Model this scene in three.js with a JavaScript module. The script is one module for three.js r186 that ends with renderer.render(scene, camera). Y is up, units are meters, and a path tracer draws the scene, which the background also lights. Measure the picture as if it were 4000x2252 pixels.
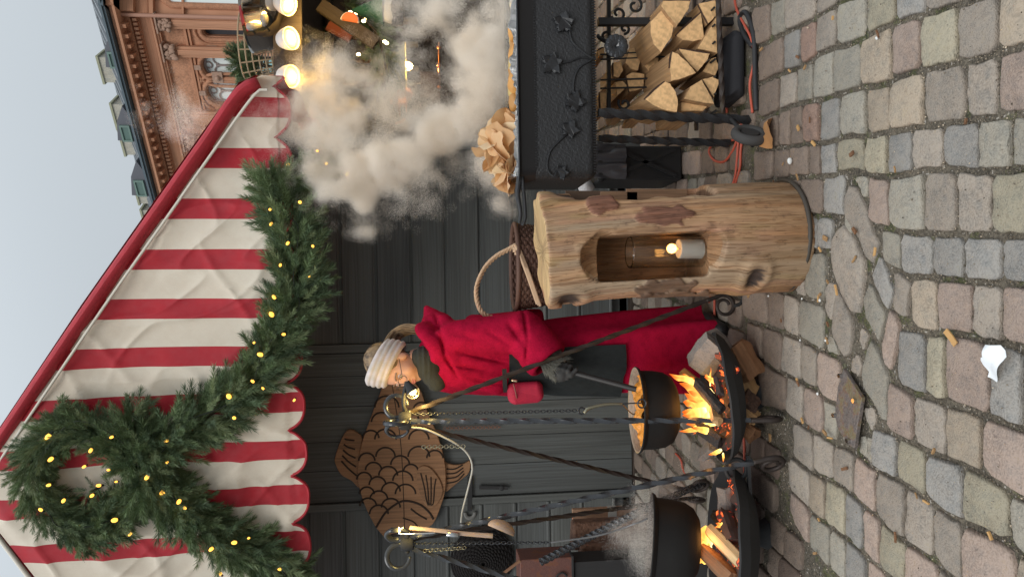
import * as THREE from 'three';
import { mergeGeometries, mergeVertices, toCreasedNormals } from 'three/addons/utils/BufferGeometryUtils.js';
import { RoundedBoxGeometry } from 'three/addons/geometries/RoundedBoxGeometry.js';
import { ConvexGeometry } from 'three/addons/geometries/ConvexGeometry.js';

// ---------------------------------------------------------------- camera (the phone was held upright, the picture lies on its side)
const V = (x, y, z) => new THREE.Vector3(x, y, z);
const CAM_H = 1.40, PITCH = Math.atan(320 / 2770), ROLL = 0.015, FPX = 2770;
const scene = new THREE.Scene();
const camera = new THREE.PerspectiveCamera(2 * Math.atan(1126 / FPX) * 180 / Math.PI, 1024 / 576, 0.05, 400);
const FWD = V(0, -Math.sin(PITCH), -Math.cos(PITCH)), U0 = V(0, Math.cos(PITCH), -Math.sin(PITCH)), X0 = V(1, 0, 0);
const RIGHT = X0.clone().multiplyScalar(Math.cos(ROLL)).addScaledVector(U0, -Math.sin(ROLL));
const UP = X0.clone().multiplyScalar(Math.sin(ROLL)).addScaledVector(U0, Math.cos(ROLL));
const EYE = V(0, CAM_H, 0);
camera.position.copy(EYE);
camera.up.copy(RIGHT);                                   // the picture's top is the scene's right
camera.lookAt(EYE.clone().add(FWD));

// ---------------------------------------------------------------- sky, sun, exposure
const renderer = new THREE.WebGLRenderer();
renderer.toneMapping = THREE.LinearToneMapping;
renderer.toneMappingExposure = 1.0;
renderer.shadowMap.enabled = true;
const SKY_LOW = 0.5, SKY_HIGH = 1.7;
{
  const W = 512, H = 256, d = new Float32Array(W * H * 4);
  for (let j = 0; j < H; j++) for (let i = 0; i < W; i++) {
    const el = ((j + 0.5) / H - 0.5) * Math.PI, az = (i + 0.5) / W * Math.PI * 2, s = Math.max(0, Math.sin(el));
    const cl = 1 + 0.025 * Math.sin(az * 3 + el * 9) + 0.02 * Math.sin(az * 7 - el * 15);
    const L = (SKY_LOW + (SKY_HIGH - SKY_LOW) * Math.pow(s, 2.6)) * cl, o = (j * W + i) * 4;
    d[o] = L * 0.91; d[o + 1] = L * 1.0; d[o + 2] = L * 1.075; d[o + 3] = 1;
  }
  const t = new THREE.DataTexture(d, W, H, THREE.RGBAFormat, THREE.FloatType);
  t.mapping = THREE.EquirectangularReflectionMapping; t.magFilter = THREE.LinearFilter; t.needsUpdate = true;
  scene.background = t; scene.environment = t;
}
const sun = new THREE.DirectionalLight(new THREE.Color(1, 0.95, 0.88), 1.5);
sun.position.set(-3.5, 10, 7); sun.target.position.set(0, 0, -3); sun.shadow.radius = 60; sun.castShadow = true; sun.name = 'sun';
sun.shadow.mapSize.set(2048, 2048); Object.assign(sun.shadow.camera, { left: -8, right: 8, top: 8, bottom: -8, near: 0.5, far: 40 });
scene.add(sun, sun.target);

// ---------------------------------------------------------------- from a place in the photograph (4000 x 2252) to a place in the world
const ray = (X, Y) => FWD.clone().addScaledVector(RIGHT, (1126 - Y) / FPX).addScaledVector(UP, (2000 - X) / FPX);
const at = (X, Y, depth) => EYE.clone().addScaledVector(ray(X, Y), depth);
const onY = (X, Y, h = 0) => { const r = ray(X, Y); return EYE.clone().addScaledVector(r, (h - CAM_H) / r.y); };
const onZ = (X, Y, z) => { const r = ray(X, Y); return EYE.clone().addScaledVector(r, z / r.z); };

// ---------------------------------------------------------------- random numbers and noise
function rng(seed) { let s = seed | 0; return () => { s = (s + 0x6d2b79f5) | 0; let t = Math.imul(s ^ (s >>> 15), 1 | s); t = (t + Math.imul(t ^ (t >>> 7), 61 | t)) ^ t; return ((t ^ (t >>> 14)) >>> 0) / 4294967296; }; }
const R = rng(7), rr = (a, b) => a + (b - a) * R();
const hash = (x, y, z) => { let h = Math.imul(x, 374761393) ^ Math.imul(y, 668265263) ^ Math.imul(z, 2147483647 - 1274126177); h = Math.imul(h ^ (h >>> 13), 1274126177); return ((h ^ (h >>> 16)) >>> 0) / 4294967296; };
const sm = (t) => t * t * (3 - 2 * t), mix = (a, b, t) => a + (b - a) * t, clamp = (x, a = 0, b = 1) => Math.min(b, Math.max(a, x));
function noise3(x, y, z, px = 0, py = 0) {                // value noise -1..1; px, py: periods
  const ix = Math.floor(x), iy = Math.floor(y), iz = Math.floor(z), fx = sm(x - ix), fy = sm(y - iy), fz = sm(z - iz);
  const m = (n, p) => (p ? ((n % p) + p) % p : n), g = (a, b, c) => hash(m(ix + a, px), m(iy + b, py), iz + c);
  return 2 * mix(mix(mix(g(0, 0, 0), g(1, 0, 0), fx), mix(g(0, 1, 0), g(1, 1, 0), fx), fy), mix(mix(g(0, 0, 1), g(1, 0, 1), fx), mix(g(0, 1, 1), g(1, 1, 1), fx), fy), fz) - 1;
}
const fbm = (x, y, z, n = 4, px = 0, py = 0) => { let s = 0, a = 0.5; for (let i = 0; i < n; i++) { s += a * noise3(x, y, z + i * 17, px, py); x *= 2; y *= 2; z *= 2; px *= 2; py *= 2; a *= 0.5; } return s; };
const ss = (a, b, x) => sm(clamp((x - a) / (b - a)));

// ---------------------------------------------------------------- textures: fn(u, v) gives a linear colour; the pattern tiles
const enc = (c) => Math.round(255 * (c <= 0.0031308 ? 12.92 * clamp(c) : 1.055 * Math.pow(clamp(c), 1 / 2.4) - 0.055));
function tex(w, h, fn) {
  const d = new Uint8Array(w * h * 4);
  for (let j = 0; j < h; j++) for (let i = 0; i < w; i++) { const c = fn((i + 0.5) / w, (j + 0.5) / h), o = (j * w + i) * 4; d[o] = enc(c[0]); d[o + 1] = enc(c[1]); d[o + 2] = enc(c[2]); d[o + 3] = 255; }
  const t = new THREE.DataTexture(d, w, h); t.colorSpace = THREE.SRGBColorSpace; return finish(t);
}
function grey(w, h, fn) {
  const d = new Uint8Array(w * h * 4);
  for (let j = 0; j < h; j++) for (let i = 0; i < w; i++) { const c = Math.round(255 * clamp(fn((i + 0.5) / w, (j + 0.5) / h))), o = (j * w + i) * 4; d[o] = d[o + 1] = d[o + 2] = c; d[o + 3] = 255; }
  return finish(new THREE.DataTexture(d, w, h));
}
function finish(t) { t.wrapS = t.wrapT = THREE.RepeatWrapping; t.magFilter = THREE.LinearFilter; t.minFilter = THREE.LinearMipmapLinearFilter; t.generateMipmaps = true; t.needsUpdate = true; return t; }
const rep = (t, x, y = x) => { const c = t.clone(); c.repeat.set(x, y); c.needsUpdate = true; return c; };
const col = (r, g, b) => new THREE.Color().setRGB(r, g, b);
const mat = (c, roughness = 0.8, more = {}) => new THREE.MeshStandardMaterial({ color: Array.isArray(c) ? col(...c) : c, roughness, ...more });
const pmat = (c, roughness = 0.8, more = {}) => new THREE.MeshPhysicalMaterial({ color: Array.isArray(c) ? col(...c) : c, roughness, ...more });

// ---------------------------------------------------------------- things, parts
const used = new Map();
const numbered = (n) => { const k = used.get(n) ?? 0; used.set(n, k + 1); return k ? `${n}_${String(k).padStart(3, '0')}` : n; };
function tag(o, label, category, group, kind) { if (label) o.userData.label = label; if (category) o.userData.category = category; if (group) o.userData.group = group; if (kind) o.userData.kind = kind; return o; }
const shade = (m) => { m.castShadow = m.receiveShadow = true; return m; };
function thing(name, label, category, p = V(0, 0, 0), group) { const o = new THREE.Group(); o.name = numbered(name); o.position.copy(p); scene.add(o); return tag(o, label, category, group); }
function struct(name, geo, m) { const o = shade(new THREE.Mesh(geo, m)); o.name = numbered(name); o.userData.kind = 'structure'; scene.add(o); return o; }
function part(name, geo, m, parent, world = true) {       // geometry in world places unless world = false
  const o = shade(new THREE.Mesh(geo, m)); o.name = name;
  if (world) { const off = V(0, 0, 0); for (let q = parent; q && q !== scene; q = q.parent) off.add(q.position); o.position.copy(off.negate()); }
  parent.add(o); return o;
}
function solo(name, geo, m, label, category, group) { // a thing that is one mesh; its geometry is moved so that the mesh sits at its own base
  geo.computeBoundingBox(); const b = geo.boundingBox, c = V((b.min.x + b.max.x) / 2, b.min.y, (b.min.z + b.max.z) / 2);
  geo.translate(-c.x, -c.y, -c.z); const o = shade(new THREE.Mesh(geo, m)); o.name = numbered(name); o.position.copy(c); scene.add(o); return tag(o, label, category, group);
}

// ---------------------------------------------------------------- shapes
const clean = (g) => { g = g.index ? g.toNonIndexed() : g; for (const k of Object.keys(g.attributes)) if (!['position', 'normal', 'uv'].includes(k)) g.deleteAttribute(k); if (!g.attributes.uv) g.setAttribute('uv', new THREE.BufferAttribute(new Float32Array(g.attributes.position.count * 2), 2)); return g; };
const unindex = (g) => (g.index ? g.toNonIndexed() : g);
const join = (list) => mergeGeometries(list.map(clean));
function boxAt(w, h, d, p, turn = 0, bev = 0, tilt = 0, yaw = 0) { const g = bev ? new RoundedBoxGeometry(w, h, d, 2, bev) : new THREE.BoxGeometry(w, h, d); g.applyMatrix4(new THREE.Matrix4().makeRotationFromEuler(new THREE.Euler(tilt, yaw, turn, 'YXZ'))); return g.translate(p.x, p.y, p.z); }
const curve = (pts, closed = false, t = 0.5) => new THREE.CatmullRomCurve3(pts, closed, 'catmullrom', t);
function sweep(pts, r, { n = 8, step = 0.02, twist = 0, closed = false, flat = 1, smooth = true, seg, caps = true, rot = 0 } = {}) {
  // a bar along points; r number or f(t); twist in turns per metre; flat: second half-axis over first
  const c = pts.getPoint ? pts : curve(pts, closed), L = c.getLength(), N = seg ?? Math.max(4, Math.ceil(L / step)), P = [];
  for (let i = 0; i <= N; i++) P.push(c.getPointAt(i / N));
  let T = P.map((p, i) => (closed ? P[(i + 1) % N].clone().sub(P[(i - 1 + N) % N]) : P[Math.min(N, i + 1)].clone().sub(P[Math.max(0, i - 1)])).normalize());
  let nrm = Math.abs(T[0].y) < 0.9 ? V(0, 1, 0) : V(1, 0, 0); nrm.sub(T[0].clone().multiplyScalar(nrm.dot(T[0]))).normalize();
  const pos = [], uv = [], idx = []; let s = 0;
  for (let i = 0; i <= N; i++) {
    if (i) { nrm.sub(T[i].clone().multiplyScalar(nrm.dot(T[i]))).normalize(); s += P[i].distanceTo(P[i - 1]); }
    const b = T[i].clone().cross(nrm), rad = typeof r === 'function' ? r(i / N) : r;
    for (let k = 0; k <= n; k++) {
      const a = (k / n) * Math.PI * 2 + twist * s * Math.PI * 2 + rot, a0 = twist * s * Math.PI * 2 + rot, q = (k / n) * Math.PI * 2 + (n === 4 ? Math.PI / 4 : 0);
      const cx = Math.cos(q) * rad, cy = Math.sin(q) * rad * flat, x = cx * Math.cos(a0) - cy * Math.sin(a0), y = cx * Math.sin(a0) + cy * Math.cos(a0);
      const p = P[i].clone().addScaledVector(nrm, x).addScaledVector(b, y); pos.push(p.x, p.y, p.z); uv.push(k / n, s);
    }
  }
  for (let i = 0; i < N; i++) for (let k = 0; k < n; k++) { const a = i * (n + 1) + k, b = a + n + 1; idx.push(a, a + 1, b, a + 1, b + 1, b); }
  if (caps && !closed) for (const [i, f] of [[0, 1], [N, -1]]) { const c0 = pos.length / 3; pos.push(P[i].x, P[i].y, P[i].z); uv.push(0.5, 0); for (let k = 0; k < n; k++) { const a = i * (n + 1) + k; f > 0 ? idx.push(c0, a + 1, a) : idx.push(c0, a, a + 1); } }
  const g = new THREE.BufferGeometry(); g.setAttribute('position', new THREE.Float32BufferAttribute(pos, 3)); g.setAttribute('uv', new THREE.Float32BufferAttribute(uv, 2)); g.setIndex(idx);
  if (!smooth) { const f = unindex(g); f.computeVertexNormals(); return f; }
  g.computeVertexNormals(); return n <= 5 ? toCreasedNormals(g, 0.7) : g;
}
const lathe = (prof, p = V(0, 0, 0), n = 48, crease = 0.7) => toCreasedNormals(new THREE.LatheGeometry(prof.map(([r, y]) => new THREE.Vector2(Math.max(r, 1e-5), y)), n), crease).translate(p.x, p.y, p.z);
const ball = (r, p, sx = 1, sy = 1, sz = 1, n = 20) => new THREE.SphereGeometry(r, n, Math.ceil(n * 0.7)).scale(sx, sy, sz).translate(p.x, p.y, p.z);
function extrude(pts, depth, bevel = 0.003, holes = []) { // pts [x, y] in the plane, from z = 0 to depth
  const s = new THREE.Shape(pts.map(([x, y]) => new THREE.Vector2(x, y))); for (const h of holes) s.holes.push(new THREE.Path(h.map(([x, y]) => new THREE.Vector2(x, y))));
  return new THREE.ExtrudeGeometry(s, { depth: depth - 2 * bevel, bevelEnabled: bevel > 0, bevelThickness: bevel, bevelSize: bevel, bevelOffset: -bevel, bevelSegments: 2, curveSegments: 8 }).translate(0, 0, bevel);
}
const frame = (o, ex, ey, ez) => new THREE.Matrix4().makeBasis(ex, ey, ez).setPosition(o);
function bend(g, f) { const p = g.attributes.position, v = V(); for (let i = 0; i < p.count; i++) { v.fromBufferAttribute(p, i); f(v, i); p.setXYZ(i, v.x, v.y, v.z); } g.computeVertexNormals(); return g; }
const smoothed = (pts, n = 60, closed = false) => { const c = curve(pts.map(([x, y]) => V(x, y, 0)), closed); return c.getSpacedPoints(n).slice(0, closed ? n : n + 1).map((p) => [p.x, p.y]); };
function paint(g, f) { const p = g.attributes.position, c = new Float32Array(p.count * 3), v = V(); for (let i = 0; i < p.count; i++) { v.fromBufferAttribute(p, i); const q = f(v, i); c.set(q, i * 3); } g.setAttribute('color', new THREE.BufferAttribute(c, 3)); return g; }
function boxUV(g, s = 1) { // uv in metres from the main direction of each face
  g = g.index ? g.toNonIndexed() : g; if (!g.attributes.normal) g.computeVertexNormals(); const p = g.attributes.position, n = g.attributes.normal, uv = new Float32Array(p.count * 2);
  for (let i = 0; i < p.count; i++) { const a = Math.abs(n.getX(i)), b = Math.abs(n.getY(i)), c = Math.abs(n.getZ(i)), x = p.getX(i), y = p.getY(i), z = p.getZ(i); const [u, v] = b > a && b > c ? [x, z] : a > c ? [z, y] : [x, y]; uv[i * 2] = u / s; uv[i * 2 + 1] = v / s; }
  g.setAttribute('uv', new THREE.BufferAttribute(uv, 2)); return g;
}
// surface nets: a smooth mesh of the zero set of f (negative inside)
function nets(f, lo, hi, cell) {
  const n = [0, 1, 2].map((k) => Math.ceil((hi[k] - lo[k]) / cell) + 1), [nx, ny, nz] = n, val = new Float32Array(nx * ny * nz), id = (i, j, k) => i + nx * (j + ny * k);
  for (let k = 0; k < nz; k++) for (let j = 0; j < ny; j++) for (let i = 0; i < nx; i++) val[id(i, j, k)] = f(lo[0] + i * cell, lo[1] + j * cell, lo[2] + k * cell);
  const vid = new Int32Array(nx * ny * nz).fill(-1), pos = [], idx = [], C = [[0, 0, 0], [1, 0, 0], [0, 1, 0], [1, 1, 0], [0, 0, 1], [1, 0, 1], [0, 1, 1], [1, 1, 1]];
  const E = [[0, 1], [2, 3], [4, 5], [6, 7], [0, 2], [1, 3], [4, 6], [5, 7], [0, 4], [1, 5], [2, 6], [3, 7]];
  for (let k = 0; k < nz - 1; k++) for (let j = 0; j < ny - 1; j++) for (let i = 0; i < nx - 1; i++) {
    const v = C.map(([a, b, c]) => val[id(i + a, j + b, k + c)]); let m = 0; v.forEach((x, q) => { if (x < 0) m |= 1 << q; }); if (m === 0 || m === 255) continue;
    let s = [0, 0, 0], cnt = 0;
    for (const [a, b] of E) if ((v[a] < 0) !== (v[b] < 0)) { const t = v[a] / (v[a] - v[b]); for (let q = 0; q < 3; q++) s[q] += C[a][q] + (C[b][q] - C[a][q]) * t; cnt++; }
    vid[id(i, j, k)] = pos.length / 3; pos.push(lo[0] + (i + s[0] / cnt) * cell, lo[1] + (j + s[1] / cnt) * cell, lo[2] + (k + s[2] / cnt) * cell);
  }
  const quad = (a, b, c, d, flip) => { if (a < 0 || b < 0 || c < 0 || d < 0) return; flip ? idx.push(a, c, b, a, d, c) : idx.push(a, b, c, a, c, d); };
  for (let k = 1; k < nz - 1; k++) for (let j = 1; j < ny - 1; j++) for (let i = 1; i < nx - 1; i++) {
    const a = val[id(i, j, k)] < 0;
    if (a !== (val[id(i + 1, j, k)] < 0)) quad(vid[id(i, j - 1, k - 1)], vid[id(i, j, k - 1)], vid[id(i, j, k)], vid[id(i, j - 1, k)], !a);
    if (a !== (val[id(i, j + 1, k)] < 0)) quad(vid[id(i - 1, j, k - 1)], vid[id(i - 1, j, k)], vid[id(i, j, k)], vid[id(i, j, k - 1)], !a);
    if (a !== (val[id(i, j, k + 1)] < 0)) quad(vid[id(i - 1, j - 1, k)], vid[id(i, j - 1, k)], vid[id(i, j, k)], vid[id(i - 1, j, k)], !a);
  }
  const g = new THREE.BufferGeometry(); g.setAttribute('position', new THREE.Float32BufferAttribute(pos, 3)); g.setIndex(idx); g.computeVertexNormals();
  g.setAttribute('uv', new THREE.Float32BufferAttribute(new Float32Array(pos.length / 3 * 2).map((_, i) => pos[(i >> 1) * 3 + (i & 1)]), 2)); return g;
}
const capsule = (p, a, b, r1, r2) => { const ax = b.x - a.x, ay = b.y - a.y, az = b.z - a.z, px = p.x - a.x, py = p.y - a.y, pz = p.z - a.z, t = clamp((px * ax + py * ay + pz * az) / (ax * ax + ay * ay + az * az)); return Math.hypot(px - ax * t, py - ay * t, pz - az * t) - (r1 + (r2 - r1) * t); };
const smin = (a, b, k) => { const h = Math.max(k - Math.abs(a - b), 0) / k; return Math.min(a, b) - h * h * k * 0.25; };
const smax = (a, b, k) => -smin(-a, -b, k);
const ell = (x, y, z, a, b, c) => { const k0 = Math.hypot(x / a, y / b, z / c), k1 = Math.hypot(x / a / a, y / b / b, z / c / c); return k1 < 1e-9 ? -Math.min(a, b, c) : k0 * (k0 - 1) / k1; };

// ---------------------------------------------------------------- materials that many things share
const T = {
  grain: tex(256, 256, (u, v) => { const n = fbm(u * 8, v * 8, 1, 4, 8, 8), s = fbm(u * 64, v * 64, 5, 2, 64, 64), k = 0.86 + 0.22 * n + 0.34 * s; return [k, k * 0.99, k * 0.97]; }),
  rough: grey(256, 256, (u, v) => 0.55 + 0.5 * fbm(u * 16, v * 16, 2, 4, 16, 16)),
  granite: tex(512, 512, (u, v) => {
    const n = fbm(u * 6, v * 6, 3, 4, 6, 6), m = fbm(u * 20, v * 20, 9, 3, 20, 20), s = noise3(u * 150, v * 150, 4, 150, 150), q = noise3(u * 90, v * 90, 8, 90, 90);
    let k = 0.92 + 0.22 * n + 0.16 * m + 0.2 * s; const d = ss(0.6, 0.85, q) * 0.2, w = ss(0.35, 0.6, n + 0.5 * m); return [k - d + 0.05 * m, k - d, k - d - 0.05 * m - 0.05 * w];
  }),
  graniteBump: grey(512, 512, (u, v) => 0.5 + 0.4 * fbm(u * 14, v * 14, 3, 4, 14, 14) + 0.22 * noise3(u * 110, v * 110, 4, 110, 110)),
  wood: tex(512, 512, (u, v) => { // grain runs along v
    const w = fbm(u * 4, v * 1, 3, 3, 4, 1), g = fbm(u * 40 + 3 * w, v * 2, 5, 3, 0, 2), f = noise3(u * 160, v * 5, 6, 160, 5), k = 0.85 + 0.25 * w + 0.35 * g + 0.12 * f; return [k, k * 0.98 - 0.01, k * 0.94 - 0.02]; }),
  woodBump: grey(512, 512, (u, v) => 0.5 + 0.4 * fbm(u * 48, v * 2, 5, 3, 48, 2) + 0.15 * noise3(u * 160, v * 5, 6, 160, 5)),
  weave: grey(256, 256, (u, v) => 0.5 + 0.25 * Math.sin(u * Math.PI * 128) + 0.25 * Math.sin(v * Math.PI * 128) + 0.2 * fbm(u * 32, v * 32, 2, 2, 32, 32)),
  felt: tex(256, 256, (u, v) => { const k = 0.9 + 0.25 * fbm(u * 10, v * 10, 4, 3, 10, 10) + 0.2 * noise3(u * 100, v * 100, 3, 100, 100); return [k, k, k]; }),
  rust: tex(256, 256, (u, v) => { const n = fbm(u * 6, v * 6, 6, 4, 6, 6), r = ss(0.05, 0.4, n), s = 0.9 + 0.3 * noise3(u * 80, v * 80, 1, 80, 80); return [mix(0.9, 2.2, r) * s, mix(0.9, 1.1, r) * s, mix(0.95, 0.7, r) * s]; }),
};
const M = {
  iron: mat([0.055, 0.058, 0.064], 0.38, { metalness: 0.4, roughnessMap: T.rough, bumpMap: T.rough, bumpScale: 0.0006 }),
  ironRust: mat([0.045, 0.033, 0.027], 0.6, { metalness: 0.25, map: T.rust, bumpMap: T.rough, bumpScale: 0.0008 }),
  ironMatte: mat([0.02, 0.02, 0.021], 0.72, { bumpMap: T.rough, bumpScale: 0.001 }),
  steel: mat([0.55, 0.55, 0.55], 0.22, { metalness: 1 }),
  birch: mat([0.62, 0.36, 0.14], 0.75, { map: rep(T.grain, 3) }),
  birchSplit: mat([0.5, 0.31, 0.16], 0.8, { map: rep(T.wood, 2, 1), bumpMap: T.woodBump, bumpScale: 0.002 }),
  bark: mat([0.13, 0.075, 0.05], 0.9, { map: T.rust, bumpMap: rep(T.rough, 3), bumpScale: 0.006 }),
};
const project = (p) => { const q = p.clone().sub(EYE), d = q.dot(FWD); return [2000 - FPX * q.dot(UP) / d, 1126 - FPX * q.dot(RIGHT) / d, d]; };

// ---------------------------------------------------------------- pavement: a bed of earth, each cobble a stone of its own
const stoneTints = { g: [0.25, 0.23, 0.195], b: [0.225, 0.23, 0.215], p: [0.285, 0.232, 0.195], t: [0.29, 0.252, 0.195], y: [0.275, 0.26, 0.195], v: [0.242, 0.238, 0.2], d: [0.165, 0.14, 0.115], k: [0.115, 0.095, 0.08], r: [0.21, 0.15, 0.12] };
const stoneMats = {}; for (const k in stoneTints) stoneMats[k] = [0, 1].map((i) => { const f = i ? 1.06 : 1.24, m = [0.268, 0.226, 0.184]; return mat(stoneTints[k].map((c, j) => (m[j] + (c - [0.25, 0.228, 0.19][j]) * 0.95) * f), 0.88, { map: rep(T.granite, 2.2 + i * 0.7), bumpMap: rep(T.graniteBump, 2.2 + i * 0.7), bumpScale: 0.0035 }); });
const stones = [];                                        // { out: ground outline, tint }
const area2 = (o) => { let s = 0; for (let i = 0; i < o.length; i++) { const a = o[i], b = o[(i + 1) % o.length]; s += a[0] * b[1] - b[0] * a[1]; } return s / 2; };
const inside = (x, z, o) => { let c = false; for (let i = 0, j = o.length - 1; i < o.length; j = i++) if ((o[i][1] > z) !== (o[j][1] > z) && x < (o[j][0] - o[i][0]) * (z - o[i][1]) / (o[j][1] - o[i][1]) + o[i][0]) c = !c; return c; };
function addStone(poly, tint, gapL, cut) {               // poly: [x, z] on the ground; shrunk by a gap, rounded
  let cx = 0, cz = 0; for (const p of poly) { cx += p[0]; cz += p[1]; } cx /= poly.length; cz /= poly.length;
  let o = poly.map(([x, z]) => { const dx = x - cx, dz = z - cz, l = Math.hypot(dx, dz) || 1; return [x - dx / l * gapL, z - dz / l * gapL]; });
  for (let k = 0; k < 2; k++) { const q = []; for (let i = 0; i < o.length; i++) { const a = o[i], b = o[(i + 1) % o.length]; q.push([mix(a[0], b[0], cut), mix(a[1], b[1], cut)], [mix(a[0], b[0], 1 - cut), mix(a[1], b[1], 1 - cut)]); } o = q; }
  let len = 0; const acc = [0]; for (let i = 0; i < o.length; i++) { const a = o[i], b = o[(i + 1) % o.length]; len += Math.hypot(a[0] - b[0], a[1] - b[1]); acc.push(len); }
  const N = 18, q = []; for (let i = 0, j = 0; i < N; i++) { const s = i / N * len; while (acc[j + 1] < s) j++; const t = (s - acc[j]) / (acc[j + 1] - acc[j] || 1), a = o[j], b = o[(j + 1) % o.length], e = 0.0028; q.push([mix(a[0], b[0], t) + rr(-e, e), mix(a[1], b[1], t) + rr(-e, e)]); }
  if (area2(q) > 0) q.reverse(); stones.push({ out: q, tint, raw: poly });
}
function row(top, bot, start, list) {                     // two joints across the picture and where the stones between them end
  const f = (b, X) => { let i = 0; while (i < b.length - 2 && b[i + 1][0] < X) i++; const [x0, y0] = b[i], [x1, y1] = b[i + 1]; return mix(y0, y1, (X - x0) / (x1 - x0)); };
  let x0 = start; for (const [x1, tint] of list) {
    const poly = [], put = (X, Y) => { const p = onY(X, Y); poly.push([p.x, p.z]); }, c = rr(-0.25, 0.25) * 12, d = rr(-0.25, 0.25) * 12, m = (f(bot, x0) - f(top, x0)) * 0.035;
    for (let i = 0; i <= 3; i++) put(mix(x0 + 2, x1 - 2, i / 3), f(top, mix(x0, x1, i / 3)) + m); put(x1 - 1 + c, mix(f(top, x1), f(bot, x1), 0.5));
    for (let i = 3; i >= 0; i--) put(mix(x0 + 2, x1 - 2, i / 3), f(bot, mix(x0, x1, i / 3)) - m); put(x0 + 1 + d, mix(f(top, x0), f(bot, x0), 0.5));
    addStone(poly, tint, 0.0045, 0.125); x0 = x1;
  }
}
const J = { // the joints, as they run across the photograph
  O: [[2900, 40], [3078, -20], [3190, -80], [3400, -150], [4000, -330]],
  A: [[2900, 205], [2962, 182], [3078, 124], [3165, 83], [3272, 17], [3290, 5], [3500, -70], [4000, -240]],
  B: [[2900, 350], [2962, 331], [3049, 290], [3144, 256], [3198, 215], [3264, 182], [3314, 178], [3388, 140], [3483, 95], [3586, 62], [3648, 46], [3748, 17], [3814, 0], [4060, -90]],
  C: [[2900, 500], [2962, 472], [3045, 434], [3119, 405], [3190, 393], [3297, 364], [3368, 339], [3437, 338], [3488, 312], [3532, 290], [3594, 277], [3632, 269], [3731, 248], [3814, 235], [3897, 207], [4060, 165]],
  D: [[2900, 590], [3003, 579], [3078, 575], [3169, 559], [3231, 560], [3289, 540], [3326, 526], [3397, 534], [3480, 514], [3574, 497], [3632, 492], [3772, 474], [3897, 455], [4060, 440]],
  E: [[2900, 720], [3066, 699], [3119, 691], [3243, 687], [3293, 670], [3347, 664], [3400, 686], [3483, 691], [3607, 666], [3731, 658], [3830, 670], [3897, 666], [4060, 654]],
  F: [[3000, 835], [3099, 836], [3190, 840], [3293, 848], [3445, 889], [3524, 905], [3648, 914], [3772, 918], [3897, 922], [4060, 922]],
  F2: [[3000, 970], [3111, 972], [3157, 976], [3256, 980]],
  G: [[3450, 1026], [3524, 1063], [3566, 1080], [3648, 1080], [3690, 1088], [3772, 1092], [3847, 1104], [3930, 1104], [4060, 1120]],
  H: [[3500, 1278], [3520, 1282], [3578, 1286], [3632, 1303], [3690, 1299], [3772, 1307], [3814, 1319], [3863, 1336], [3930, 1340], [4100, 1385]],
  I: [[3440, 1475], [3479, 1485], [3499, 1493], [3574, 1539], [3632, 1551], [3690, 1576], [3756, 1592], [3814, 1613], [3880, 1634], [3921, 1650], [4080, 1710]],
  J: [[3400, 1655], [3425, 1671], [3483, 1687], [3525, 1712], [3579, 1735], [3649, 1779], [3711, 1795], [3774, 1820], [3836, 1845], [3865, 1866], [3919, 1899], [3948, 1920], [4080, 1985]],
  K: [[3045, 1630], [3099, 1640], [3124, 1650], [3166, 1675], [3211, 1700], [3253, 1729], [3324, 1750], [3357, 1783], [3398, 1816], [3466, 1853], [3525, 1880], [3574, 1916], [3624, 1945], [3666, 1978], [3716, 2015], [3757, 2036], [3794, 2049], [3865, 2082], [3940, 2115], [3965, 2148], [4080, 2230]],
  L: [[3080, 1770], [3108, 1795], [3133, 1816], [3182, 1849], [3232, 1870], [3274, 1886], [3319, 1920], [3348, 1945], [3378, 1978], [3431, 2015], [3461, 2052], [3500, 2090], [3554, 2122], [3608, 2161], [3657, 2190], [3691, 2227], [3711, 2250], [3900, 2400], [4080, 2530]],
  M: [[3058, 1883], [3108, 1932], [3157, 1978], [3182, 2010], [3232, 2046], [3274, 2078], [3315, 2105], [3365, 2148], [3390, 2180], [3419, 2204], [3456, 2231], [3481, 2252], [3700, 2430]],
  N: [[3041, 1925], [3095, 2007], [3108, 2052], [3141, 2100], [3170, 2140], [3207, 2183], [3249, 2225], [3270, 2250], [3500, 2430]],
  P: [[2900, 1095], [3078, 1141], [3128, 1162], [3190, 1179], [3240, 1188]],
  Q: [[2900, 1241], [2950, 1261], [3008, 1275], [3066, 1299], [3123, 1323], [3165, 1343], [3198, 1361], [3256, 1388], [3300, 1412]],
  S: [[2940, 1390], [2974, 1406], [3037, 1445], [3099, 1470], [3132, 1493], [3198, 1525], [3223, 1555], [3300, 1590]],
  U: [[2940, 1580], [2970, 1592], [3066, 1610], [3099, 1634], [3124, 1650], [3166, 1675], [3211, 1700], [3300, 1740]],
};
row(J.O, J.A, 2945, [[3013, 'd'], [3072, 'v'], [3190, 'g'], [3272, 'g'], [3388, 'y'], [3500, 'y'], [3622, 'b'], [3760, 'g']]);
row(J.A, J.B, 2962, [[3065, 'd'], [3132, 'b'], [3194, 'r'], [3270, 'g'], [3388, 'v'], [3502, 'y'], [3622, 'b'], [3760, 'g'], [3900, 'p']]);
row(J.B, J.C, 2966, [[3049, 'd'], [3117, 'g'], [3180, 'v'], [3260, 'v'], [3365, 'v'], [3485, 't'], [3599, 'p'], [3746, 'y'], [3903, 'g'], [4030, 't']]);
row(J.C, J.D, 2966, [[3045, 'd'], [3090, 'd'], [3140, 'd'], [3206, 'r'], [3285, 'b'], [3388, 'v'], [3480, 't'], [3613, 't'], [3776, 'g'], [3901, 'g'], [4050, 'p']]);
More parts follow.
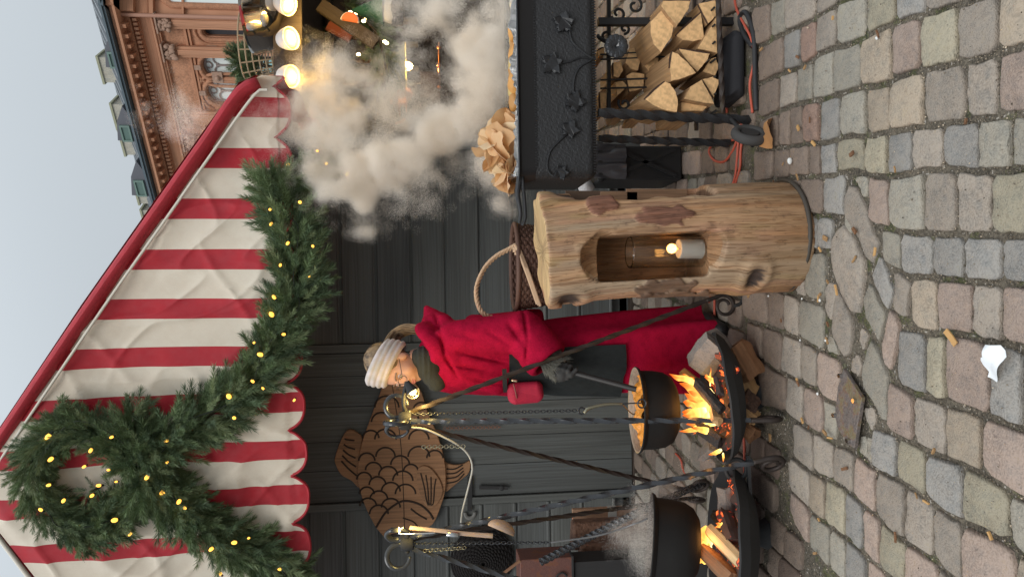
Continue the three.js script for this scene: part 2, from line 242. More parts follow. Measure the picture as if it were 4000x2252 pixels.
row(J.D, J.E, 2945, [[3024, 'd'], [3086, 'd'], [3165, 'd'], [3210, 'd'], [3272, 'b'], [3380, 'y'], [3472, 'y'], [3570, 'b'], [3690, 'g'], [3828, 'b'], [3957, 'v'], [4060, 'v']]);
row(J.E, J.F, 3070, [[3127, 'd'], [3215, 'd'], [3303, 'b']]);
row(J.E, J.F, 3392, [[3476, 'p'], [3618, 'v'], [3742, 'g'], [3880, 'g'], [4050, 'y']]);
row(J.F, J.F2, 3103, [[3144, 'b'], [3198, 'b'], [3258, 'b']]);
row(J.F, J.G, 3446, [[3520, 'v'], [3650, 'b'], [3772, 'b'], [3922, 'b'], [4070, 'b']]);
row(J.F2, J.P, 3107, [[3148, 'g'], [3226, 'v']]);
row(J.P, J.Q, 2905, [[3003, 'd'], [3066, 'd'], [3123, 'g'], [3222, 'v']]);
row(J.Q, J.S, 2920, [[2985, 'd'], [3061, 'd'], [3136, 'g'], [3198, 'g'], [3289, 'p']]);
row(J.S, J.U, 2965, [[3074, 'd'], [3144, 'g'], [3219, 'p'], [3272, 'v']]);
row(J.K, J.L, 3100, [[3182, 'g'], [3261, 'g'], [3340, 'g'], [3425, 'p'], [3541, 'g'], [3653, 'g'], [3765, 'g'], [3977, 'p'], [4070, 't']]);
row(J.L, J.M, 3090, [[3166, 'g'], [3228, 't'], [3307, 'y'], [3376, 'b'], [3440, 'p'], [3541, 'y'], [3670, 'p'], [3800, 'g']]);
row(J.M, J.N, 3085, [[3166, 'p'], [3245, 'v'], [3307, 'v'], [3386, 'b'], [3460, 'p'], [3560, 'g']]);
row(J.J, J.K, 3412, [[3508, 'b'], [3621, 'y'], [3768, 'b'], [3951, 'y'], [4070, 'v']]);
row(J.I, J.J, 3471, [[3573, 'p'], [3698, 'g'], [3840, 't'], [4060, 'p']]);
row(J.H, J.I, 3516, [[3622, 'b'], [3698, 'y'], [3873, 'p'], [4000, 'b'], [4100, 'g']]);
row(J.G, J.H, 3564, [[3670, 't'], [3804, 'p'], [3926, 'g'], [4070, 'p']]);
{ // where two fans of cobbles meet: long slanting stones
  const t3 = (p) => p.map(([x, y]) => { const q = onY(2900 + x / 2.4167, 550 + y / 2.4167); return [q.x, q.z]; }), t5 = (p) => p.map(([x, y]) => { const q = onY(2900 + x / 2.4167, 1100 + y / 2.4167); return [q.x, q.z]; });
  const t4 = (p) => t3(p.map(([x, y]) => [x + 1208, y])), t6 = (p) => t5(p.map(([x, y]) => [x + 1208, y]));
  const wedge = [[t3([[1075, 340], [1200, 335], [1190, 530], [1150, 540]]), 'v'], [t3([[1010, 415], [1080, 430], [1180, 640], [1220, 800], [1295, 960], [1240, 1165], [1180, 1110], [1120, 950], [1060, 830], [980, 700], [972, 560]]), 'g'],
    [t3([[960, 770], [1060, 900], [1172, 1160], [1160, 1300], [1110, 1629], [1050, 1645], [950, 1459], [870, 1240], [845, 1090], [870, 880]]), 'g'], [t3([[965, 690], [1010, 740], [1045, 860], [1010, 900], [965, 790]]), 'v'],
    [t5([[815, 0], [890, 20], [905, 150], [860, 395], [810, 275], [795, 120]]), 'g'], [t5([[905, 60], [1010, 270], [1030, 330], [1050, 450], [1020, 665], [970, 715], [865, 500], [868, 390]]), 'g'], [t5([[815, 505], [852, 510], [925, 700], [820, 660]]), 'v'],
    [t5([[1190, 20], [1240, 60], [1300, 200], [1372, 300], [1310, 565], [1240, 450], [1175, 320], [1148, 200]]), 'v'], [t4([[65, 1085], [110, 1110], [165, 1240], [228, 1440], [168, 1600], [60, 1400], [22, 1280], [35, 1200]]), 'b'],
    [t4([[238, 1250], [280, 1232], [390, 1350], [365, 1460], [362, 1668], [300, 1650], [232, 1600]]), 'g'], [t6([[200, 265], [232, 300], [282, 400], [262, 620], [200, 845], [148, 790], [118, 600], [160, 420]]), 'p'],
    [t5([[1220, 525], [1340, 740], [1397, 880], [1382, 1080], [1372, 1375], [1200, 1060], [1138, 940], [1150, 830]]), 'v'], [t5([[1040, 720], [1100, 680], [1140, 790], [1110, 900], [1035, 835]]), 'g'], [t5([[1160, 1185], [1245, 1180], [1265, 1265], [1240, 1415], [1165, 1300]]), 'g'],
    [t5([[1118, 1455], [1172, 1455], [1192, 1670], [1098, 1620]]), 'v'], [t5([[1190, 1465], [1242, 1480], [1236, 1720], [1200, 1660]]), 'v'], [t5([[1130, 420], [1200, 500], [1150, 660], [1120, 560]]), 'g']];
  for (const [p, t] of wedge) addStone(p, t, 0.001, 0.07);
}
const traced = stones.length;
{ // further off and outside the picture: rows of the same stones, running the same way
  const dir = V(0.123, 0, -1).normalize(), side = V(1, 0, 0.123).normalize(), W = 0.142, tints = 'dgdgdvdpgd';
  for (let i = -40; i < 60; i++) { let s = -1.2 + rr(0, 0.15); while (s < 12) { const L = rr(0.13, 0.19), far = s > 6.2;
    const P = (a, b) => { const k = 0.012 * Math.sin(s * 3 + i); return dir.clone().multiplyScalar(s + a * L).addScaledVector(side, (i + b) * W + k); }; s += L;
    const c = P(0.5, 0.5); if (c.x < -4.2 || c.x > 5.5 || far) continue;
    const poly = [P(0.04, 0.06), P(0.5, 0.04), P(0.96, 0.06), P(0.97, 0.5), P(0.96, 0.94), P(0.5, 0.96), P(0.04, 0.94), P(0.03, 0.5)].map((p) => [p.x, p.z]);
    const pts = [[c.x, c.z], ...poly]; if (stones.slice(0, traced).some((t) => pts.some(([x, z]) => inside(x, z, t.raw)))) continue;
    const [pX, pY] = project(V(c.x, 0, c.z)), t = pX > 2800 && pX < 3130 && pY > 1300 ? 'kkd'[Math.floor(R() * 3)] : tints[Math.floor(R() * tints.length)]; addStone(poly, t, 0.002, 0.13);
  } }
}
function stoneGeo(o, seed) {
  let cx = 0, cz = 0; for (const [x, z] of o) { cx += x; cz += z; } cx /= o.length; cz /= o.length; const q = rng(seed), tx = (q() - 0.5) * 0.07, tz = (q() - 0.5) * 0.07, base = -0.004 + q() * 0.007, size = Math.sqrt(Math.abs(area2(o)));
  const rings = [[1, -0.035], [1, -0.003], [0.982, 0.004], [0.925, 0.0085], [0.6, 0.0115]], pos = [], uv = [], idx = [], N = o.length, h = size / 0.14, du = q() * 10, dv = q() * 10;
  for (const [s, y] of rings) for (const [x, z] of o) { const X = cx + (x - cx) * s, Z = cz + (z - cz) * s; pos.push(X, base + y * (y > 0 ? h : 1) + (y > -0.01 ? (X - cx) * tx + (Z - cz) * tz + 0.0035 * noise3(X * 38, Z * 38, seed) : 0), Z); uv.push(X + du, Z + dv - y * 1.3); }
  pos.push(cx, base + 0.012 * h, cz); uv.push(cx + du, cz + dv);
  for (let r = 0; r < rings.length - 1; r++) for (let i = 0; i < N; i++) { const a = r * N + i, b = r * N + (i + 1) % N; idx.push(a, b, a + N, b, b + N, a + N); }
  for (let i = 0; i < N; i++) idx.push((rings.length - 1) * N + i, (rings.length - 1) * N + (i + 1) % N, pos.length / 3 - 1);
  const g = new THREE.BufferGeometry(); g.setAttribute('position', new THREE.Float32BufferAttribute(pos, 3)); g.setAttribute('uv', new THREE.Float32BufferAttribute(uv, 2)); g.setIndex(idx); g.computeVertexNormals(); return g;
}
const earthTex = tex(512, 512, (u, v) => {
  const n = fbm(u * 7, v * 7, 3, 4, 7, 7), s = noise3(u * 190, v * 190, 4, 190, 190), p = ss(0.72, 0.86, noise3(u * 120, v * 120, 9, 120, 120)), moss = ss(0.2, 0.5, fbm(u * 16, v * 16, 21, 4, 16, 16) + 0.16 * s), k = 0.105 + 0.05 * n + 0.05 * s;
  const c = [k * 1.1 + 0.3 * p, k * 0.93 + 0.28 * p, k * 0.7 + 0.26 * p], m = [0.055 + 0.04 * s, 0.068 + 0.04 * s, 0.016]; return c.map((x, i) => mix(x, m[i], moss * 0.6));
});
const pavement = struct('pavement', boxUV(bend(new THREE.PlaneGeometry(9.7, 8.6, 240, 220).rotateX(-Math.PI / 2).translate(0.65, -0.008, -3.0), (v) => { v.y += 0.006 * fbm(v.x * 9, v.z * 9, 3, 3); }), 0.9), mat([1, 1, 1], 0.95, { map: earthTex, bumpMap: rep(T.graniteBump, 3), bumpScale: 0.006 }));
{
  for (const s of stones) { let x = 0, z = 0; for (const p of s.out) { x += p[0] / 18; z += p[1] / 18; } const [X, Y, d] = project(V(x, 0, z)); s.show = d > 0.3 && X < 4150 && Y > -120 && Y < 2370 ? Math.abs(area2(s.out)) / d / d / d : 0; }
  const order = stones.map((s, i) => [s, i]).sort((a, b) => b[0].show - a[0].show), rest = {};
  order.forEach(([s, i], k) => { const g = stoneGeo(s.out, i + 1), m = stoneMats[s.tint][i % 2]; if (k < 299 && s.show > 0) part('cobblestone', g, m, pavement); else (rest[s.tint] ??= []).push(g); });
  for (const k in rest) { const o = part('cobblestones', join(rest[k]), stoneMats[k][0], pavement); o.userData.kind = 'stuff'; }
}
// the square goes on to the horizon
struct('square', boxUV(new THREE.PlaneGeometry(400, 400).rotateX(-Math.PI / 2).translate(0, -0.05, -60), 1), mat([0.2, 0.185, 0.16], 0.9, { map: rep(T.granite, 0.7) }));

// ---------------------------------------------------------------- the hut: dark green boards, a door of upright planks
const HZ = -4.78;                                          // front of the boards
const boardMats = [0, 1, 2].map((i) => mat([0.088 + i * 0.008, 0.098 + i * 0.008, 0.102 + i * 0.006], 0.6, { map: rep(T.wood, 1.5, 0.4), bumpMap: rep(T.woodBump, 1.5, 0.4), bumpScale: 0.0012 }));
const hut = thing('market_hut', 'dark green boarded market hut behind the cauldrons and the woman in red', 'hut', V(-0.6, 0, HZ - 0.7));
{
  const floorY = onZ(2478, 1850, HZ).y, xR = onZ(1700, 590, HZ).x, xDr = onZ(1800, 1343, HZ).x, xDl = onZ(1900, 1957, HZ).x, top = 2.75, pitch = 134 * 4.75 / FPX, y0 = onZ(1999, 1000, HZ).y;
  part('hut_body', join([boxAt(xR + 3.4, 2.6, 1.2, V((xR - 3.4) / 2, floorY + 1.32, HZ - 0.66)), boxAt(xR + 3.4, 0.1, 1.2, V((xR - 3.4) / 2, floorY + 0.02, HZ - 0.66))]), boardMats[0], hut);
  const prof = [[0, 0], [0.028, 0], [0.028, 0.01], [0.022, 0.018], [0.022, pitch - 0.022], [0.012, pitch - 0.012], [0.012, pitch]]; // z, y of a board
  const board = (xa, xb, y, i) => { const pos = [], uv = [], idx = [], n = prof.length; for (const x of [xa, xb]) for (const [z, yy] of prof) { pos.push(x, y + yy, HZ + z - 0.02); uv.push(yy / 0.5 + i * 0.37, x / 0.5); } for (let k = 0; k < n - 1; k++) idx.push(k, k + n, k + 1, k + 1, k + n, k + n + 1); const g = new THREE.BufferGeometry(); g.setAttribute('position', new THREE.Float32BufferAttribute(pos, 3)); g.setAttribute('uv', new THREE.Float32BufferAttribute(uv, 2)); g.setIndex(idx); return toCreasedNormals(g, 0.3); };
  for (let i = -9; i < 16; i++) { const y = y0 + i * pitch; if (y < floorY + 0.01 || y > top) continue; part('board', board(xDr + 0.02, xR, y, i), boardMats[(i + 30) % 3], hut); part('board', board(-3.4, xDl - 0.02, y, i + 5), boardMats[(i + 31) % 3], hut); }
  const post = (x, w) => boxAt(w, top - floorY, 0.04, V(x, (top + floorY) / 2, HZ + 0.004), 0, 0.004);
  part('corner_post', join([post(xR + 0.04, 0.08)]), boardMats[1], hut); part('door_frame', post(xDr - 0.012, 0.055), boardMats[2], hut); part('door_frame', post(xDl + 0.012, 0.05), boardMats[2], hut);
  part('sill_beam', boxAt(xR + 3.4, 0.13, 0.1, V((xR - 3.4) / 2, floorY - 0.055, HZ - 0.05), 0, 0.01), mat([0.05, 0.036, 0.028], 0.85, { map: rep(T.wood, 1, 1), bumpMap: T.woodBump, bumpScale: 0.003 }), hut);
  const door = part('door', boxAt(xDr - xDl - 0.07, top - floorY - 0.02, 0.03, V((xDr + xDl) / 2, (top + floorY) / 2, HZ - 0.033)), boardMats[0], hut);
  let x = xDl + 0.04, k = 0; while (x < xDr - 0.06) { const w = Math.min([0.21, 0.19, 0.23, 0.2][k % 4], xDr - 0.045 - x); part('plank', boxUV(boxAt(w - 0.0025, top - floorY - 0.03, 0.024, V(x + w / 2, (top + floorY) / 2, HZ - 0.012), 0, 0.0025), 0.5), boardMats[k % 3], door); x += w; k++; }
  const hk = (X, Y) => onZ(X, Y, HZ + 0.02);               // dark strap hinge and the latch below the fish's fin
  part('hinge', sweep([hk(1835, 1862), hk(1835, 1995)], 0.022, { n: 4, flat: 0.35, smooth: false }), M.ironMatte, hut); part('hinge', join([sweep([hk(1872, 1902), hk(1985, 1905)], 0.016, { n: 4, flat: 0.4, smooth: false }), ball(0.02, hk(1960, 1905), 1, 1, 0.5, 10)]), M.ironMatte, hut);
  part('latch', toCreasedNormals(new THREE.TorusGeometry(0.033, 0.011, 8, 20, Math.PI).scale(1, 1.2, 0.6).rotateZ(Math.PI / 2).translate(hk(1835, 2000).x, hk(1835, 2000).y, HZ + 0.02), 0.8), mat([0.16, 0.16, 0.15], 0.6), hut);
}

// ---------------------------------------------------------------- the striped gable of the awning
const GO = V(0, 0, -3.95), GE = V(Math.cos(0.13), 0, Math.sin(0.13)), GN = V(-Math.sin(0.13), 0, Math.cos(0.13));
const onG = (X, Y, off = 0) => { const r = ray(X, Y), o = GO.clone().addScaledVector(GN, off), t = o.clone().sub(EYE).dot(GN) / r.dot(GN), p = EYE.clone().addScaledVector(r, t); return [p.clone().sub(o).dot(GE), p.y, p]; };
const gp = (s, h, off = 0) => GO.clone().addScaledVector(GE, s).addScaledVector(GN, off).setY(h);
const rakeR = [onG(0, 1640), onG(300, 1190), onG(560, 820), onG(760, 535), onG(915, 322), onG(985, 292)], rakeL = [onG(0, 2120), onG(100, 2252)];
const ridge = (() => { const [a, , , d] = rakeR, m1 = (d[1] - a[1]) / (d[0] - a[0]), m2 = (rakeL[1][1] - rakeL[0][1]) / (rakeL[1][0] - rakeL[0][0]), s = (rakeL[0][1] - a[1] + m1 * a[0] - m2 * rakeL[0][0]) / (m1 - m2); return [s, a[1] + m1 * (s - a[0])]; })();
const valance = (onG(1200, 1750)[1] + onG(1140, 620)[1] * 0) , period = (onG(700, 815)[0] - onG(700, 1012)[0]);
const sRed = onG(700, 815)[0];                             // the middle of a red stripe
const notch0 = onG(1131, 1676)[0], hNotch = onG(1131, 1676)[1];
const topAt = (s) => { // the cloth's upper edge
  if (s < ridge[0]) return ridge[1] + (s - ridge[0]) * (rakeL[1][1] - rakeL[0][1]) / (rakeL[1][0] - rakeL[0][0]);
  let prev = ridge; for (const q of rakeR) { if (q[0] > s) return mix(prev[1], q[1], (s - prev[0]) / (q[0] - prev[0])); if (q[0] > prev[0]) prev = q; } return prev[1] - (s - prev[0]) * 0.9; };
const botAt = (s) => { const f = (((s - notch0) / period) % 1 + 1) % 1, q = Math.abs(f - 0.5) * 2; return hNotch + 0.012 - 0.098 * Math.pow(1 - Math.pow(q, 2.6), 0.75) + 0.02 * clamp((s - notch0) / 1.5, -1, 1.2); };
const sRight = onG(985, 292)[0], sLeft = ridge[0] - 1.45;
const fold = (s, h) => { // long soft creases and small crumples, in metres
  const w = noise3(s * 1.1, h * 0.9, 3) * 0.4, a = s * 0.72 + h * 0.7, b = s * 0.55 - h * 0.8, low = ss(3.0, 2.2, h);
  const ridgeN = (x, y, k) => 1 - Math.abs(noise3(x, y, k));
  return 0.05 * noise3(a * 1.7 + w, b * 0.8, 5) + 0.02 * Math.pow(ridgeN(a * 2.6 + w, b * 1.1, 11), 3) + 0.017 * Math.pow(ridgeN(s * 3.1 - w, h * 2.3 + w, 14), 4) + 0.016 * Math.pow(ridgeN(b * 4.3, a * 2.1 + w * 2, 17), 6) + 0.016 * Math.pow(ridgeN(a * 6.1 + 2 * w, s * 3.3, 27), 7) * ss(-0.2, 0.5, noise3(s * 1.3, h * 1.3, 40)) + 0.004 * noise3(s * 11, h * 8, 21) + 0.03 * low * noise3(s * 2.2, h * 1.2, 8) + 0.01 * Math.sin((s - notch0) / period * Math.PI * 2) * low; };
const stripeTex = tex(1024, 1024, (u, v) => { // one period across, 1.2 m down
  const e = Math.abs(u - 0.5), red = ss(0.2025, 0.199, e), n = fbm(u * 4, v * 16, 3, 4, 4, 16), n2 = fbm(u * 10, v * 40, 7, 3, 10, 40), th = 1 + 0.035 * noise3(u * 256, v * 300, 1, 256, 300), dirt = 0.05 * n + 0.03 * n2;
  const w = [0.77 - dirt * 0.8, 0.69 - dirt, 0.575 - dirt], r = [0.47 + 0.06 * n, 0.02 + 0.012 * n2, 0.035 + 0.012 * n2]; return w.map((x, i) => mix(x, r[i], red) * th); });
const clothMat = new THREE.MeshPhysicalMaterial({ map: stripeTex, roughness: 0.78, transmission: 0.16, thickness: 0, side: THREE.DoubleSide, sheen: 0.2, sheenColor: col(1, 1, 1), sheenRoughness: 0.6 });
const awning = thing('striped_awning', 'red and cream striped gable awning with scalloped edge above the hut', 'awning', gp(0, 0));
{
  const nS = 420, nH = 90, pos = [], uv = [], idx = [];
  for (let i = 0; i <= nS; i++) { const s = mix(sLeft, sRight, i / nS), t = topAt(s) - 0.045, b = Math.min(botAt(s), t - 0.01); for (let j = 0; j <= nH; j++) { const h = mix(b, t, j / nH), e = ss(0, 0.12, t - h), f = fold(s, h) * (0.25 + 0.75 * e) - (h < hNotch ? 0.01 : 0), p = gp(s, h, f); pos.push(p.x, p.y, p.z); uv.push((s - sRed) / period + 0.5, h / 1.2); } }
  for (let i = 0; i < nS; i++) for (let j = 0; j < nH; j++) { const a = i * (nH + 1) + j, b = a + nH + 1; idx.push(a, b, a + 1, b, b + 1, a + 1); }
  const g = new THREE.BufferGeometry(); g.setAttribute('position', new THREE.Float32BufferAttribute(pos, 3)); g.setAttribute('uv', new THREE.Float32BufferAttribute(uv, 2)); g.setIndex(idx); g.computeVertexNormals();
  part('gable_cloth', g, clothMat, awning);
  const red = mat([0.45, 0.025, 0.04], 0.7, { map: rep(T.felt, 3) }), white = mat([0.72, 0.68, 0.6], 0.7);
  const edge = []; for (let i = 0; i <= nS; i += 1) { const s = mix(sLeft, sRight, i / nS), b = botAt(s); if (b < topAt(s) - 0.1) edge.push(gp(s, b, fold(s, b) - 0.008)); }
  part('scallop_binding', sweep(edge, 0.0085, { n: 6, seg: 900 }), red, awning);
  // the roof's red edge, rolled over the rafters, and the white cord in front of it
  const R2 = [ridge, ...rakeR.slice(1)].map(([s, h], i) => gp(s - (i > 4 ? 0.045 : 0.03), h - (i > 4 ? 0.03 : 0.055), 0.0)), Lp = [ridge, [ridge[0] - 1.5, topAt(ridge[0] - 1.5)]].map(([s, h]) => gp(s, h - 0.012, 0));
  part('rake_edge', join([sweep(new THREE.CatmullRomCurve3(R2, false, 'centripetal'), 0.058, { n: 14, flat: 0.6, step: 0.05, rot: Math.PI / 2 })]), red, awning); part('rake_edge', sweep(Lp, 0.012, { n: 8, step: 0.05 }), white, awning);
  part('piping', sweep(R2.map((p) => p.clone().addScaledVector(GN, 0.03).add(V(-0.035, -0.05, 0))), 0.0075, { n: 6, step: 0.04 }), white, awning);
  // roof skins running back, and the slack side flap at the low corner
  const skin = (list, dep) => { const q = [], ii = []; list.forEach(([s, h], i) => { const a = gp(s, h, 0), b = gp(s, h, -dep); q.push(a.x, a.y, a.z, b.x, b.y, b.z); if (i) ii.push(2 * i - 2, 2 * i - 1, 2 * i, 2 * i, 2 * i - 1, 2 * i + 1); }); const k = new THREE.BufferGeometry(); k.setAttribute('position', new THREE.Float32BufferAttribute(q, 3)); k.setAttribute('uv', new THREE.Float32BufferAttribute(q.filter((_, i) => i % 3 < 2).map((x) => x / 0.3), 2)); k.setIndex(ii); k.computeVertexNormals(); return k; };
  const roofMat = new THREE.MeshPhysicalMaterial({ color: col(0.45, 0.05, 0.06), roughness: 0.8, side: THREE.DoubleSide });
  part('roof_cloth', join([skin([[ridge[0] - 1.5, topAt(ridge[0] - 1.5) - 0.02], [ridge[0], ridge[1] - 0.02]], 1.0), skin([[ridge[0], ridge[1] - 0.02], ...rakeR.map(([s, h]) => [s, h - 0.02])], 1.0)]), roofMat, awning);
  const c = onG(985, 292)[2], flap = new THREE.PlaneGeometry(1.3, 0.14, 20, 8).rotateY(Math.PI / 2); bend(flap, (v) => { v.x += 0.03 * Math.sin(v.z * 9) + 0.02 * (v.y < 0 ? 1 : 0); });
  flap.translate(c.x + 0.0, c.y - 0.08, c.z - 0.68); part('side_flap', flap, new THREE.MeshPhysicalMaterial({ color: col(0.46, 0.03, 0.045), roughness: 0.8, side: THREE.DoubleSide, transmission: 0.12 }), awning);
  part('rafter', join([sweep([gp(ridge[0], ridge[1] - 0.07, -0.06), gp(rakeR[4][0], rakeR[4][1] - 0.07, -0.06)], 0.02, { n: 4, smooth: false }), sweep([gp(sLeft, hNotch + 0.12, -0.07), gp(sRight - 0.02, hNotch + 0.12, -0.07)], 0.022, { n: 4, smooth: false })]), mat([0.1, 0.08, 0.06], 0.8), awning);
  for (const s of [-2.2, sRight - 0.3]) part('awning_post', boxAt(0.06, 2.3, 0.06, gp(s, 1.15, -0.75), 0, 0.004), boardMats[1], awning);
}

// ---------------------------------------------------------------- the pine garland with its fairy lights
const needleGreen = [[0.13, 0.195, 0.085], [0.17, 0.245, 0.115], [0.1, 0.16, 0.08], [0.215, 0.275, 0.135]];
function sprigGeo(seed, len = 0.16, n = 70, nl = 0.062) { // a twig with needles that lean along it
  const q = rng(seed), pos = [], nor = [], idx = [], uv = [];
  const needle = (p, d, L, w) => { const s = V(q() - 0.5, q() - 0.5, q() - 0.5).cross(d).normalize().multiplyScalar(w), sag = V(0, -0.1 * L, 0), k = pos.length / 3, n = s.clone().cross(d).normalize(), m = p.clone().addScaledVector(d, L * 0.55), e = p.clone().addScaledVector(d, L).add(sag);
    for (const v of [p.clone().sub(s.clone().multiplyScalar(0.6)), p.clone().add(s.clone().multiplyScalar(0.6)), m.clone().sub(s), m.clone().add(s), e]) { pos.push(v.x, v.y, v.z); nor.push(n.x, n.y, n.z); uv.push(0, 0); } idx.push(k, k + 1, k + 2, k + 1, k + 3, k + 2, k + 2, k + 3, k + 4); };
  for (let i = 0; i < n; i++) { const t = Math.pow(q(), 0.75), a = q() * Math.PI * 2, out = mix(0.95, 0.3, t * t) * (0.7 + 0.5 * q()), d = V(Math.cos(a) * out, 1, Math.sin(a) * out).normalize(); needle(V(0, t * len, 0), d, nl * (0.7 + 0.5 * q()), 0.0011 + 0.0006 * q()); }
  const g = new THREE.BufferGeometry(); g.setAttribute('position', new THREE.Float32BufferAttribute(pos, 3)); g.setAttribute('normal', new THREE.Float32BufferAttribute(nor, 3)); g.setAttribute('uv', new THREE.Float32BufferAttribute(uv, 2)); g.setIndex(idx); return g; // needles only
}
const sprigs = [1, 2, 3].map((k) => sprigGeo(k * 31, 0.13 + 0.02 * k, 130)), needleMat = new THREE.MeshPhysicalMaterial({ color: 0xffffff, roughness: 0.55, side: THREE.DoubleSide, transmission: 0.15 });
function needles(parent, list, seed, name = 'pine_needles') { // list: { p, d, s }
  sprigs.forEach((g, k) => { const mine = list.filter((_, i) => i % 3 === k); const im = new THREE.InstancedMesh(g, needleMat, mine.length), m = new THREE.Matrix4(), q = new THREE.Quaternion(), o = V(); for (let a = parent; a && a !== scene; a = a.parent) o.add(a.position);
    mine.forEach(({ p, d, s }, i) => { q.setFromUnitVectors(V(0, 1, 0), d.clone().normalize()); m.compose(p.clone().sub(o), q, V(s, s, s)); im.setMatrixAt(i, m); const c = needleGreen[Math.floor(R() * 4)], f = rr(0.8, 1.25); im.setColorAt(i, col(c[0] * f, c[1] * f, c[2] * f)); });
    im.name = name; im.userData.kind = 'stuff'; shade(im); parent.add(im); });
}
function rope(path, rad, count, spread = 1) { // sprigs round a core that runs along path
  const c = curve(path), out = []; for (let i = 0; i < count; i++) { const t = R(), p = c.getPointAt(t), T_ = c.getTangentAt(t), a = R() * Math.PI * 2, n = V(0, 0, 1).cross(T_).normalize(), b = n.clone().cross(T_), w = rad(t), e = Math.sqrt(R()) * w * 0.5, side = n.clone().multiplyScalar(Math.cos(a)).addScaledVector(b, Math.abs(Math.sin(a)) * (R() < 0.8 ? 1 : -1));
    p.addScaledVector(side, e); const d = T_.clone().multiplyScalar(rr(0.1, 1.4)).addScaledVector(side, spread * rr(0.4, 1.1)).add(V(0, -0.12, 0)); out.push({ p, d, s: rr(0.5, 0.85) * clamp(w / 0.12, 0.5, 1) }); } return out;
}
const gl = (X, Y, o = 0.09) => onG(X, Y, o)[2];
const coreMat = mat([0.06, 0.045, 0.03], 0.9);
const garland = thing('pine_garland', 'long pine garland tied in a looped bow and swagged across the striped awning', 'garland', gl(1000, 1500));
const arms = [
  [[[580, 1800], [660, 1715], [760, 1660], [870, 1580], [960, 1490], [1040, 1400], [1100, 1290], [1150, 1180], [1165, 1080], [1160, 980], [1140, 880], [1100, 790], [1075, 700]], (t) => 0.145 + 0.025 * Math.sin(t * 11), 1150],
  [[[560, 1850], [640, 1925], [720, 2000], [800, 2065], [900, 2120], [990, 2165], [1070, 2215], [1150, 2290]], (t) => 0.13, 700],
  [[[540, 1800], [440, 1715], [330, 1665], [220, 1690], [140, 1770], [120, 1870]], (t) => 0.095, 600],
  [[[120, 1880], [170, 1980], [250, 2045], [350, 2075], [440, 2020], [520, 1930], [545, 1860]], (t) => 0.095 + 0.02 * t, 560],
  [[[560, 1780], [535, 1690], [520, 1610]], (t) => 0.1, 110], [[[250, 1660], [215, 1625]], () => 0.09, 36], [[[330, 2090], [335, 2150]], () => 0.06, 20], [[[390, 1900], [345, 1935], [350, 1985]], () => 0.06, 30],
  [[[510, 1700], [600, 1850], [560, 1990]], () => 0.13, 170],
  [[[1120, 690], [1200, 640], [1290, 640], [1400, 668]], (t) => 0.085 - 0.03 * t, 100],
];
{ const all = []; for (const [p, r, n] of arms) all.push(...rope(p.map(([X, Y]) => gl(X, Y)), r, n)); needles(garland, all.map((q) => ({ ...q, p: q.p.addScaledVector(GN, 0.02) })), 5); part('twig_core', join(arms.map(([p]) => sweep(p.map(([X, Y]) => gl(X, Y, 0.03)), 0.008, { n: 6, step: 0.05 }))), coreMat, garland); }
const bulbSpots = [[388, 1895, 1], [355, 1755, 1], [190, 1700, 1.3], [438, 1705, .8], [200, 1790, 1.2], [330, 1820, .8], [425, 1835, .7], [455, 1880, .6], [192, 1893, .9], [360, 1933, 1], [248, 1952, 1], [160, 1992, .9], [450, 2030, 1.4], [652, 1720, .9], [655, 1805, .7], [575, 1860, 1.2], [635, 1922, 1.5], [700, 1955, 1.2], [722, 1985, .9], [510, 2082, .9], [918, 2118, 1.2], [828, 2140, 1.1], [972, 2100, .7], [1095, 2222, .9], [895, 1550, 1.4], [915, 1632, 1], [1028, 1518, .7], [988, 1490, .9], [1020, 1385, 1.3], [992, 1337, .7], [1110, 1305, .9], [1062, 1230, 1.4], [1072, 1163, 1], [1095, 1033, .8], [1125, 947, .9], [1222, 962, .8], [1060, 872, .9], [1172, 790, 1], [1055, 818, .8], [1128, 642, .8], [1360, 675, 1.1], [1240, 590, .7], [1275, 638, .7], [1350, 733, .7], [1208, 1078, .6], [1150, 1560, .7], [860, 2240, 1.1]];
const lights = thing('string_lights', 'string of small warm fairy lights wound through the pine garland on the awning', 'string lights', gl(800, 1500));
const glow = mat([0.9, 0.5, 0.1], 0.3, { emissive: col(1, 0.5, 0.07), emissiveIntensity: 2.2 }), glowCore = mat([1, 0.8, 0.5], 0.3, { emissive: col(1, 0.75, 0.35), emissiveIntensity: 14 });
{
  const capMat = mat([0.02, 0.03, 0.02], 0.5), tear = new THREE.LatheGeometry([[0, 0.017], [0.0045, 0.015], [0.0072, 0.009], [0.0078, 0.003], [0.006, -0.004], [0, -0.006]].map(([r, y]) => new THREE.Vector2(r, y)), 10);
  bulbSpots.forEach(([X, Y, s], i) => { const p = gl(X, Y, 0.185 + (i % 3) * 0.01), q = new THREE.Quaternion().setFromEuler(new THREE.Euler(rr(0.6, 1.6), 0, rr(-0.9, 0.9))); const put = (g) => g.clone().scale(s * 1.1, s * 1.1, s * 1.1).applyQuaternion(q).translate(p.x, p.y, p.z); const b = part('light_bulb', put(tear), glow, lights); part('filament', put(new THREE.SphereGeometry(0.004, 8, 6).translate(0, 0.004, 0)), glowCore, b); part('socket', put(new THREE.CylinderGeometry(0.0055, 0.005, 0.014, 8).translate(0, -0.011, 0)), capMat, lights); });
  for (const a of [arms[0][0], arms[1][0], [...arms[2][0], ...arms[3][0]]]) { const w = a.map(([X, Y], i) => gl(X + 22 * Math.sin(i * 2.1), Y + 22 * Math.cos(i * 1.7), 0.15)); part('cable', sweep(w, 0.003, { n: 5, step: 0.03 }), capMat, lights); }
}

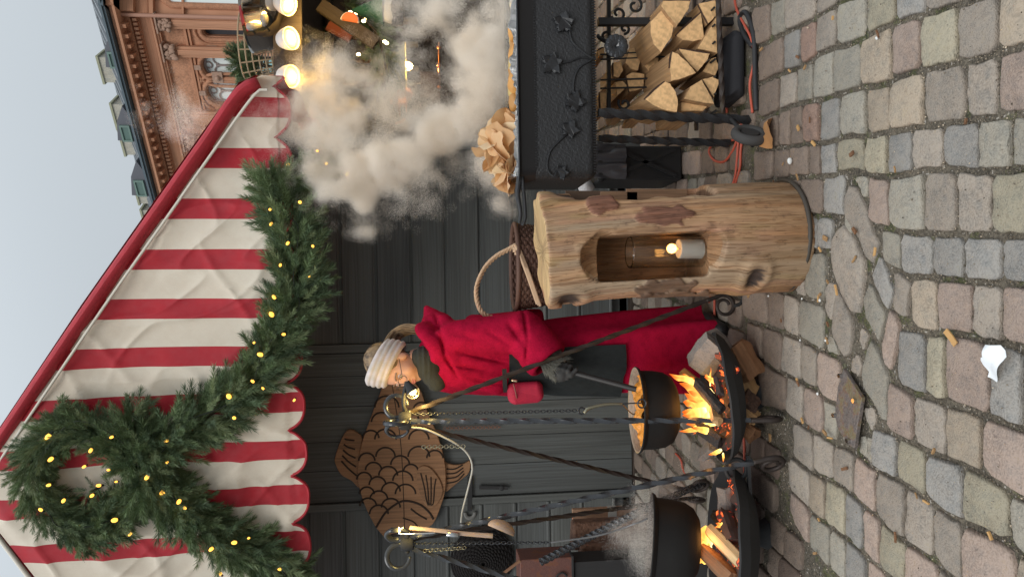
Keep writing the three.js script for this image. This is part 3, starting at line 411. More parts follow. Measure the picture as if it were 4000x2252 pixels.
// ---------------------------------------------------------------- the brick and terracotta building behind
{
  const o = onZ(490, 62, -30), d = V(-0.82, 0, -0.575).normalize(), n = V(-d.z, 0, d.x).multiplyScalar(-1); if (n.z < 0) n.negate();
  const O = V(o.x, 0, o.z), fac = (X, Y, off = 0) => { const r = ray(X, Y), q = O.clone().addScaledVector(n, off), t = q.clone().sub(EYE).dot(n) / r.dot(n), p = EYE.clone().addScaledVector(r, t); return [p.clone().sub(q).dot(d), p.y]; };
  const H = (X) => fac(X, 86)[1], S = (Y, X = 650) => fac(X, Y)[0];
  const B = thing('grand_building', 'large red terracotta building with arched windows, grey roof and pale chimneys far behind the awning', 'building', O);
  const w1 = new THREE.Matrix4().makeBasis(d, V(0, 1, 0), d.clone().cross(V(0, 1, 0))), sgn = d.clone().cross(V(0, 1, 0)).dot(n) > 0 ? 1 : -1;
  const toW = (g) => g.applyMatrix4(new THREE.Matrix4().makeBasis(d, V(0, 1, 0), n.clone())).translate(O.x, 0, O.z); // local x: along, y: up, z: outward
  const flipFix = (g) => { if (d.clone().cross(V(0, 1, 0)).dot(n) < 0) { g = g.index ? g.toNonIndexed() : g; for (const k in g.attributes) { const a = g.attributes[k], z = a.itemSize; for (let i = 0; i < a.count; i += 3) for (let c = 0; c < z; c++) { const p = (i + 1) * z + c, q = (i + 2) * z + c, t = a.array[p]; a.array[p] = a.array[q]; a.array[q] = t; } } } return g; };
  const fb = (s0, s1, h0, h1, o0, o1) => new THREE.BoxGeometry(s1 - s0, h1 - h0, o1 - o0).translate((s0 + s1) / 2, (h0 + h1) / 2, (o0 + o1) / 2);
  const P = (name, g, m, par = B) => part(name, flipFix(toW(g)), m, par);
  const plaster = mat([0.58, 0.3, 0.185], 0.9, { map: rep(T.grain, 0.35), bumpMap: rep(T.rough, 0.5), bumpScale: 0.01 }), plaster2 = mat([0.53, 0.26, 0.155], 0.9, { map: rep(T.grain, 0.4) }), stone = mat([0.42, 0.27, 0.2], 0.9, { map: rep(T.granite, 0.6) }), slate = mat([0.16, 0.18, 0.2], 0.55, { map: rep(T.grain, 0.3) }), metal = mat([0.09, 0.125, 0.15], 0.5), pale = mat([0.5, 0.48, 0.41], 0.9, { map: rep(T.granite, 0.7) }), moss = mat([0.4, 0.4, 0.28], 0.95, { map: rep(T.granite, 1) }), dark = mat([0.05, 0.05, 0.06], 0.6), bars = mat([0.3, 0.25, 0.24], 0.7), pane = pmat([0.82, 0.9, 0.9], 0.08), pane2 = pmat([0.36, 0.66, 0.68], 0.08);
  const sMin = -0.2, sMax = 30, hG = 0;
  // windows and niches: [left, right (photograph), top]
  const holes = []; const arch = (s0, s1, ht, hb, k = 14) => { const w = (s1 - s0) / 2, c = (s0 + s1) / 2, p = [[s0, hb]]; for (let i = 0; i <= k; i++) { const a = Math.PI * (1 - i / k); p.push([c + w * Math.cos(a), ht - w + w * Math.sin(a)]); } p.push([s1, hb]); return p; };
  const wn = [[216, 303, 790, 1], [318, 401, 806, 1], [103, 140, 793, 0]].map(([y0, y1, X, big]) => { const a = fac(X, y0), b = fac(X, y1); return { s0: Math.min(a[0], b[0]), s1: Math.max(a[0], b[0]), ht: (a[1] + b[1]) / 2, big }; });
  const bay = S(428, 660) - S(80, 660), W = []; for (let k = 0; k < 4; k++) for (const q of wn) W.push({ ...q, s0: q.s0 + bay * k * 1.0, s1: q.s1 + bay * k, ht: wn[0].ht + (q.big ? 0 : wn[2].ht - wn[0].ht) });
  const hb = (q) => q.ht - (q.big ? 5.2 : 3.1);
  { const s = new THREE.Shape([[sMin, hG], [sMax, hG], [sMax, H(597)], [sMin, H(597)]].map(([x, y]) => new THREE.Vector2(x, y))); for (const q of W) s.holes.push(new THREE.Path(arch(q.s0, q.s1, q.ht, hb(q)).map(([x, y]) => new THREE.Vector2(x, y))));
    P('wall', boxUV(new THREE.ExtrudeGeometry(s, { depth: 0.5, bevelEnabled: false }).translate(0, 0, -0.5), 1), plaster); P('rear_wall', fb(sMin, sMax, hG, H(469), -9, -1.2), plaster2); }
  for (const q of W) {
    const w = (q.s1 - q.s0) / 2, c = (q.s0 + q.s1) / 2, win = P(q.big ? 'window' : 'niche', fb(q.s0 - 0.1, q.s1 + 0.1, hb(q), q.ht + 0.1, -0.34, -0.28), q.big ? pane : dark);
    const ring = (r, t, o) => { const pts = []; for (let i = 0; i <= 16; i++) { const a = Math.PI * i / 16; pts.push(V(c + r * Math.cos(a), q.ht - w + r * Math.sin(a), o)); } pts.push(V(c - r, hb(q), o)); pts.unshift(V(c + r, hb(q), o)); return sweep(new THREE.CatmullRomCurve3(pts, false, 'centripetal'), t, { n: 6, seg: 40 }); };
    P('arch_moulding', join([ring(w + 0.12, 0.1, 0.02), ring(w + 0.34, 0.07, 0.02)]), plaster2, win);
    if (q.big) { const fr = [fb(c - 0.035, c + 0.035, hb(q), q.ht - w * 1.05, -0.28, -0.2), fb(q.s0, q.s1, q.ht - w - 1.55, q.ht - w - 1.42, -0.28, -0.19), ring(w - 0.03, 0.05, -0.22)];
      for (const sx of [-1, 1]) { const pts = []; for (let i = 0; i <= 10; i++) { const a = Math.PI * i / 10; pts.push(V(c + sx * w / 2 + (w / 2 - 0.06) * Math.cos(a), q.ht - w * 1.25 + (w / 2 - 0.06) * Math.sin(a), -0.24)); } fr.push(sweep(pts, 0.03, { n: 5, seg: 14 })); }
      fr.push(new THREE.TorusGeometry(w * 0.27, 0.03, 6, 20).translate(c, q.ht - w * 0.42, -0.24)); P('frame', join(fr), bars, win); P('lower_pane', fb(q.s0, q.s1, hb(q), q.ht - w - 1.5, -0.28, -0.265), pane2, win);
      P('keystone', join([fb(c - 0.1, c + 0.1, q.ht + 0.04, q.ht + 0.3, 0, 0.16)]), stone, win); P('impost', join([fb(q.s0 - 0.45, q.s0, q.ht - w - 0.3, q.ht - w + 0.12, 0, 0.14), ball(0.12, V(q.s0 - 0.2, q.ht - w - 0.1, 0.16), 1, 1, 1, 8)]), stone, win); }
    else { const l = []; for (let k = 0; k < 9; k++) for (let j = 0; j < 3; j++) l.push(new THREE.TorusGeometry(0.1, 0.025, 4, 10).translate(q.s0 + 0.12 + j * (w - 0.1), hb(q) + 0.4 + k * 0.3, -0.38)); P('lattice', join(l), mat([0.16, 0.17, 0.18], 0.6), win).userData.kind = 'stuff'; }
  }
  // entablature, from below upwards
  P('architrave', join([fb(sMin, sMax, H(621), H(613), 0, 0.14), fb(sMin, sMax, H(613), H(605), 0, 0.2), fb(sMin, sMax, H(605), H(597), 0, 0.27)]), plaster);
  P('frieze', fb(sMin, sMax, H(597), H(551), -0.6, 0.1), plaster); P('dentil_bed', fb(sMin, sMax, H(551), H(524), -0.6, 0.18), plaster2);
  const step = S(350, 540) - S(334, 540); { const dn = []; for (let s = sMin; s < 18; s += step) dn.push(fb(s, s + step * 0.55, H(548), H(532), 0.18, 0.4)); P('dentils', join(dn), plaster).userData.kind = 'stuff'; }
  P('cornice_bed', fb(sMin, sMax, H(524), H(500), -0.6, 0.36), plaster2); const bs = S(265, 515) - S(228, 515); for (let s = sMin + 0.3; s < 18; s += bs) P('modillion', join([fb(s, s + bs * 0.34, H(520), H(502), 0.36, 0.86), fb(s - 0.02, s + bs * 0.34 + 0.02, H(505), H(500), 0.36, 0.9)]), plaster2);
  P('cornice', join([fb(sMin - 0.9, sMax, H(500), H(490), -0.6, 0.98), sweep([V(sMin - 0.9, (H(490) + H(471)) / 2, 0.78), V(sMax, (H(490) + H(471)) / 2, 0.78)], (H(471) - H(490)) * 0.52, { n: 14, step: 4 })]), plaster);
  P('gutter', join([fb(sMin - 1, sMax, H(470), H(462), -0.5, 1.12), fb(sMin - 1, sMax, H(461), H(452), 0.98, 1.2), fb(sMin - 1, sMax, H(462), H(458), -0.5, 1.0)]), metal);
  for (const [y0, y1] of [[55, 103], [172, 214], [424, 478], [520, 560]]) { const a = S(y0, 660), b = S(y1, 660); P('pilaster', join([fb(Math.min(a, b), Math.max(a, b), hG, H(672), 0, 0.3), fb(Math.min(a, b) + 0.12, Math.max(a, b) - 0.12, hG, H(680), 0.3, 0.36)]), plaster);
    const l = [fb(Math.min(a, b) - 0.15, Math.max(a, b) + 0.15, H(627), H(621), 0, 0.55)]; for (let k = 0; k < 46; k++) l.push(ball(rr(0.05, 0.1), V(rr(Math.min(a, b) - 0.05, Math.max(a, b) + 0.05), rr(H(670), H(628)), 0.34 + rr(0, 0.12)), 1, rr(0.9, 1.6), 0.8, 8)); P('capital', join(l), stone); }
  P('string_course', join([fb(sMin, sMax, H(722), H(712), 0, 0.14), fb(sMin, sMax, H(735), H(727), 0, 0.1)]), plaster2); P('downpipe', sweep([V(S(50, 700), H(497), 0.5), V(S(50, 700), 0, 0.5)], 0.08, { n: 8, step: 1 }), mat([0.45, 0.24, 0.17], 0.6));
  // roof, dormers, chimneys
  const [, hr] = fac(410, 169, -5), he = H(458); const rp = (s, t) => V(s, mix(he, hr, t), mix(0.9, -5, t)); { const q = [rp(-6, 0), rp(sMax, 0), rp(sMax, 1), rp(-6, 1)], g = new THREE.BufferGeometry().setFromPoints([q[0], q[1], q[2], q[0], q[2], q[3]]); g.computeVertexNormals(); P('roof', boxUV(g), slate); P('roof_back', fb(-6, sMax, he, hr - 0.1, -9, -5.02), slate);
    const sm_ = []; for (let s = -6; s < 20; s += 0.62) sm_.push(sweep([rp(s, 0.02).add(V(0, 0.05, 0)), rp(s, 1).add(V(0, 0.05, 0))], 0.06, { n: 4, seg: 1, smooth: false })); P('roof_seams', join(sm_), mat([0.26, 0.28, 0.3], 0.5)).userData.kind = 'stuff'; P('ridge_cap', sweep([rp(-6, 1), rp(sMax, 1)], 0.1, { n: 6, step: 5 }), slate); }
  for (const [X0, X1, Y0, Y1] of [[376, 440, 217, 328], [429, 493, 401, 507], [461, 535, 508, 610], [519, 577, 712, 800], [546, 600, 816, 880]]) { const a = fac(X0, Y0, -3.6), b = fac(X0 + (Y1 - Y0) * 0.2, Y1, -3.6), s0 = Math.min(a[0], b[0]), s1 = Math.max(a[0], b[0]), ht = (a[1] + b[1]) / 2, c = P('chimney', fb(s0 + 0.08, s1 - 0.08, he, ht - 0.1, -4.6, -3.6), pale); P('coping', join([fb(s0, s1, ht - 0.1, ht, -4.66, -3.54)]), moss, c); }
  for (const [dx, dy] of [[0, 0], [47, 286], [102, 500]]) { const q = (X, Y, o = -0.2) => fac(X + dx, Y + dy, o), poly = [[408, 190], [412, 262], [486, 268], [474, 190], [428, 128]].map(([X, Y]) => q(X, Y)), dm = P('dormer', extrude(poly, 3.5, 0).translate(0, 0, -3.7), mat([0.12, 0.125, 0.145], 0.7)), a = q(426, 208), b = q(466, 258), s0 = Math.min(a[0], b[0]), s1 = Math.max(a[0], b[0]), h0 = Math.min(a[1], b[1]), h1 = Math.max(a[1], b[1]);
    P('panel', fb(s0, s1, h0, h1, -0.2, -0.15), mat([0.1, 0.17, 0.15], 0.6), dm); P('panel_trim', join([fb(s0 - 0.08, s1 + 0.08, h1, h1 + 0.07, -0.2, -0.1), fb(s0 - 0.08, s1 + 0.08, h0 - 0.07, h0, -0.2, -0.1), fb(s0 - 0.08, s0, h0, h1, -0.2, -0.1), fb(s1, s1 + 0.08, h0, h1, -0.2, -0.1)]), mat([0.15, 0.23, 0.2], 0.6), dm); }
  // the corner bay, which turns towards the square
  const C = O.clone().addScaledVector(d, sMin), bb = (x0, x1, h0, h1, o) => new THREE.BoxGeometry(x1 - x0, h1 - h0, 2).translate(C.x + (x0 + x1) / 2, (h0 + h1) / 2, C.z - 1 + o), wing = part('corner_bay', join([bb(-0.2, 9, 0, H(597), 0.2)]), plaster, B);
  part('bay_cornice', join([bb(-0.2, 9, H(597), H(551), 0.3), bb(-0.2, 9, H(551), H(500), 0.55), bb(-0.2, 9, H(500), H(471), 1.1), bb(-0.25, 9, H(621), H(604), 0.42), bb(-0.2, 9, H(735), H(727), 0.34)]), plaster2, wing); part('bay_gutter', bb(-0.3, 9, H(470), H(452), 1.3), metal, wing);
  { const q = onZ(590, 0, C.z + 0.3), x0 = q.x - C.x - 0.4, s = arch(x0 + 0.25, x0 + 2.4, q.y, q.y - 5).map(([x, y]) => [x + C.x, y]); part('bay_window', extrude(s, 0.06, 0).translate(0, 0, C.z + 0.2), pane, wing); part('bay_arch', sweep(s.map(([x, y]) => V(x, y, C.z + 0.24)), 0.14, { n: 6, seg: 30 }), plaster2, wing); }
}

// ---------------------------------------------------------------- the neighbouring stall behind the steam
const SZ = -5.2, sz = (X, Y, z = SZ) => onZ(X, Y, z);
const darkWood = mat([0.06, 0.045, 0.036], 0.8, { map: rep(T.wood, 0.7, 0.3), bumpMap: T.woodBump, bumpScale: 0.003 }), redWood = mat([0.2, 0.05, 0.03], 0.75, { map: rep(T.wood, 1, 0.5) });
const lampGlass = mat([1, 0.75, 0.35], 0.2, { emissive: col(1, 0.5, 0.08), emissiveIntensity: 1.5 }), lampCore = mat([1, 0.85, 0.5], 0.2, { emissive: col(1, 0.8, 0.42), emissiveIntensity: 7 });
{
  const top = sz(1066, 150).y, xL = sz(1200, 700).x - 0.35, stall = thing('market_stall', 'dark timber market stall seen through the steam, under three bell lamps', 'stall', V(1.9, 0, SZ - 1.2));
  const bx = (n, x0, x1, y0, y1, z0, z1, m = darkWood) => part(n, boxUV(boxAt(x1 - x0, y1 - y0, z1 - z0, V((x0 + x1) / 2, (y0 + y1) / 2, (z0 + z1) / 2)), 0.6), m, stall);
  bx('fascia', xL, 4, top - 0.2, top, SZ - 0.04, SZ); bx('roof', xL, 4, top - 0.03, top - 0.005, SZ - 2.4, SZ - 0.045); bx('back_wall', xL, 4, 0, top - 0.03, SZ - 2.44, SZ - 2.4); bx('side_wall', xL, xL + 0.04, 0, top - 0.03, SZ - 2.4, SZ - 0.05);
  const yc = sz(2010, 300, SZ - 0.6).y; bx('counter', xL + 0.05, 4, yc - 0.06, yc, SZ - 1.2, SZ - 0.55); bx('counter_front', xL + 0.05, 4, 0.02, yc - 0.06, SZ - 1.2, SZ - 1.15);
  for (const X of [1290, 1460, 1640]) { const y = sz(X, 300, SZ - 2.2).y; bx('shelf', xL + 0.05, 4, y - 0.015, y + 0.015, SZ - 2.4, SZ - 2.15); }
  part('brace', sweep([sz(1250, 20, SZ - 0.3), sz(1470, 170, SZ - 0.3)], 0.07, { n: 4, flat: 0.5, smooth: false, step: 0.2 }), darkWood, stall); part('red_plank', sweep([sz(1285, 90, SZ - 0.5), sz(1375, 140, SZ - 0.5)], 0.085, { n: 4, flat: 0.25, smooth: false, step: 0.2 }), redWood, stall);
  const sp = part('round_sign', new THREE.CylinderGeometry(0.062, 0.062, 0.03, 32, 1, false, 0, Math.PI).rotateX(Math.PI / 2).rotateZ(-0.15).translate(0, 0, 0), mat([0.6, 0.16, 0.05], 0.5), stall, false); sp.position.copy(sz(1366, 82, SZ - 0.2)).sub(stall.position); part('sign_rim', new THREE.TorusGeometry(0.062, 0.008, 8, 30, Math.PI).rotateZ(-0.15 - Math.PI / 2 + Math.PI * 0), mat([0.8, 0.8, 0.78], 0.5), sp, false);
  // three bell lamps on the fascia
  const bell = [[0.001, 0.0], [0.03, 0.0], [0.052, -0.02], [0.07, -0.06], [0.078, -0.1], [0.078, -0.12], [0.073, -0.12], [0.073, -0.1], [0.06, -0.05], [0.001, -0.02]];
  [[1132, 298, 0.55, -0.35, 'bell lamp nearest the striped awning, lit warm yellow'], [1130, 150, 0.62, -0.05, 'middle one of the three lit bell lamps on the dark fascia'], [1120, 15, 0.5, -0.7, 'bell lamp cut by the edge of the photo, turned away to the side']].forEach(([X, Y, tilt, turn, label]) => {
    const p = sz(X, Y, SZ + 0.16), t = thing('bell_lamp', label, 'lamp', p, 'bell lamps on the fascia of the stall behind the steam'), q = new THREE.Quaternion().setFromEuler(new THREE.Euler(-tilt, 0, turn * 0.6, 'ZXY')), put = (g) => g.applyQuaternion(q).translate(p.x, p.y, p.z);
    part('lamp_shade', put(lathe(bell, V(0, 0.1, 0), 32)), pmat([0.55, 0.5, 0.46], 0.45), t); const lb = part('lamp_bulb', put(ball(0.062, V(0, -0.004, 0), 1, 0.4, 1, 24)), lampGlass, t); part('filament', put(ball(0.036, V(0, -0.016, 0), 1, 0.5, 1, 18)), lampCore, lb); part('lamp_arm', sweep([p.clone().add(V(0, 0.07, -0.03)), p.clone().add(V(0, 0.06, -0.1)), V(p.x, Math.min(top - 0.05, p.y + 0.06), SZ)], 0.012, { n: 6 }), M.ironMatte, t);
    const l = new THREE.PointLight(new THREE.Color(1, 0.62, 0.15), 0.75); l.name = 'lamp_glow'; l.position.copy(V(0, -0.075, 0).applyQuaternion(q)); l.castShadow = true; l.shadow.radius = 3; t.add(l);
  });
  // on its roof: a great steel bowl, a wire basket, a little fir, a rack
  const bc = sz(982, -8, SZ - 0.1), bowl = solo('steel_bowl', lathe([[0.385, 0], [0.4, 0.004], [0.4, -0.006], [0.39, -0.02], [0.36, -0.12], [0.28, -0.21], [0.14, -0.265], [0.001, -0.28], [0.001, -0.27], [0.14, -0.255], [0.27, -0.2], [0.35, -0.115], [0.38, -0.02], [0.385, 0]], bc, 72), mat([0.5, 0.49, 0.47], 0.07, { metalness: 1 }), 'big polished steel bowl on the stall roof above the bell lamps', 'bowl');
  { const w = [], c = sz(1020, 175, SZ - 0.35); for (let i = 0; i < 16; i++) { const a = i / 16 * Math.PI * 2; w.push(sweep([c.clone().add(V(0.26 * Math.cos(a), 0.12, 0.2 * Math.sin(a))), c.clone().add(V(0.2 * Math.cos(a), -0.1, 0.16 * Math.sin(a)))], 0.006, { n: 5, seg: 2 })); } for (let k = 0; k < 6; k++) { const r = mix(0.2, 0.26, k / 5), p = []; for (let i = 0; i < 24; i++) { const a = i / 24 * Math.PI * 2; p.push(c.clone().add(V(r * Math.cos(a), mix(-0.1, 0.12, k / 5), r * 0.77 * Math.sin(a)))); } w.push(sweep(p, 0.006, { n: 5, closed: true, seg: 40 })); } solo('wicker_basket', join(w), mat([0.4, 0.3, 0.18], 0.8), 'open pale wicker basket on the stall roof beside the steel bowl', 'basket'); }
  const fp = sz(1062, 262, SZ - 0.5), fir = thing('small_fir', 'small green fir tip on the roof of the stall left of the steel bowl', 'plant', fp), tip = sz(942, 240, SZ - 0.5);
  { const list = []; for (let i = 0; i < 150; i++) { const t = R(), p = fp.clone().lerp(tip, 0.3 + 0.68 * t), a = R() * 6.28, w = mix(0.1, 0.03, t); p.add(V(w * R() * Math.cos(a), 0, w * R() * Math.sin(a))); list.push({ p, d: V(Math.cos(a), 0.7, Math.sin(a)), s: rr(0.5, 0.9) }); } needles(fir, list, 3); part('trunk', sweep([fp, tip], 0.014, { n: 6 }), coreMat, fir); }
  { const r = []; for (let i = 0; i < 4; i++) r.push(sweep([sz(1010 + i * 12, 215, SZ - 0.8), sz(1008 + i * 12, 292, SZ - 0.8)], 0.008, { n: 5, seg: 2 })); for (const Y of [225, 285]) r.push(sweep([sz(1005, Y, SZ - 0.8), sz(1066, Y, SZ - 0.8)], 0.01, { n: 5, seg: 2 })); solo('metal_rack', join(r), M.iron, 'dark metal rack standing on the stall roof behind the fir tip', 'rack'); }
  // inside it
  const sg = thing('pine_swag', 'pine swag with tiny lights hanging inside the stall behind the steam', 'garland', sz(1430, 130, SZ - 0.8)), sw = [[1330, 10], [1400, 60], [1470, 130], [1500, 230], [1520, 330]].map(([X, Y]) => sz(X, Y, SZ - 0.8)); needles(sg, rope(sw, () => 0.16, 230), 9); part('twig_core', sweep(sw, 0.012, { n: 5 }), coreMat, sg);
  for (const [X, Y] of [[1368, 48], [1392, 50], [1448, 55], [1420, 82], [1484, 48], [1430, 68], [1422, 135], [1400, 212], [1518, 80], [1432, 158], [1502, 162], [1510, 168]]) { const p = sz(X, Y, SZ - 0.6); part('light_bulb', ball(0.013, p, 1, 1.3, 1, 8), glowCore, sg); }
  const pl = sz(1585, 258, SZ - 1.0), pen = thing('pendant_lamp', 'lit pendant lamp with a yellow cone shade inside the stall behind the steam', 'lamp', pl); part('lamp_shade', lathe([[0.02, 0.22], [0.05, 0.2], [0.2, 0], [0.195, 0], [0.045, 0.19]], pl, 32), pmat([0.5, 0.48, 0.16], 0.6, { side: THREE.DoubleSide }), pen); part('lamp_bulb', ball(0.04, pl.clone().add(V(0, -0.01, 0)), 1, 1.2, 1, 14), mat([1, 0.8, 0.5], 0.3, { emissive: col(1, 0.66, 0.25), emissiveIntensity: 14 }), pen); part('lamp_cord', sweep([pl.clone().add(V(0, 0.2, 0)), V(pl.x, top - 0.03, pl.z)], 0.006, { n: 5, seg: 2 }), M.ironMatte, pen);
  const l2 = new THREE.PointLight(new THREE.Color(1, 0.6, 0.25), 0.9); l2.position.set(0, -0.09, 0); l2.castShadow = true; l2.name = 'pendant_glow'; pen.add(l2);
  const cop = mat([0.75, 0.3, 0.12], 0.28, { metalness: 1 }), rk = thing('copper_rail', 'thin shining copper rail frame below the pendant lamp in the stall', 'rail', sz(1716, 250, SZ - 0.9)); part('rail', sweep([sz(1714, 165, SZ - 0.9), sz(1716, 345, SZ - 0.9)], 0.008, { n: 6, seg: 3 }), cop, rk); for (const Y of [185, 255, 340]) part('knob', ball(0.018, sz(1714, Y, SZ - 0.9), 1, 1, 1, 10), cop, rk);
  const ct = thing('drinks_crate', 'small crate of dark bottles with orange ends inside the stall', 'crate', sz(1725, 355, SZ - 1)); part('crate_side', boxAt(0.3, 0.17, 0.02, sz(1680, 350, SZ - 0.9)), mat([0.12, 0.07, 0.05], 0.7), ct); for (const Y of [325, 385]) part('crate_end', boxAt(0.02, 0.17, 0.2, sz(1680, Y, SZ - 1)), mat([0.7, 0.2, 0.06], 0.5), ct); for (let i = 0; i < 6; i++) { const p = sz(1720, 330 + i * 10, SZ - 1); part('bottle', lathe([[0.001, 0], [0.022, 0], [0.022, 0.13], [0.009, 0.18], [0.009, 0.22], [0.001, 0.22]], p, 12), mat([0.03, 0.02, 0.01], 0.15), ct); }
  const kp = sz(1612, 400, SZ - 0.9); const ket = thing('copper_kettle', 'round copper kettle on the dark stove inside the stall', 'kettle', kp); part('pot', lathe([[0.001, 0], [0.09, 0], [0.125, 0.05], [0.11, 0.12], [0.05, 0.16], [0.02, 0.17], [0.02, 0.19], [0.001, 0.19]], kp, 28), mat([0.5, 0.19, 0.09], 0.35, { metalness: 1 }), ket); part('spout', sweep([kp.clone().add(V(-0.1, 0.05, 0)), kp.clone().add(V(-0.16, 0.09, 0)), kp.clone().add(V(-0.18, 0.15, 0))], 0.014, { n: 8 }), mat([0.5, 0.19, 0.09], 0.35, { metalness: 1 }), ket);
  const st = sz(1680, 428, SZ - 0.9); const stove = thing('small_stove', 'dark iron stove with a bright door edge inside the stall', 'stove', st); part('stove_body', boxAt(0.16, 0.25, 0.2, st.clone().add(V(0, 0.12, 0)), 0, 0.012), M.ironMatte, stove); part('stove_door', boxAt(0.1, 0.1, 0.012, st.clone().add(V(0, 0.14, 0.105)), 0, 0.004), M.iron, stove); part('door_trim', boxAt(0.12, 0.008, 0.014, st.clone().add(V(0.01, 0.2, 0.106))), cop, stove);
  for (let i = 0; i < 14; i++) { const sh = [1290, 1460, 1640][i % 3], p = sz(sh, 20 + i * 31, SZ - 2.25), k = rr(0.7, 1.2); p.y += 0.016; solo('shelf_bottle', lathe([[0.001, 0], [0.035 * k, 0], [0.035 * k, 0.16 * k], [0.013 * k, 0.22 * k], [0.013 * k, 0.28 * k], [0.001, 0.28 * k]], p, 14), [mat([0.03, 0.05, 0.02], 0.12), mat([0.16, 0.07, 0.02], 0.12), mat([0.35, 0.3, 0.22], 0.2)][i % 3], 'bottle on the back shelves of the dark stall behind the steam', 'bottle', 'bottles on the back shelves of the stall'); }
  const gn = sz(1572, 46, SZ - 0.4), doll = thing('felt_gnome', 'felt gnome with a white woolly head and dark body hanging in the stall corner', 'doll', gn); part('body', lathe([[0.001, -0.02], [0.1, 0], [0.11, 0.06], [0.07, 0.14], [0.001, 0.16]], gn, 20), mat([0.03, 0.03, 0.045], 0.9), doll); part('beard', bend(ball(0.1, gn.clone().add(V(0, 0.1, 0.03)), 1, 1, 0.7, 24), (v) => { const k = 0.012 * noise3(v.x * 40, v.y * 40, v.z * 40); v.x += k; v.y += k; }), mat([0.6, 0.6, 0.58], 0.95), doll); part('hat', lathe([[0.11, 0.15], [0.1, 0.16], [0.06, 0.28], [0.001, 0.4]], gn, 20), mat([0.03, 0.12, 0.06], 0.9), doll);
}

// ---------------------------------------------------------------- the hollowed log with a candle in it
const logTex = tex(1024, 1024, (u, v) => { // weathered barkless wood, grain along v
  const w = fbm(u * 4, v * 2, 31, 3, 4, 2), g = fbm(u * 90 + 3 * w, v * 5, 5, 4, 0, 5), f = noise3(u * 420 + 4 * w, v * 16, 6, 0, 16), c = ss(0.42, 0.62, noise3(u * 150 + 4 * w, v * 9, 17, 0, 9) + 0.3 * w), sp = ss(0.45, 0.75, fbm(u * 40, v * 30, 9, 3, 40, 30) * 1.6), st = ss(0.1, 0.4, fbm(u * 7, v * 5, 12, 4, 7, 5)), k = 0.95 + 0.2 * g + 0.2 * f - 0.24 * c - 0.2 * sp - 0.22 * st;
  return [k, k * (0.98 - 0.08 * c - 0.04 * st), k * (0.95 - 0.16 * c - 0.02 * st)]; }), logBump = grey(512, 512, (u, v) => { const w = fbm(u * 4, v * 2, 31, 3, 4, 2); return 0.5 + 0.3 * fbm(u * 90 + 3 * w, v * 5, 5, 4, 0, 5) + 0.2 * noise3(u * 420 + 4 * w, v * 16, 6, 0, 16) - 0.5 * ss(0.42, 0.62, noise3(u * 150 + 4 * w, v * 9, 17, 0, 9) + 0.3 * w); });
const logBase = onY(3072, 925), logTop = onZ(2112, 985, logBase.z - 0.02);
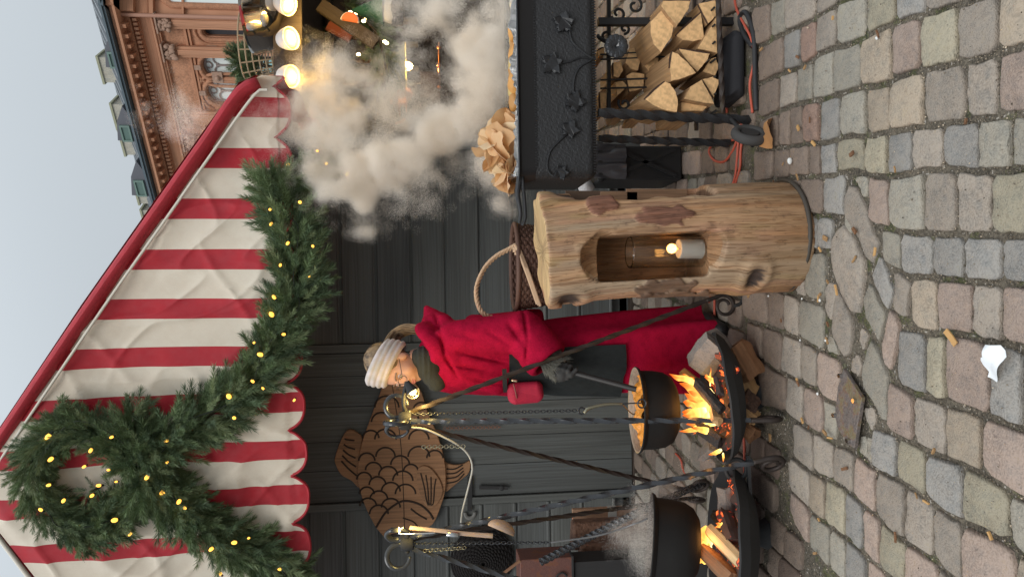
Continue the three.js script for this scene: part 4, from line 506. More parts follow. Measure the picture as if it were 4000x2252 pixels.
{
  const t = thing('log_lantern', 'tall hollowed log lantern with a candle window, standing on the cobbles', 'log', logBase), Hh = logTop.y, lean = logTop.x - logBase.x, rad = 0.214, O = logBase;
  const W = (X, Y, zz = 0.2) => { const p = onZ(X, Y, O.z + zz); return [p.x - O.x, p.y]; };  // on the log's face
  const [wl, wt] = W(2352, 1092), [wr, wb] = W(2786, 908), knots = [[...W(2222, 1172, 0.1), 0.026, 0.05], [...W(2945, 1085, 0.14), 0.045, 0.034], [...W(2240, 760, 0.05), 0.03, 0.09]], barks = [[...W(2590, 838), 0.04, 0.1, 1], [...W(2600, 1125, 0.12), 0.035, 0.12, 0], [...W(2650, 1165, 0.06), 0.03, 0.16, 0], [...W(2330, 800, 0.1), 0.04, 0.07, 1]];
  const ax = (y) => lean * y / Hh + 0.012 * Math.sin(y * 3.1);
  const sbox = (x, y, z, a, b, c, r) => { const dx = Math.abs(x) - a + r, dy = Math.abs(y) - b + r, dz = Math.abs(z) - c + r; return Math.hypot(Math.max(dx, 0), Math.max(dy, 0), Math.max(dz, 0)) + Math.min(Math.max(dx, dy, dz), 0) - r; };
  const f = (x, y, z) => {
    const px = x - ax(y), d0 = Math.hypot(px, z); let a = d0 - rad - 0.004 * Math.cos(y * 5) + 0.012 * ss(0.14, 0, y) * 0;
    if (Math.abs(a) < 0.05) { const th = Math.atan2(z, px), c = Math.cos(th), s = Math.sin(th); a -= 0.012 * fbm(c * 1.6, s * 1.6, y * 1.7, 3) + 0.0035 * noise3(c * 16, s * 16, y * 3); for (const [kx, ky, ra, rb] of knots) { const q = Math.hypot((x - kx) / ra, (y - ky) / rb); if (z > 0) a += 0.016 * Math.exp(-q * q * 2.2) - 0.012 * Math.exp(-((q - 1.35) ** 2) * 3); } for (const [kx, ky, ra, rb, k] of barks) { const q = Math.hypot((x - kx) / ra, (y - ky) / rb) + 0.3 * noise3(x * 40, y * 30, 3); if (z > 0) a -= 0.009 * ss(1.05, 0.9, q); } }
    a = smax(a, y - (Hh + 0.09 * (x - ax(y)) + 0.05 * z + 0.006 * noise3(x * 14, z * 14, 5)), 0.006); a = Math.max(a, -y);
    const cx = (wl + wr) / 2 + (y - (wt + wb) / 2) * lean / Hh * 0.9, hw = (wr - wl) / 2, hc = (wt + wb) / 2, hh = (wt - wb) / 2;
    a = smax(a, -sbox(x - cx, y - hc, z - 0.13, hw, hh, 0.2, 0.012), 0.004);                                     // the candle's window
    a = smax(a, -ell(x - cx, y - wt + 0.0, z - rad - 0.01, hw * 1.16, 0.08, 0.095) + 0.006 * noise3(x * 50, y * 30, 2), 0.004); a = smax(a, -ell(x - cx, y - wb + 0.0, z - rad - 0.02, hw * 1.08, 0.05, 0.085) + 0.005 * noise3(x * 60, y * 30, 7), 0.004);
    a = smax(a, -sbox(x - ax(y) - 0.2, y - (0.62 * Hh), z - 0.045, 0.085, 0.262, 0.095, 0.02) + 0.012 * noise3(y * 16, z * 14, 9), 0.012);      // the window in its right side
    return a;
  };
  const g = nets(f, [-0.3, -0.02, -0.3], [0.33, Hh + 0.06, 0.3], 0.0062);
  const pos = g.attributes.position, uv = new Float32Array(pos.count * 2); for (let i = 0; i < pos.count; i++) { const x = pos.getX(i), y = pos.getY(i), z = pos.getZ(i); uv[i * 2] = Math.atan2(x - ax(y), z) * 0.45; uv[i * 2 + 1] = y * 1.7; } g.setAttribute('uv', new THREE.BufferAttribute(uv, 2));
  paint(g, (v) => {
    const px = v.x - ax(v.y), d = Math.hypot(px, v.z), c = px / (d || 1), s = v.z / (d || 1), n = fbm(c * 3, s * 3, v.y * 1.2, 4), q = fbm(c * 12, s * 12, v.y * 1.6, 3), m = noise3(c * 30, s * 30, v.y * 3), st = ss(0.05, 0.5, q + 0.5 * n), pk = ss(0.0, 0.4, fbm(c * 5, s * 5, v.y * 2.5 + 4, 4));
    let k = [0.43, 0.285, 0.175]; k = k.map((x, i) => mix(x, [0.42, 0.22, 0.105][i], ss(0.02, 0.32, n))); k = k.map((x, i) => mix(x, [0.36, 0.29, 0.215][i], ss(-0.05, -0.38, n))); k = k.map((x, i) => mix(x, [0.2, 0.12, 0.075][i], st * 0.7)); k = k.map((x, i) => mix(x, [0.36, 0.215, 0.155][i], pk * 0.6) * (1 + 0.2 * m));
    const alg = ss(0.16, 0.42, fbm(c * 4, s * 4, v.y * 4 + 9, 3)) * 0.5; k = k.map((x, i) => mix(x, [0.3, 0.25, 0.1][i], alg * 0.7));
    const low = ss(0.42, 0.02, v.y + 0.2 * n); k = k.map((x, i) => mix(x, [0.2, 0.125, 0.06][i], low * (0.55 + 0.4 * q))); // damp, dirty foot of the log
    if (v.z > 0) { for (const [kx, ky, ra, rb] of knots) { const e = Math.hypot((v.x - kx) / ra, (v.y - ky) / rb); k = k.map((x, i) => mix(x, [0.05, 0.035, 0.03][i], ss(1.1, 0.6, e + 0.25 * m))); } for (const [kx, ky, ra, rb, pink] of barks) { const e = Math.hypot((v.x - kx) / ra, (v.y - ky) / rb) + 0.3 * noise3(v.x * 40, v.y * 30, 3); k = k.map((x, i) => mix(x, (pink ? [0.2, 0.1, 0.07] : [0.15, 0.1, 0.07])[i] * (1 + 0.35 * m), ss(1.06, 0.96, e))); } }
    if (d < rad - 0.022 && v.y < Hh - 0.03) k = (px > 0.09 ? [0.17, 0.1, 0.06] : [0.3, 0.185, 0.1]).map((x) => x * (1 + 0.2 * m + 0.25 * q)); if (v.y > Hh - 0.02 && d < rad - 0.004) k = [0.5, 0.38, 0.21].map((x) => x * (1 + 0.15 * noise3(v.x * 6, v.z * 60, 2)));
    return k.map((x, i) => x * [1.14, 1.04, 0.95][i]); });
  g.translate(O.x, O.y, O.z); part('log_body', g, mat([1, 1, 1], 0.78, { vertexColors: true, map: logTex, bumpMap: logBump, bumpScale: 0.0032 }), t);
  const band = []; for (let i = 0; i < 60; i++) { const a = i / 60 * Math.PI * 2; band.push(V(O.x + 0.2165 * Math.cos(a) + 0.004, 0.022, O.z + 0.2165 * Math.sin(a))); } part('base_ring', sweep(band, 0.009, { n: 8, closed: true, seg: 120 }), mat([0.05, 0.04, 0.03], 0.6), t);
  { const y = onZ(2470, 770, O.z).y; part('side_back', boxAt(0.05, 0.5, 0.01, V(O.x + ax(y) + 0.185, y, O.z - 0.058), 0, 0.002), mat([0.12, 0.075, 0.05], 0.9), t); }
  for (const [X, h] of [[2330, 0.004], [2482, 0.004], [2732, 0.004]]) { const y = onZ(X, 770, O.z).y; part('side_slat', boxUV(boxAt(0.05, [0.148, 0.247, 0.04][[2330, 2482, 2732].indexOf(X)] , 0.012, V(O.x + ax(y) + 0.19, y - 0.1, O.z - 0.044), 0, 0.002), 0.5), mat([0.34, 0.2, 0.12], 0.8, { map: T.wood }), t); }
  // glass, candle, flame
  const jx = W(2600, 985, 0.06), jb = W(2768, 985, 0.06)[1], jt = W(2450, 985, 0.06)[1], jp = V(O.x + jx[0], jb, O.z + 0.085), jr = 0.058, jar = thing('glass_jar', 'clear glass jar with a lit candle inside the window of the hollowed log', 'jar', jp);
  part('glass', lathe([[0.001, 0], [jr - 0.004, 0], [jr, 0.006], [jr + 0.002, jt - jb - 0.004], [jr - 0.001, jt - jb], [jr - 0.003, jt - jb - 0.003], [jr - 0.005, 0.022], [jr - 0.02, 0.016], [0.001, 0.016]], jp, 40, 0.5), pmat([0.96, 0.98, 0.97], 0.03, { transmission: 1, thickness: 0.01, ior: 1.45, specularIntensity: 1 }), jar);
  const ch = W(2640, 985, 0.06)[1] - jb; const cnd = thing('white_candle', 'white pillar candle burning in the glass jar', 'candle', jp.clone().add(V(0.012, 0.018, 0))); part('wax', lathe([[0.001, 0], [0.036, 0], [0.037, 0.003], [0.037, ch - 0.02], [0.034, ch - 0.018], [0.02, ch - 0.028], [0.001, ch - 0.03]], cnd.position, 32), pmat([0.8, 0.77, 0.72], 0.5, { transmission: 0.25 }), cnd);
  const fp = cnd.position.clone().add(V(0.0, ch - 0.028, 0)); part('wick', sweep([fp, fp.clone().add(V(0.002, 0.012, 0))], 0.0012, { n: 5, seg: 2 }), mat([0.02, 0.02, 0.02], 0.9), cnd); part('candle_flame', lathe([[0.0005, 0], [0.004, 0.004], [0.0048, 0.009], [0.003, 0.017], [0.0004, 0.026]], fp.clone().add(V(0, 0.008, 0)), 14), mat([1, 0.6, 0.2], 0.5, { emissive: col(1, 0.36, 0.05), emissiveIntensity: 3.5 }), cnd);
  const l = new THREE.PointLight(new THREE.Color(1, 0.45, 0.1), 0.011); l.name = 'candle_light'; l.position.set(0, ch + 0.012, 0.016); l.castShadow = true; cnd.add(l);
}
// the wicker basket that looks over the log, on a crate behind it
{
  const bz = -3.35, p = onZ(2075, 1040, bz), y0 = p.y - 0.13, b = thing('wicker_basket', 'dark wicker basket with a pale hooped handle standing behind the hollowed log', 'basket', V(p.x, y0, bz));
  const wick = mat([0.1, 0.05, 0.035], 0.7), pale = mat([0.5, 0.34, 0.22], 0.75), rows = []; const rx = (k) => 0.17 + 0.03 * k, rz = (k) => 0.13 + 0.02 * k, h = 0.2;
  for (let k = 0; k < 16; k++) { const q = [], t = k / 15; for (let i = 0; i < 56; i++) { const a = i / 56 * Math.PI * 2, o = 0.005 * (i % 2 ? 1 : -1) * (k % 2 ? 1 : -1); q.push(V(p.x + (rx(t) + o) * Math.cos(a), y0 + h * t, bz + (rz(t) + o) * Math.sin(a))); } rows.push(sweep(q, 0.0075, { n: 5, closed: true, seg: 112 })); } part('weave', join(rows), wick, b);
  const st = []; for (let i = 0; i < 28; i++) { const a = i / 28 * Math.PI * 2; st.push(sweep([V(p.x + rx(0) * Math.cos(a), y0, bz + rz(0) * Math.sin(a)), V(p.x + rx(1.05) * Math.cos(a), y0 + h * 1.04, bz + rz(1.05) * Math.sin(a))], 0.005, { n: 5, seg: 2 })); } part('stakes', join(st), mat([0.14, 0.075, 0.05], 0.7), b).userData.kind = 'stuff';
  const q = []; for (let i = 0; i < 56; i++) { const a = i / 56 * Math.PI * 2; q.push(V(p.x + (rx(1) + 0.003) * Math.cos(a), y0 + h + 0.008, bz + (rz(1) + 0.003) * Math.sin(a))); } part('rim', sweep(q, 0.012, { n: 8, closed: true, seg: 120 }), wick, b); part('floor', new THREE.CylinderGeometry(0.17, 0.17, 0.01, 40).scale(1, 1, 0.76).translate(p.x, y0 + 0.005, bz), wick, b);
  const hp = [[2015, 958], [1985, 975], [1940, 1000], [1895, 1045], [1865, 1110], [1862, 1160], [1880, 1215], [1925, 1240], [1990, 1245]].map(([X, Y], i) => onZ(X, Y, bz + 0.09 - 0.012 * i)), strand = (ph) => { const c = curve(hp), o = []; for (let i = 0; i <= 160; i++) { const t = i / 160, k = c.getPointAt(t), a = t * 60 + ph; k.add(V(0.006 * Math.cos(a), 0.006 * Math.sin(a), 0.006 * Math.sin(a + 1))); o.push(k); } return sweep(o, 0.0065, { n: 6, seg: 200 }); };
  part('handle', join([0, 2.1, 4.2].map(strand)), pale, b); part('handle_binding', join([[[2008, 985], [2030, 945]], [[2014, 995], [2035, 955]], [[2002, 970], [2040, 965]]].map(([u, v]) => sweep([onZ(u[0], u[1], bz + 0.12), onZ(v[0], v[1], bz + 0.13)], 0.008, { n: 6, seg: 3 }))), pale, b);
  part('rib', join([[0, 0], [6, 4], [-6, -4]].map(([o, k]) => sweep([onZ(2020 + o, 960 + k, bz + 0.14), onZ(2060 + o, 1060 + k, bz + 0.165), onZ(2105 + o, 1190 + k, bz + 0.15)], 0.0075, { n: 6, seg: 8 }))), pale, b);
  const ch = y0 - 0.003, cr = thing('wooden_crate', 'plain wooden crate under the basket behind the log', 'crate', V(p.x, 0, bz)); for (let k = 0; k < 5; k++) for (const sx of [-1, 1]) part('slat', boxUV(boxAt(0.3, 0.11, 0.016, V(p.x, 0.075 + k * (ch - 0.13) / 4, bz + sx * 0.13), 0, 0.003), 0.5), M.birchSplit, cr); for (const sx of [-1, 1]) for (const k of [-1, 1]) part('corner_post', boxAt(0.03, ch - 0.02, 0.03, V(p.x + sx * 0.13, (ch - 0.02) / 2 + 0.01, bz + k * 0.105)), M.birchSplit, cr); part('lid', boxUV(boxAt(0.31, 0.016, 0.29, V(p.x, ch - 0.008, bz), 0, 0.003), 0.5), M.birchSplit, cr);
}

// ---------------------------------------------------------------- tripods of twisted iron, cauldrons, fires
const horn = (A, o, r = 0.05) => { const c = A.clone().add(V(0, 0.03, 0)).addScaledVector(o, r), p = []; for (let i = 0; i <= 22; i++) { const a = Math.PI * (1.05 - 1.55 * i / 22), k = r * (1 - 0.1 * i / 22); p.push(c.clone().addScaledVector(o, k * Math.cos(a)).add(V(0, k * Math.sin(a), 0))); } return p; };
const scroll = (F, o, r = 0.052, turns = 1.3) => { const c = F.clone().add(V(0, r + 0.012, 0)), p = []; for (let i = 0; i <= 40; i++) { const a = -Math.PI * 2 * turns * i / 40 + 0.5, k = r * (1 - 0.55 * i / 40); p.push(c.clone().addScaledVector(o, k * Math.cos(a)).add(V(0, k * Math.sin(a), 0))); } return p; };
function tripod(name, label, A, feet) {
  const t = thing(name, label, 'tripod', V(A.x, 0, A.z), 'twisted iron tripods over the fires');
  feet.forEach(([F, r, via, m], i) => { const o = V(F.x - A.x, 0, F.z - A.z).normalize(), S = A.clone().addScaledVector(o, 0.025), sc = scroll(F.clone().addScaledVector(o, -0.03), o), pts = [S, ...(via ?? []), sc[0].clone().add(V(0, 0.06, 0)).addScaledVector(o, -0.02)];
    const lg = part('leg', sweep(new THREE.CatmullRomCurve3(pts, false, 'centripetal'), r, { n: 4, step: 0.008, twist: 3, rot: i }), m ?? M.iron, t); part('foot_scroll', sweep([pts[pts.length - 1], ...sc], (q) => r * (0.95 - 0.35 * q), { n: 6, step: 0.008 }), m ?? M.ironRust, lg); part('top_horn', sweep([S.clone().add(V(0, -0.03, 0)).addScaledVector(o, 0.01), ...horn(A.clone().addScaledVector(o, 0.012), o)], (q) => r * (1.1 - 0.4 * q), { n: 6, step: 0.008, flat: 0.8 }), M.iron, lg); });
  part('collar', join([lathe([[0.001, -0.03], [0.036, -0.03], [0.04, -0.02], [0.04, 0.01], [0.034, 0.022], [0.001, 0.022]], A, 20), ...feet.map(([F]) => { const o = V(F.x - A.x, 0, F.z - A.z).normalize(); return ball(0.011, A.clone().addScaledVector(o, 0.043).add(V(0, -0.005, 0)), 1, 1, 1, 8); })]), M.ironMatte, t);
  return t;
}
const A1 = at(1578, 1642, 3.02), A2 = at(1585, 2112, 2.98);
tripod('iron_tripod', 'tall twisted iron tripod over the cauldron of orange stew, in front of the woman', A1, [[onY(3075, 1636), 0.0125], [onY(2880, 1168), 0.0115, null, M.ironRust], [onY(2775, 1905), 0.0115, null, M.ironRust]]);
tripod('iron_tripod', 'tall twisted iron tripod over the cauldron at the corner of the photo', A2, [[onY(3085, 1795), 0.0125], [onY(2755, 1945), 0.0115, null, M.ironRust], [V(-1.52, 0, -2.9), 0.0125]]);
part; // chains
function chain(P, Q, n, r = 0.0062) { const l = []; for (let i = 0; i < n; i++) { const p = P.clone().lerp(Q, (i + 0.5) / n), L = P.distanceTo(Q) / n; const g = new THREE.TorusGeometry(r, 0.0016, 5, 10).scale(1, L * 0.72 / r, 1); if (i % 2) g.rotateY(Math.PI / 2); g.applyQuaternion(new THREE.Quaternion().setFromUnitVectors(V(0, 1, 0), Q.clone().sub(P).normalize())); l.push(g.translate(p.x, p.y, p.z)); } return join(l); }
function cauldron(name, label, C, R0, H0, tiltX, tiltZ, stew) { // C: middle of the rim
  const t = thing(name, label, 'cauldron', C), q = new THREE.Quaternion().setFromEuler(new THREE.Euler(tiltX, 0, tiltZ)), put = (g) => g.applyQuaternion(q).translate(C.x, C.y, C.z), k = H0;
  part('pot_body', put(lathe([[R0, 0.004], [R0 + 0.004, 0], [R0 - 0.003, -0.01], [R0 - 0.014, -0.018], [R0 - 0.015, -k * 0.4], [R0 - 0.022, -k * 0.66], [R0 * 0.78, -k * 0.84], [R0 * 0.6, -k * 0.95], [R0 * 0.3, -k * 0.995], [0.001, -k]], V(), 64)), pmat([0.013, 0.012, 0.0115], 0.7, { specularIntensity: 0.45, bumpMap: T.rough, bumpScale: 0.0015 }), t);
  part('pot_lining', put(lathe([[R0, 0.004], [R0 - 0.007, 0.002], [R0 - 0.018, -0.02], [R0 - 0.024, -k * 0.4], [R0 * 0.7, -k * 0.8], [0.001, -k * 0.9]], V(), 64)), mat(stew ? [0.42, 0.33, 0.24] : [0.1, 0.075, 0.06], 0.6, { map: T.rust }), t);
  const g = new THREE.CircleGeometry(R0 - 0.016, 64, 0); const disc = new THREE.RingGeometry(0.001, R0 - 0.0225, 80, 26).rotateX(-Math.PI / 2); bend(disc, (v) => { const d = Math.hypot(v.x, v.z); v.y = -0.022 + (stew ? 0.03 * ss(R0, 0, Math.hypot(v.x - 0.03, v.z - 0.05) * 1.3) + 0.016 * noise3(v.x * 34, v.z * 34, 2) + 0.009 * noise3(v.x * 75, v.z * 75, 4) + 0.02 * ss(0.1, 0.17, v.z) : -0.02); if (stew) v.y = Math.min(v.y, 0.012); });
  part(stew ? 'stew' : 'broth', put(disc), stew ? mat([0.85, 0.36, 0.06], 0.4, { map: rep(T.rust, 6) }) : mat([0.12, 0.06, 0.03], 0.15), t);
  return [t, put, q];
}
const C1 = at(2487, 1600, 3.02), [pot1] = cauldron('cauldron', 'black cauldron full of orange stew hanging over the bright fire', C1, 0.18, 0.17, -0.1, -0.01, true);
{ const hook = at(2285, 1605, 3.02), e = at(2430, 1576, 3.0); part('bail', join([sweep([at(2432, 1578, 3.02), at(2470, 1574, 2.95), at(2505, 1573, 2.85)], 0.003, { n: 5, seg: 8 }), sweep([at(2432, 1580, 3.02), at(2465, 1612, 3.12), at(2478, 1618, 3.18)], 0.003, { n: 5, seg: 8 })]), M.iron, pot1); part('ring', new THREE.TorusGeometry(0.017, 0.0035, 6, 20).translate(at(2508, 1575, 2.842).x, at(2508, 1575, 2.842).y, at(2508, 1575, 2.842).z), M.iron, pot1);
  const c = thing('hanging_chain', 'thin iron chain with a curved hook that holds the cauldron of orange stew', 'chain', A1.clone().add(V(0, -0.75, 0))); part('links', chain(at(1600, 1618, 3.02), at(2262, 1603, 3.02), 54), M.iron, c); part('eye', new THREE.TorusGeometry(0.014, 0.004, 6, 16).translate(at(2272, 1604, 3.02).x, at(2272, 1604, 3.02).y, at(2272, 1604, 3.02).z), M.iron, c); part('hook', sweep([at(2282, 1612, 3.02), at(2290, 1600, 3.02), at(2320, 1588, 3.02), at(2370, 1578, 3.02), at(2432, 1577, 3.02)], (q) => 0.0075 - 0.003 * q, { n: 7 }), mat([0.3, 0.28, 0.2], 0.35, { metalness: 0.8 }), c);
  const c3 = thing('loose_chain', 'short loose chain hanging at the shoulder of the tripod before the fish', 'chain', at(1800, 1742, 3)); part('links', chain(at(1650, 1745, 3.0), at(1815, 1742, 3.0), 15, 0.008), mat([0.3, 0.28, 0.2], 0.4, { metalness: 0.7 }), c3);
  const cw = thing('grey_cable', 'thin pale cable looping down from the tripod across the carved fish', 'cable', at(1830, 1800, 3.05)); part('wire', sweep([[1600, 1668], [1660, 1675], [1740, 1710], [1800, 1745], [1835, 1785], [1845, 1830], [1835, 1880], [1820, 1940], [1806, 1995], [1800, 2040]].map(([X, Y]) => at(X, Y, 3.04)), 0.0042, { n: 6 }), mat([0.4, 0.39, 0.36], 0.5), cw);
  const rs = thing('rusty_chain', 'short rusty chain lying against the door beside the tripod', 'chain', at(1900, 1670, 4.7)); part('links', chain(onZ(1735, 1672, HZ + 0.03), onZ(1955, 1667, HZ + 0.03), 26, 0.012), mat([0.28, 0.12, 0.07], 0.7), rs); }
const C2 = at(2540, 2108, 2.93), [pot2] = cauldron('cauldron', 'big blackened cauldron steaming over the fire at the corner of the photo', C2, 0.186, 0.2, -0.25, -0.09, false);
{ const c = thing('hanging_chain', 'fine dark chain down to the blackened cauldron at the corner of the photo', 'chain', at(2200, 2120, 2.95)); part('links', chain(at(1612, 2122, 2.97), at(2150, 2118, 2.95), 46), M.iron, c); part('rod', sweep([at(2150, 2118, 2.95), at(2340, 2090, 2.95), at(2480, 2045, 2.93), at(2528, 2025, 2.78)], 0.004, { n: 6 }), mat([0.2, 0.2, 0.2], 0.4, { metalness: 0.6 }), c); const c2 = thing('loose_chain', 'short pale chain hanging beside the wooden ladle', 'chain', at(1815, 2138, 2.98)); part('links', chain(at(1655, 2150, 2.97), at(1818, 2138, 2.97), 15, 0.008), mat([0.3, 0.28, 0.2], 0.4, { metalness: 0.7 }), c2); }
{ // the thick ribbed bar of a third stand
  const b = thing('ribbed_bar', 'thick ribbed iron bar slanting behind the corner cauldron', 'bar', onY(2760, 1885)); part('bar', sweep([at(2110, 2195, 3.35), at(2470, 2012, 3.35), onY(2765, 1880).add(V(0, 0.01, 0))], 0.019, { n: 4, step: 0.006, twist: 9 }), M.iron, b);
  const l = thing('ladle', 'wooden ladle with red stains hanging from the corner tripod', 'ladle', at(1960, 2060, 2.9)); const bc = at(1958, 2066, 2.9), wood = mat([0.5, 0.36, 0.26], 0.7, { map: rep(T.rust, 2) });
  const bw = part('ladle_bowl', new THREE.SphereGeometry(0.058, 28, 18, 0, Math.PI * 2, 0, Math.PI * 0.56).scale(1, 0.62, 0.85).rotateZ(-2.0).rotateY(0.3).translate(bc.x, bc.y, bc.z), Object.assign(wood, { side: THREE.DoubleSide }), l); part('handle', sweep([at(1600, 2060, 2.9), at(1720, 2072, 2.9), at(1820, 2084, 2.9), at(1925, 2092, 2.9)], (q) => 0.008 + 0.002 * q, { n: 8, flat: 0.7 }), wood, l); part('hook', sweep([at(1575, 2060, 2.9), at(1560, 2066, 2.9), at(1556, 2078, 2.9), at(1575, 2084, 2.9), at(1700, 2080, 2.9)], 0.004, { n: 6 }), M.steel, l); part('ferrule', sweep([at(1745, 2085, 2.89), at(1790, 2088, 2.89)], 0.01, { n: 10, seg: 2 }), M.steel, l);
  // clamp lamp on the first tripod
  const lp = at(1612, 1530, 2.98), la = thing('clamp_lamp', 'small clamp lamp with a wire guard, lighting the tripod before the woman', 'lamp', lp), ax = at(1640, 1580, 2.98).sub(at(1590, 1500, 3.0)).normalize(), q = new THREE.Quaternion().setFromUnitVectors(V(0, -1, 0), ax), put = (g) => g.applyQuaternion(q).translate(lp.x, lp.y, lp.z);
  part('lamp_shade', put(lathe([[0.001, 0.05], [0.012, 0.05], [0.015, 0.035], [0.027, 0.0], [0.025, 0.0], [0.012, 0.03], [0.001, 0.033]], V(), 24)), M.ironMatte, la); part('lamp_bulb', put(ball(0.016, V(0, 0.004, 0), 1, 1.2, 1, 14)), mat([1, 0.8, 0.5], 0.3, { emissive: col(1, 0.74, 0.3), emissiveIntensity: 9 }), la); for (const r of [0, 1, 2]) part('wire_guard', put(new THREE.TorusGeometry(0.029, 0.002, 6, 20, Math.PI).rotateY(r * Math.PI / 3).rotateZ(Math.PI).scale(1, 0.9, 1)), mat([0.5, 0.45, 0.3], 0.3, { metalness: 0.8 }), la); part('clamp', sweep([lp.clone().addScaledVector(ax, -0.05), at(1575, 1560, 3.0), at(1580, 1600, 3.01)], 0.008, { n: 6 }), M.ironMatte, la);
  const L = new THREE.PointLight(new THREE.Color(1, 0.68, 0.2), 0.24); L.name = 'clamp_lamp_light'; L.position.copy(ax.clone().multiplyScalar(0.05)); L.castShadow = true; la.add(L);
  const lp2 = at(1556, 2068, 2.86), lb = thing('clip_light', 'tiny clip light shining warm beside the ladle on the corner tripod', 'lamp', lp2); part('lamp_body', sweep([lp2.clone().add(V(0, 0.0, 0)), lp2.clone().add(V(0.0, 0.03, 0))], 0.011, { n: 12, seg: 2 }), M.ironMatte, lb); part('lamp_bulb', ball(0.0105, lp2, 1, 0.8, 1, 12), mat([1, 0.85, 0.6], 0.3, { emissive: col(1, 0.8, 0.45), emissiveIntensity: 6 }), lb); const L2 = new THREE.PointLight(new THREE.Color(1, 0.72, 0.22), 0.12); L2.name = 'clip_light_glow'; L2.position.set(0, -0.025, 0.02); L2.castShadow = true; lb.add(L2);
}
// bowls of fire
const charMat = mat([0.035, 0.03, 0.028], 0.85, { map: T.rust, bumpMap: rep(T.rough, 2), bumpScale: 0.008 }), ashMat = mat([0.27, 0.245, 0.225], 0.95, { map: rep(T.granite, 1.5), bumpMap: rep(T.rough, 1), bumpScale: 0.006 }), tanMat = mat([0.5, 0.3, 0.14], 0.75, { map: rep(T.wood, 1, 1), bumpMap: T.woodBump, bumpScale: 0.002 }), paleMat = mat([0.66, 0.54, 0.32], 0.7, { map: rep(T.wood, 1, 1), bumpMap: T.woodBump, bumpScale: 0.002 }), brownMat = mat([0.3, 0.15, 0.075], 0.8, { map: rep(T.wood, 1, 1), bumpMap: T.woodBump, bumpScale: 0.003 });
const emberTex = tex(256, 256, (u, v) => { const n = fbm(u * 6, v * 6, 8, 4, 6, 6) + 0.3 * noise3(u * 40, v * 40, 4, 40, 40), k = ss(0.12, 0.5, n); return [k, k * k * 0.35, k * k * k * 0.08]; });
const emberMat = mat([0.06, 0.04, 0.035], 0.9, { emissive: col(1, 0.55, 0.4), emissiveMap: emberTex, emissiveIntensity: 1.6 });
function billet(P, Q, r, seed, k = 3, flat = 0.75) { // an uneven split piece of wood between two points
  const q = rng(seed), n = 7, ang = [], rad = []; for (let i = 0; i < n; i++) { ang.push((i + 0.5 * (q() - 0.5)) / n * Math.PI * 2); rad.push(r * (0.72 + 0.5 * q())); }
  const d = Q.clone().sub(P), L = d.length(), N = 9, pos = [], uv = [], idx = [], m = new THREE.Matrix4().makeRotationFromQuaternion(new THREE.Quaternion().setFromUnitVectors(V(0, 1, 0), d.normalize()));
  for (let j = 0; j <= N; j++) for (let i = 0; i <= n; i++) { const a = ang[i % n] + (i === n ? Math.PI * 2 : 0), R_ = rad[i % n] * (1 + 0.1 * noise3(i % n * 3.1, j * 0.6, seed)) * (j === 0 || j === N ? 0.95 : 1), v = V(Math.cos(a) * R_, L * j / N + (j === 0 || j === N ? 0.02 * (q() - 0.5) * (i < n ? 1 : 0) : 0), Math.sin(a) * R_ * flat).applyMatrix4(m).add(P); pos.push(v.x, v.y, v.z); uv.push(i * 0.08, L * j / N / 0.5); }
  for (let j = 0; j < N; j++) for (let i = 0; i < n; i++) { const a = j * (n + 1) + i, b = a + n + 1; idx.push(a, b, a + 1, b, b + 1, a + 1); }
  for (const [j, f] of [[0, 1], [N, -1]]) { const c = pos.length / 3, p = j ? Q : P; pos.push(p.x, p.y, p.z); uv.push(0, 0); for (let i = 0; i < n; i++) { const a = j * (n + 1) + i; f > 0 ? idx.push(c, a, a + 1) : idx.push(c, a + 1, a); } }
  const g = new THREE.BufferGeometry(); g.setAttribute('position', new THREE.Float32BufferAttribute(pos, 3)); g.setAttribute('uv', new THREE.Float32BufferAttribute(uv, 2)); g.setIndex(idx); const f = unindex(g); f.computeVertexNormals(); return f;
}
function fireBowl(label, C, R0, D0, tilt, roll) { const t = thing('fire_bowl', label, 'fire bowl', V(C.x, 0, C.z)), q = new THREE.Quaternion().setFromEuler(new THREE.Euler(tilt, 0, roll)), wob = (g) => bend(g, (v) => { const a = Math.atan2(v.z, v.x), d = Math.hypot(v.x, v.z); v.y += 0.014 * ss(R0 * 0.6, R0, d) * noise3(Math.cos(a) * 2.2, Math.sin(a) * 2.2, 4); }).applyQuaternion(q).translate(C.x, C.y, C.z);
  part('bowl', wob(lathe([[R0, 0.006], [R0 + 0.008, 0], [R0 - 0.02, -D0 * 0.4], [R0 * 0.7, -D0 * 0.85], [R0 * 0.35, -D0], [0.001, -D0], [0.001, -D0 + 0.01], [R0 * 0.34, -D0 + 0.01], [R0 * 0.68, -D0 * 0.8], [R0 - 0.028, -D0 * 0.36], [R0, 0.006]], V(), 64)), M.ironMatte, t);
  part('stand', lathe([[0.06, C.y - D0 - 0.004], [0.04, (C.y - D0) * 0.5], [0.06, 0.01], [0.065, 0.0], [0.03, (C.y - D0) * 0.5], [0.05, C.y - D0 - 0.004]], V(C.x, 0, C.z - 0.05), 24), M.ironMatte, t);
  const bed = new THREE.RingGeometry(0.001, R0 * 0.86, 40, 14).rotateX(-Math.PI / 2); bend(bed, (v) => { v.y = -D0 * 0.3 + 0.025 * noise3(v.x * 22, v.z * 22, 3) + 0.02 * noise3(v.x * 50, v.z * 50, 1); }).applyQuaternion(q).translate(C.x, C.y, C.z); part('ember_bed', boxUV(bed, 0.25), emberMat, t); return t; }
const B1 = at(2800, 1548, 2.98), B2 = at(2830, 2112, 2.93);
const bowl1 = fireBowl('black iron fire bowl under the cauldron of orange stew', B1, 0.262, 0.085, -0.17, 0.05), bowl2 = fireBowl('black iron fire bowl with coals under the blackened corner cauldron', B2, 0.3, 0.105, -0.2, -0.1);
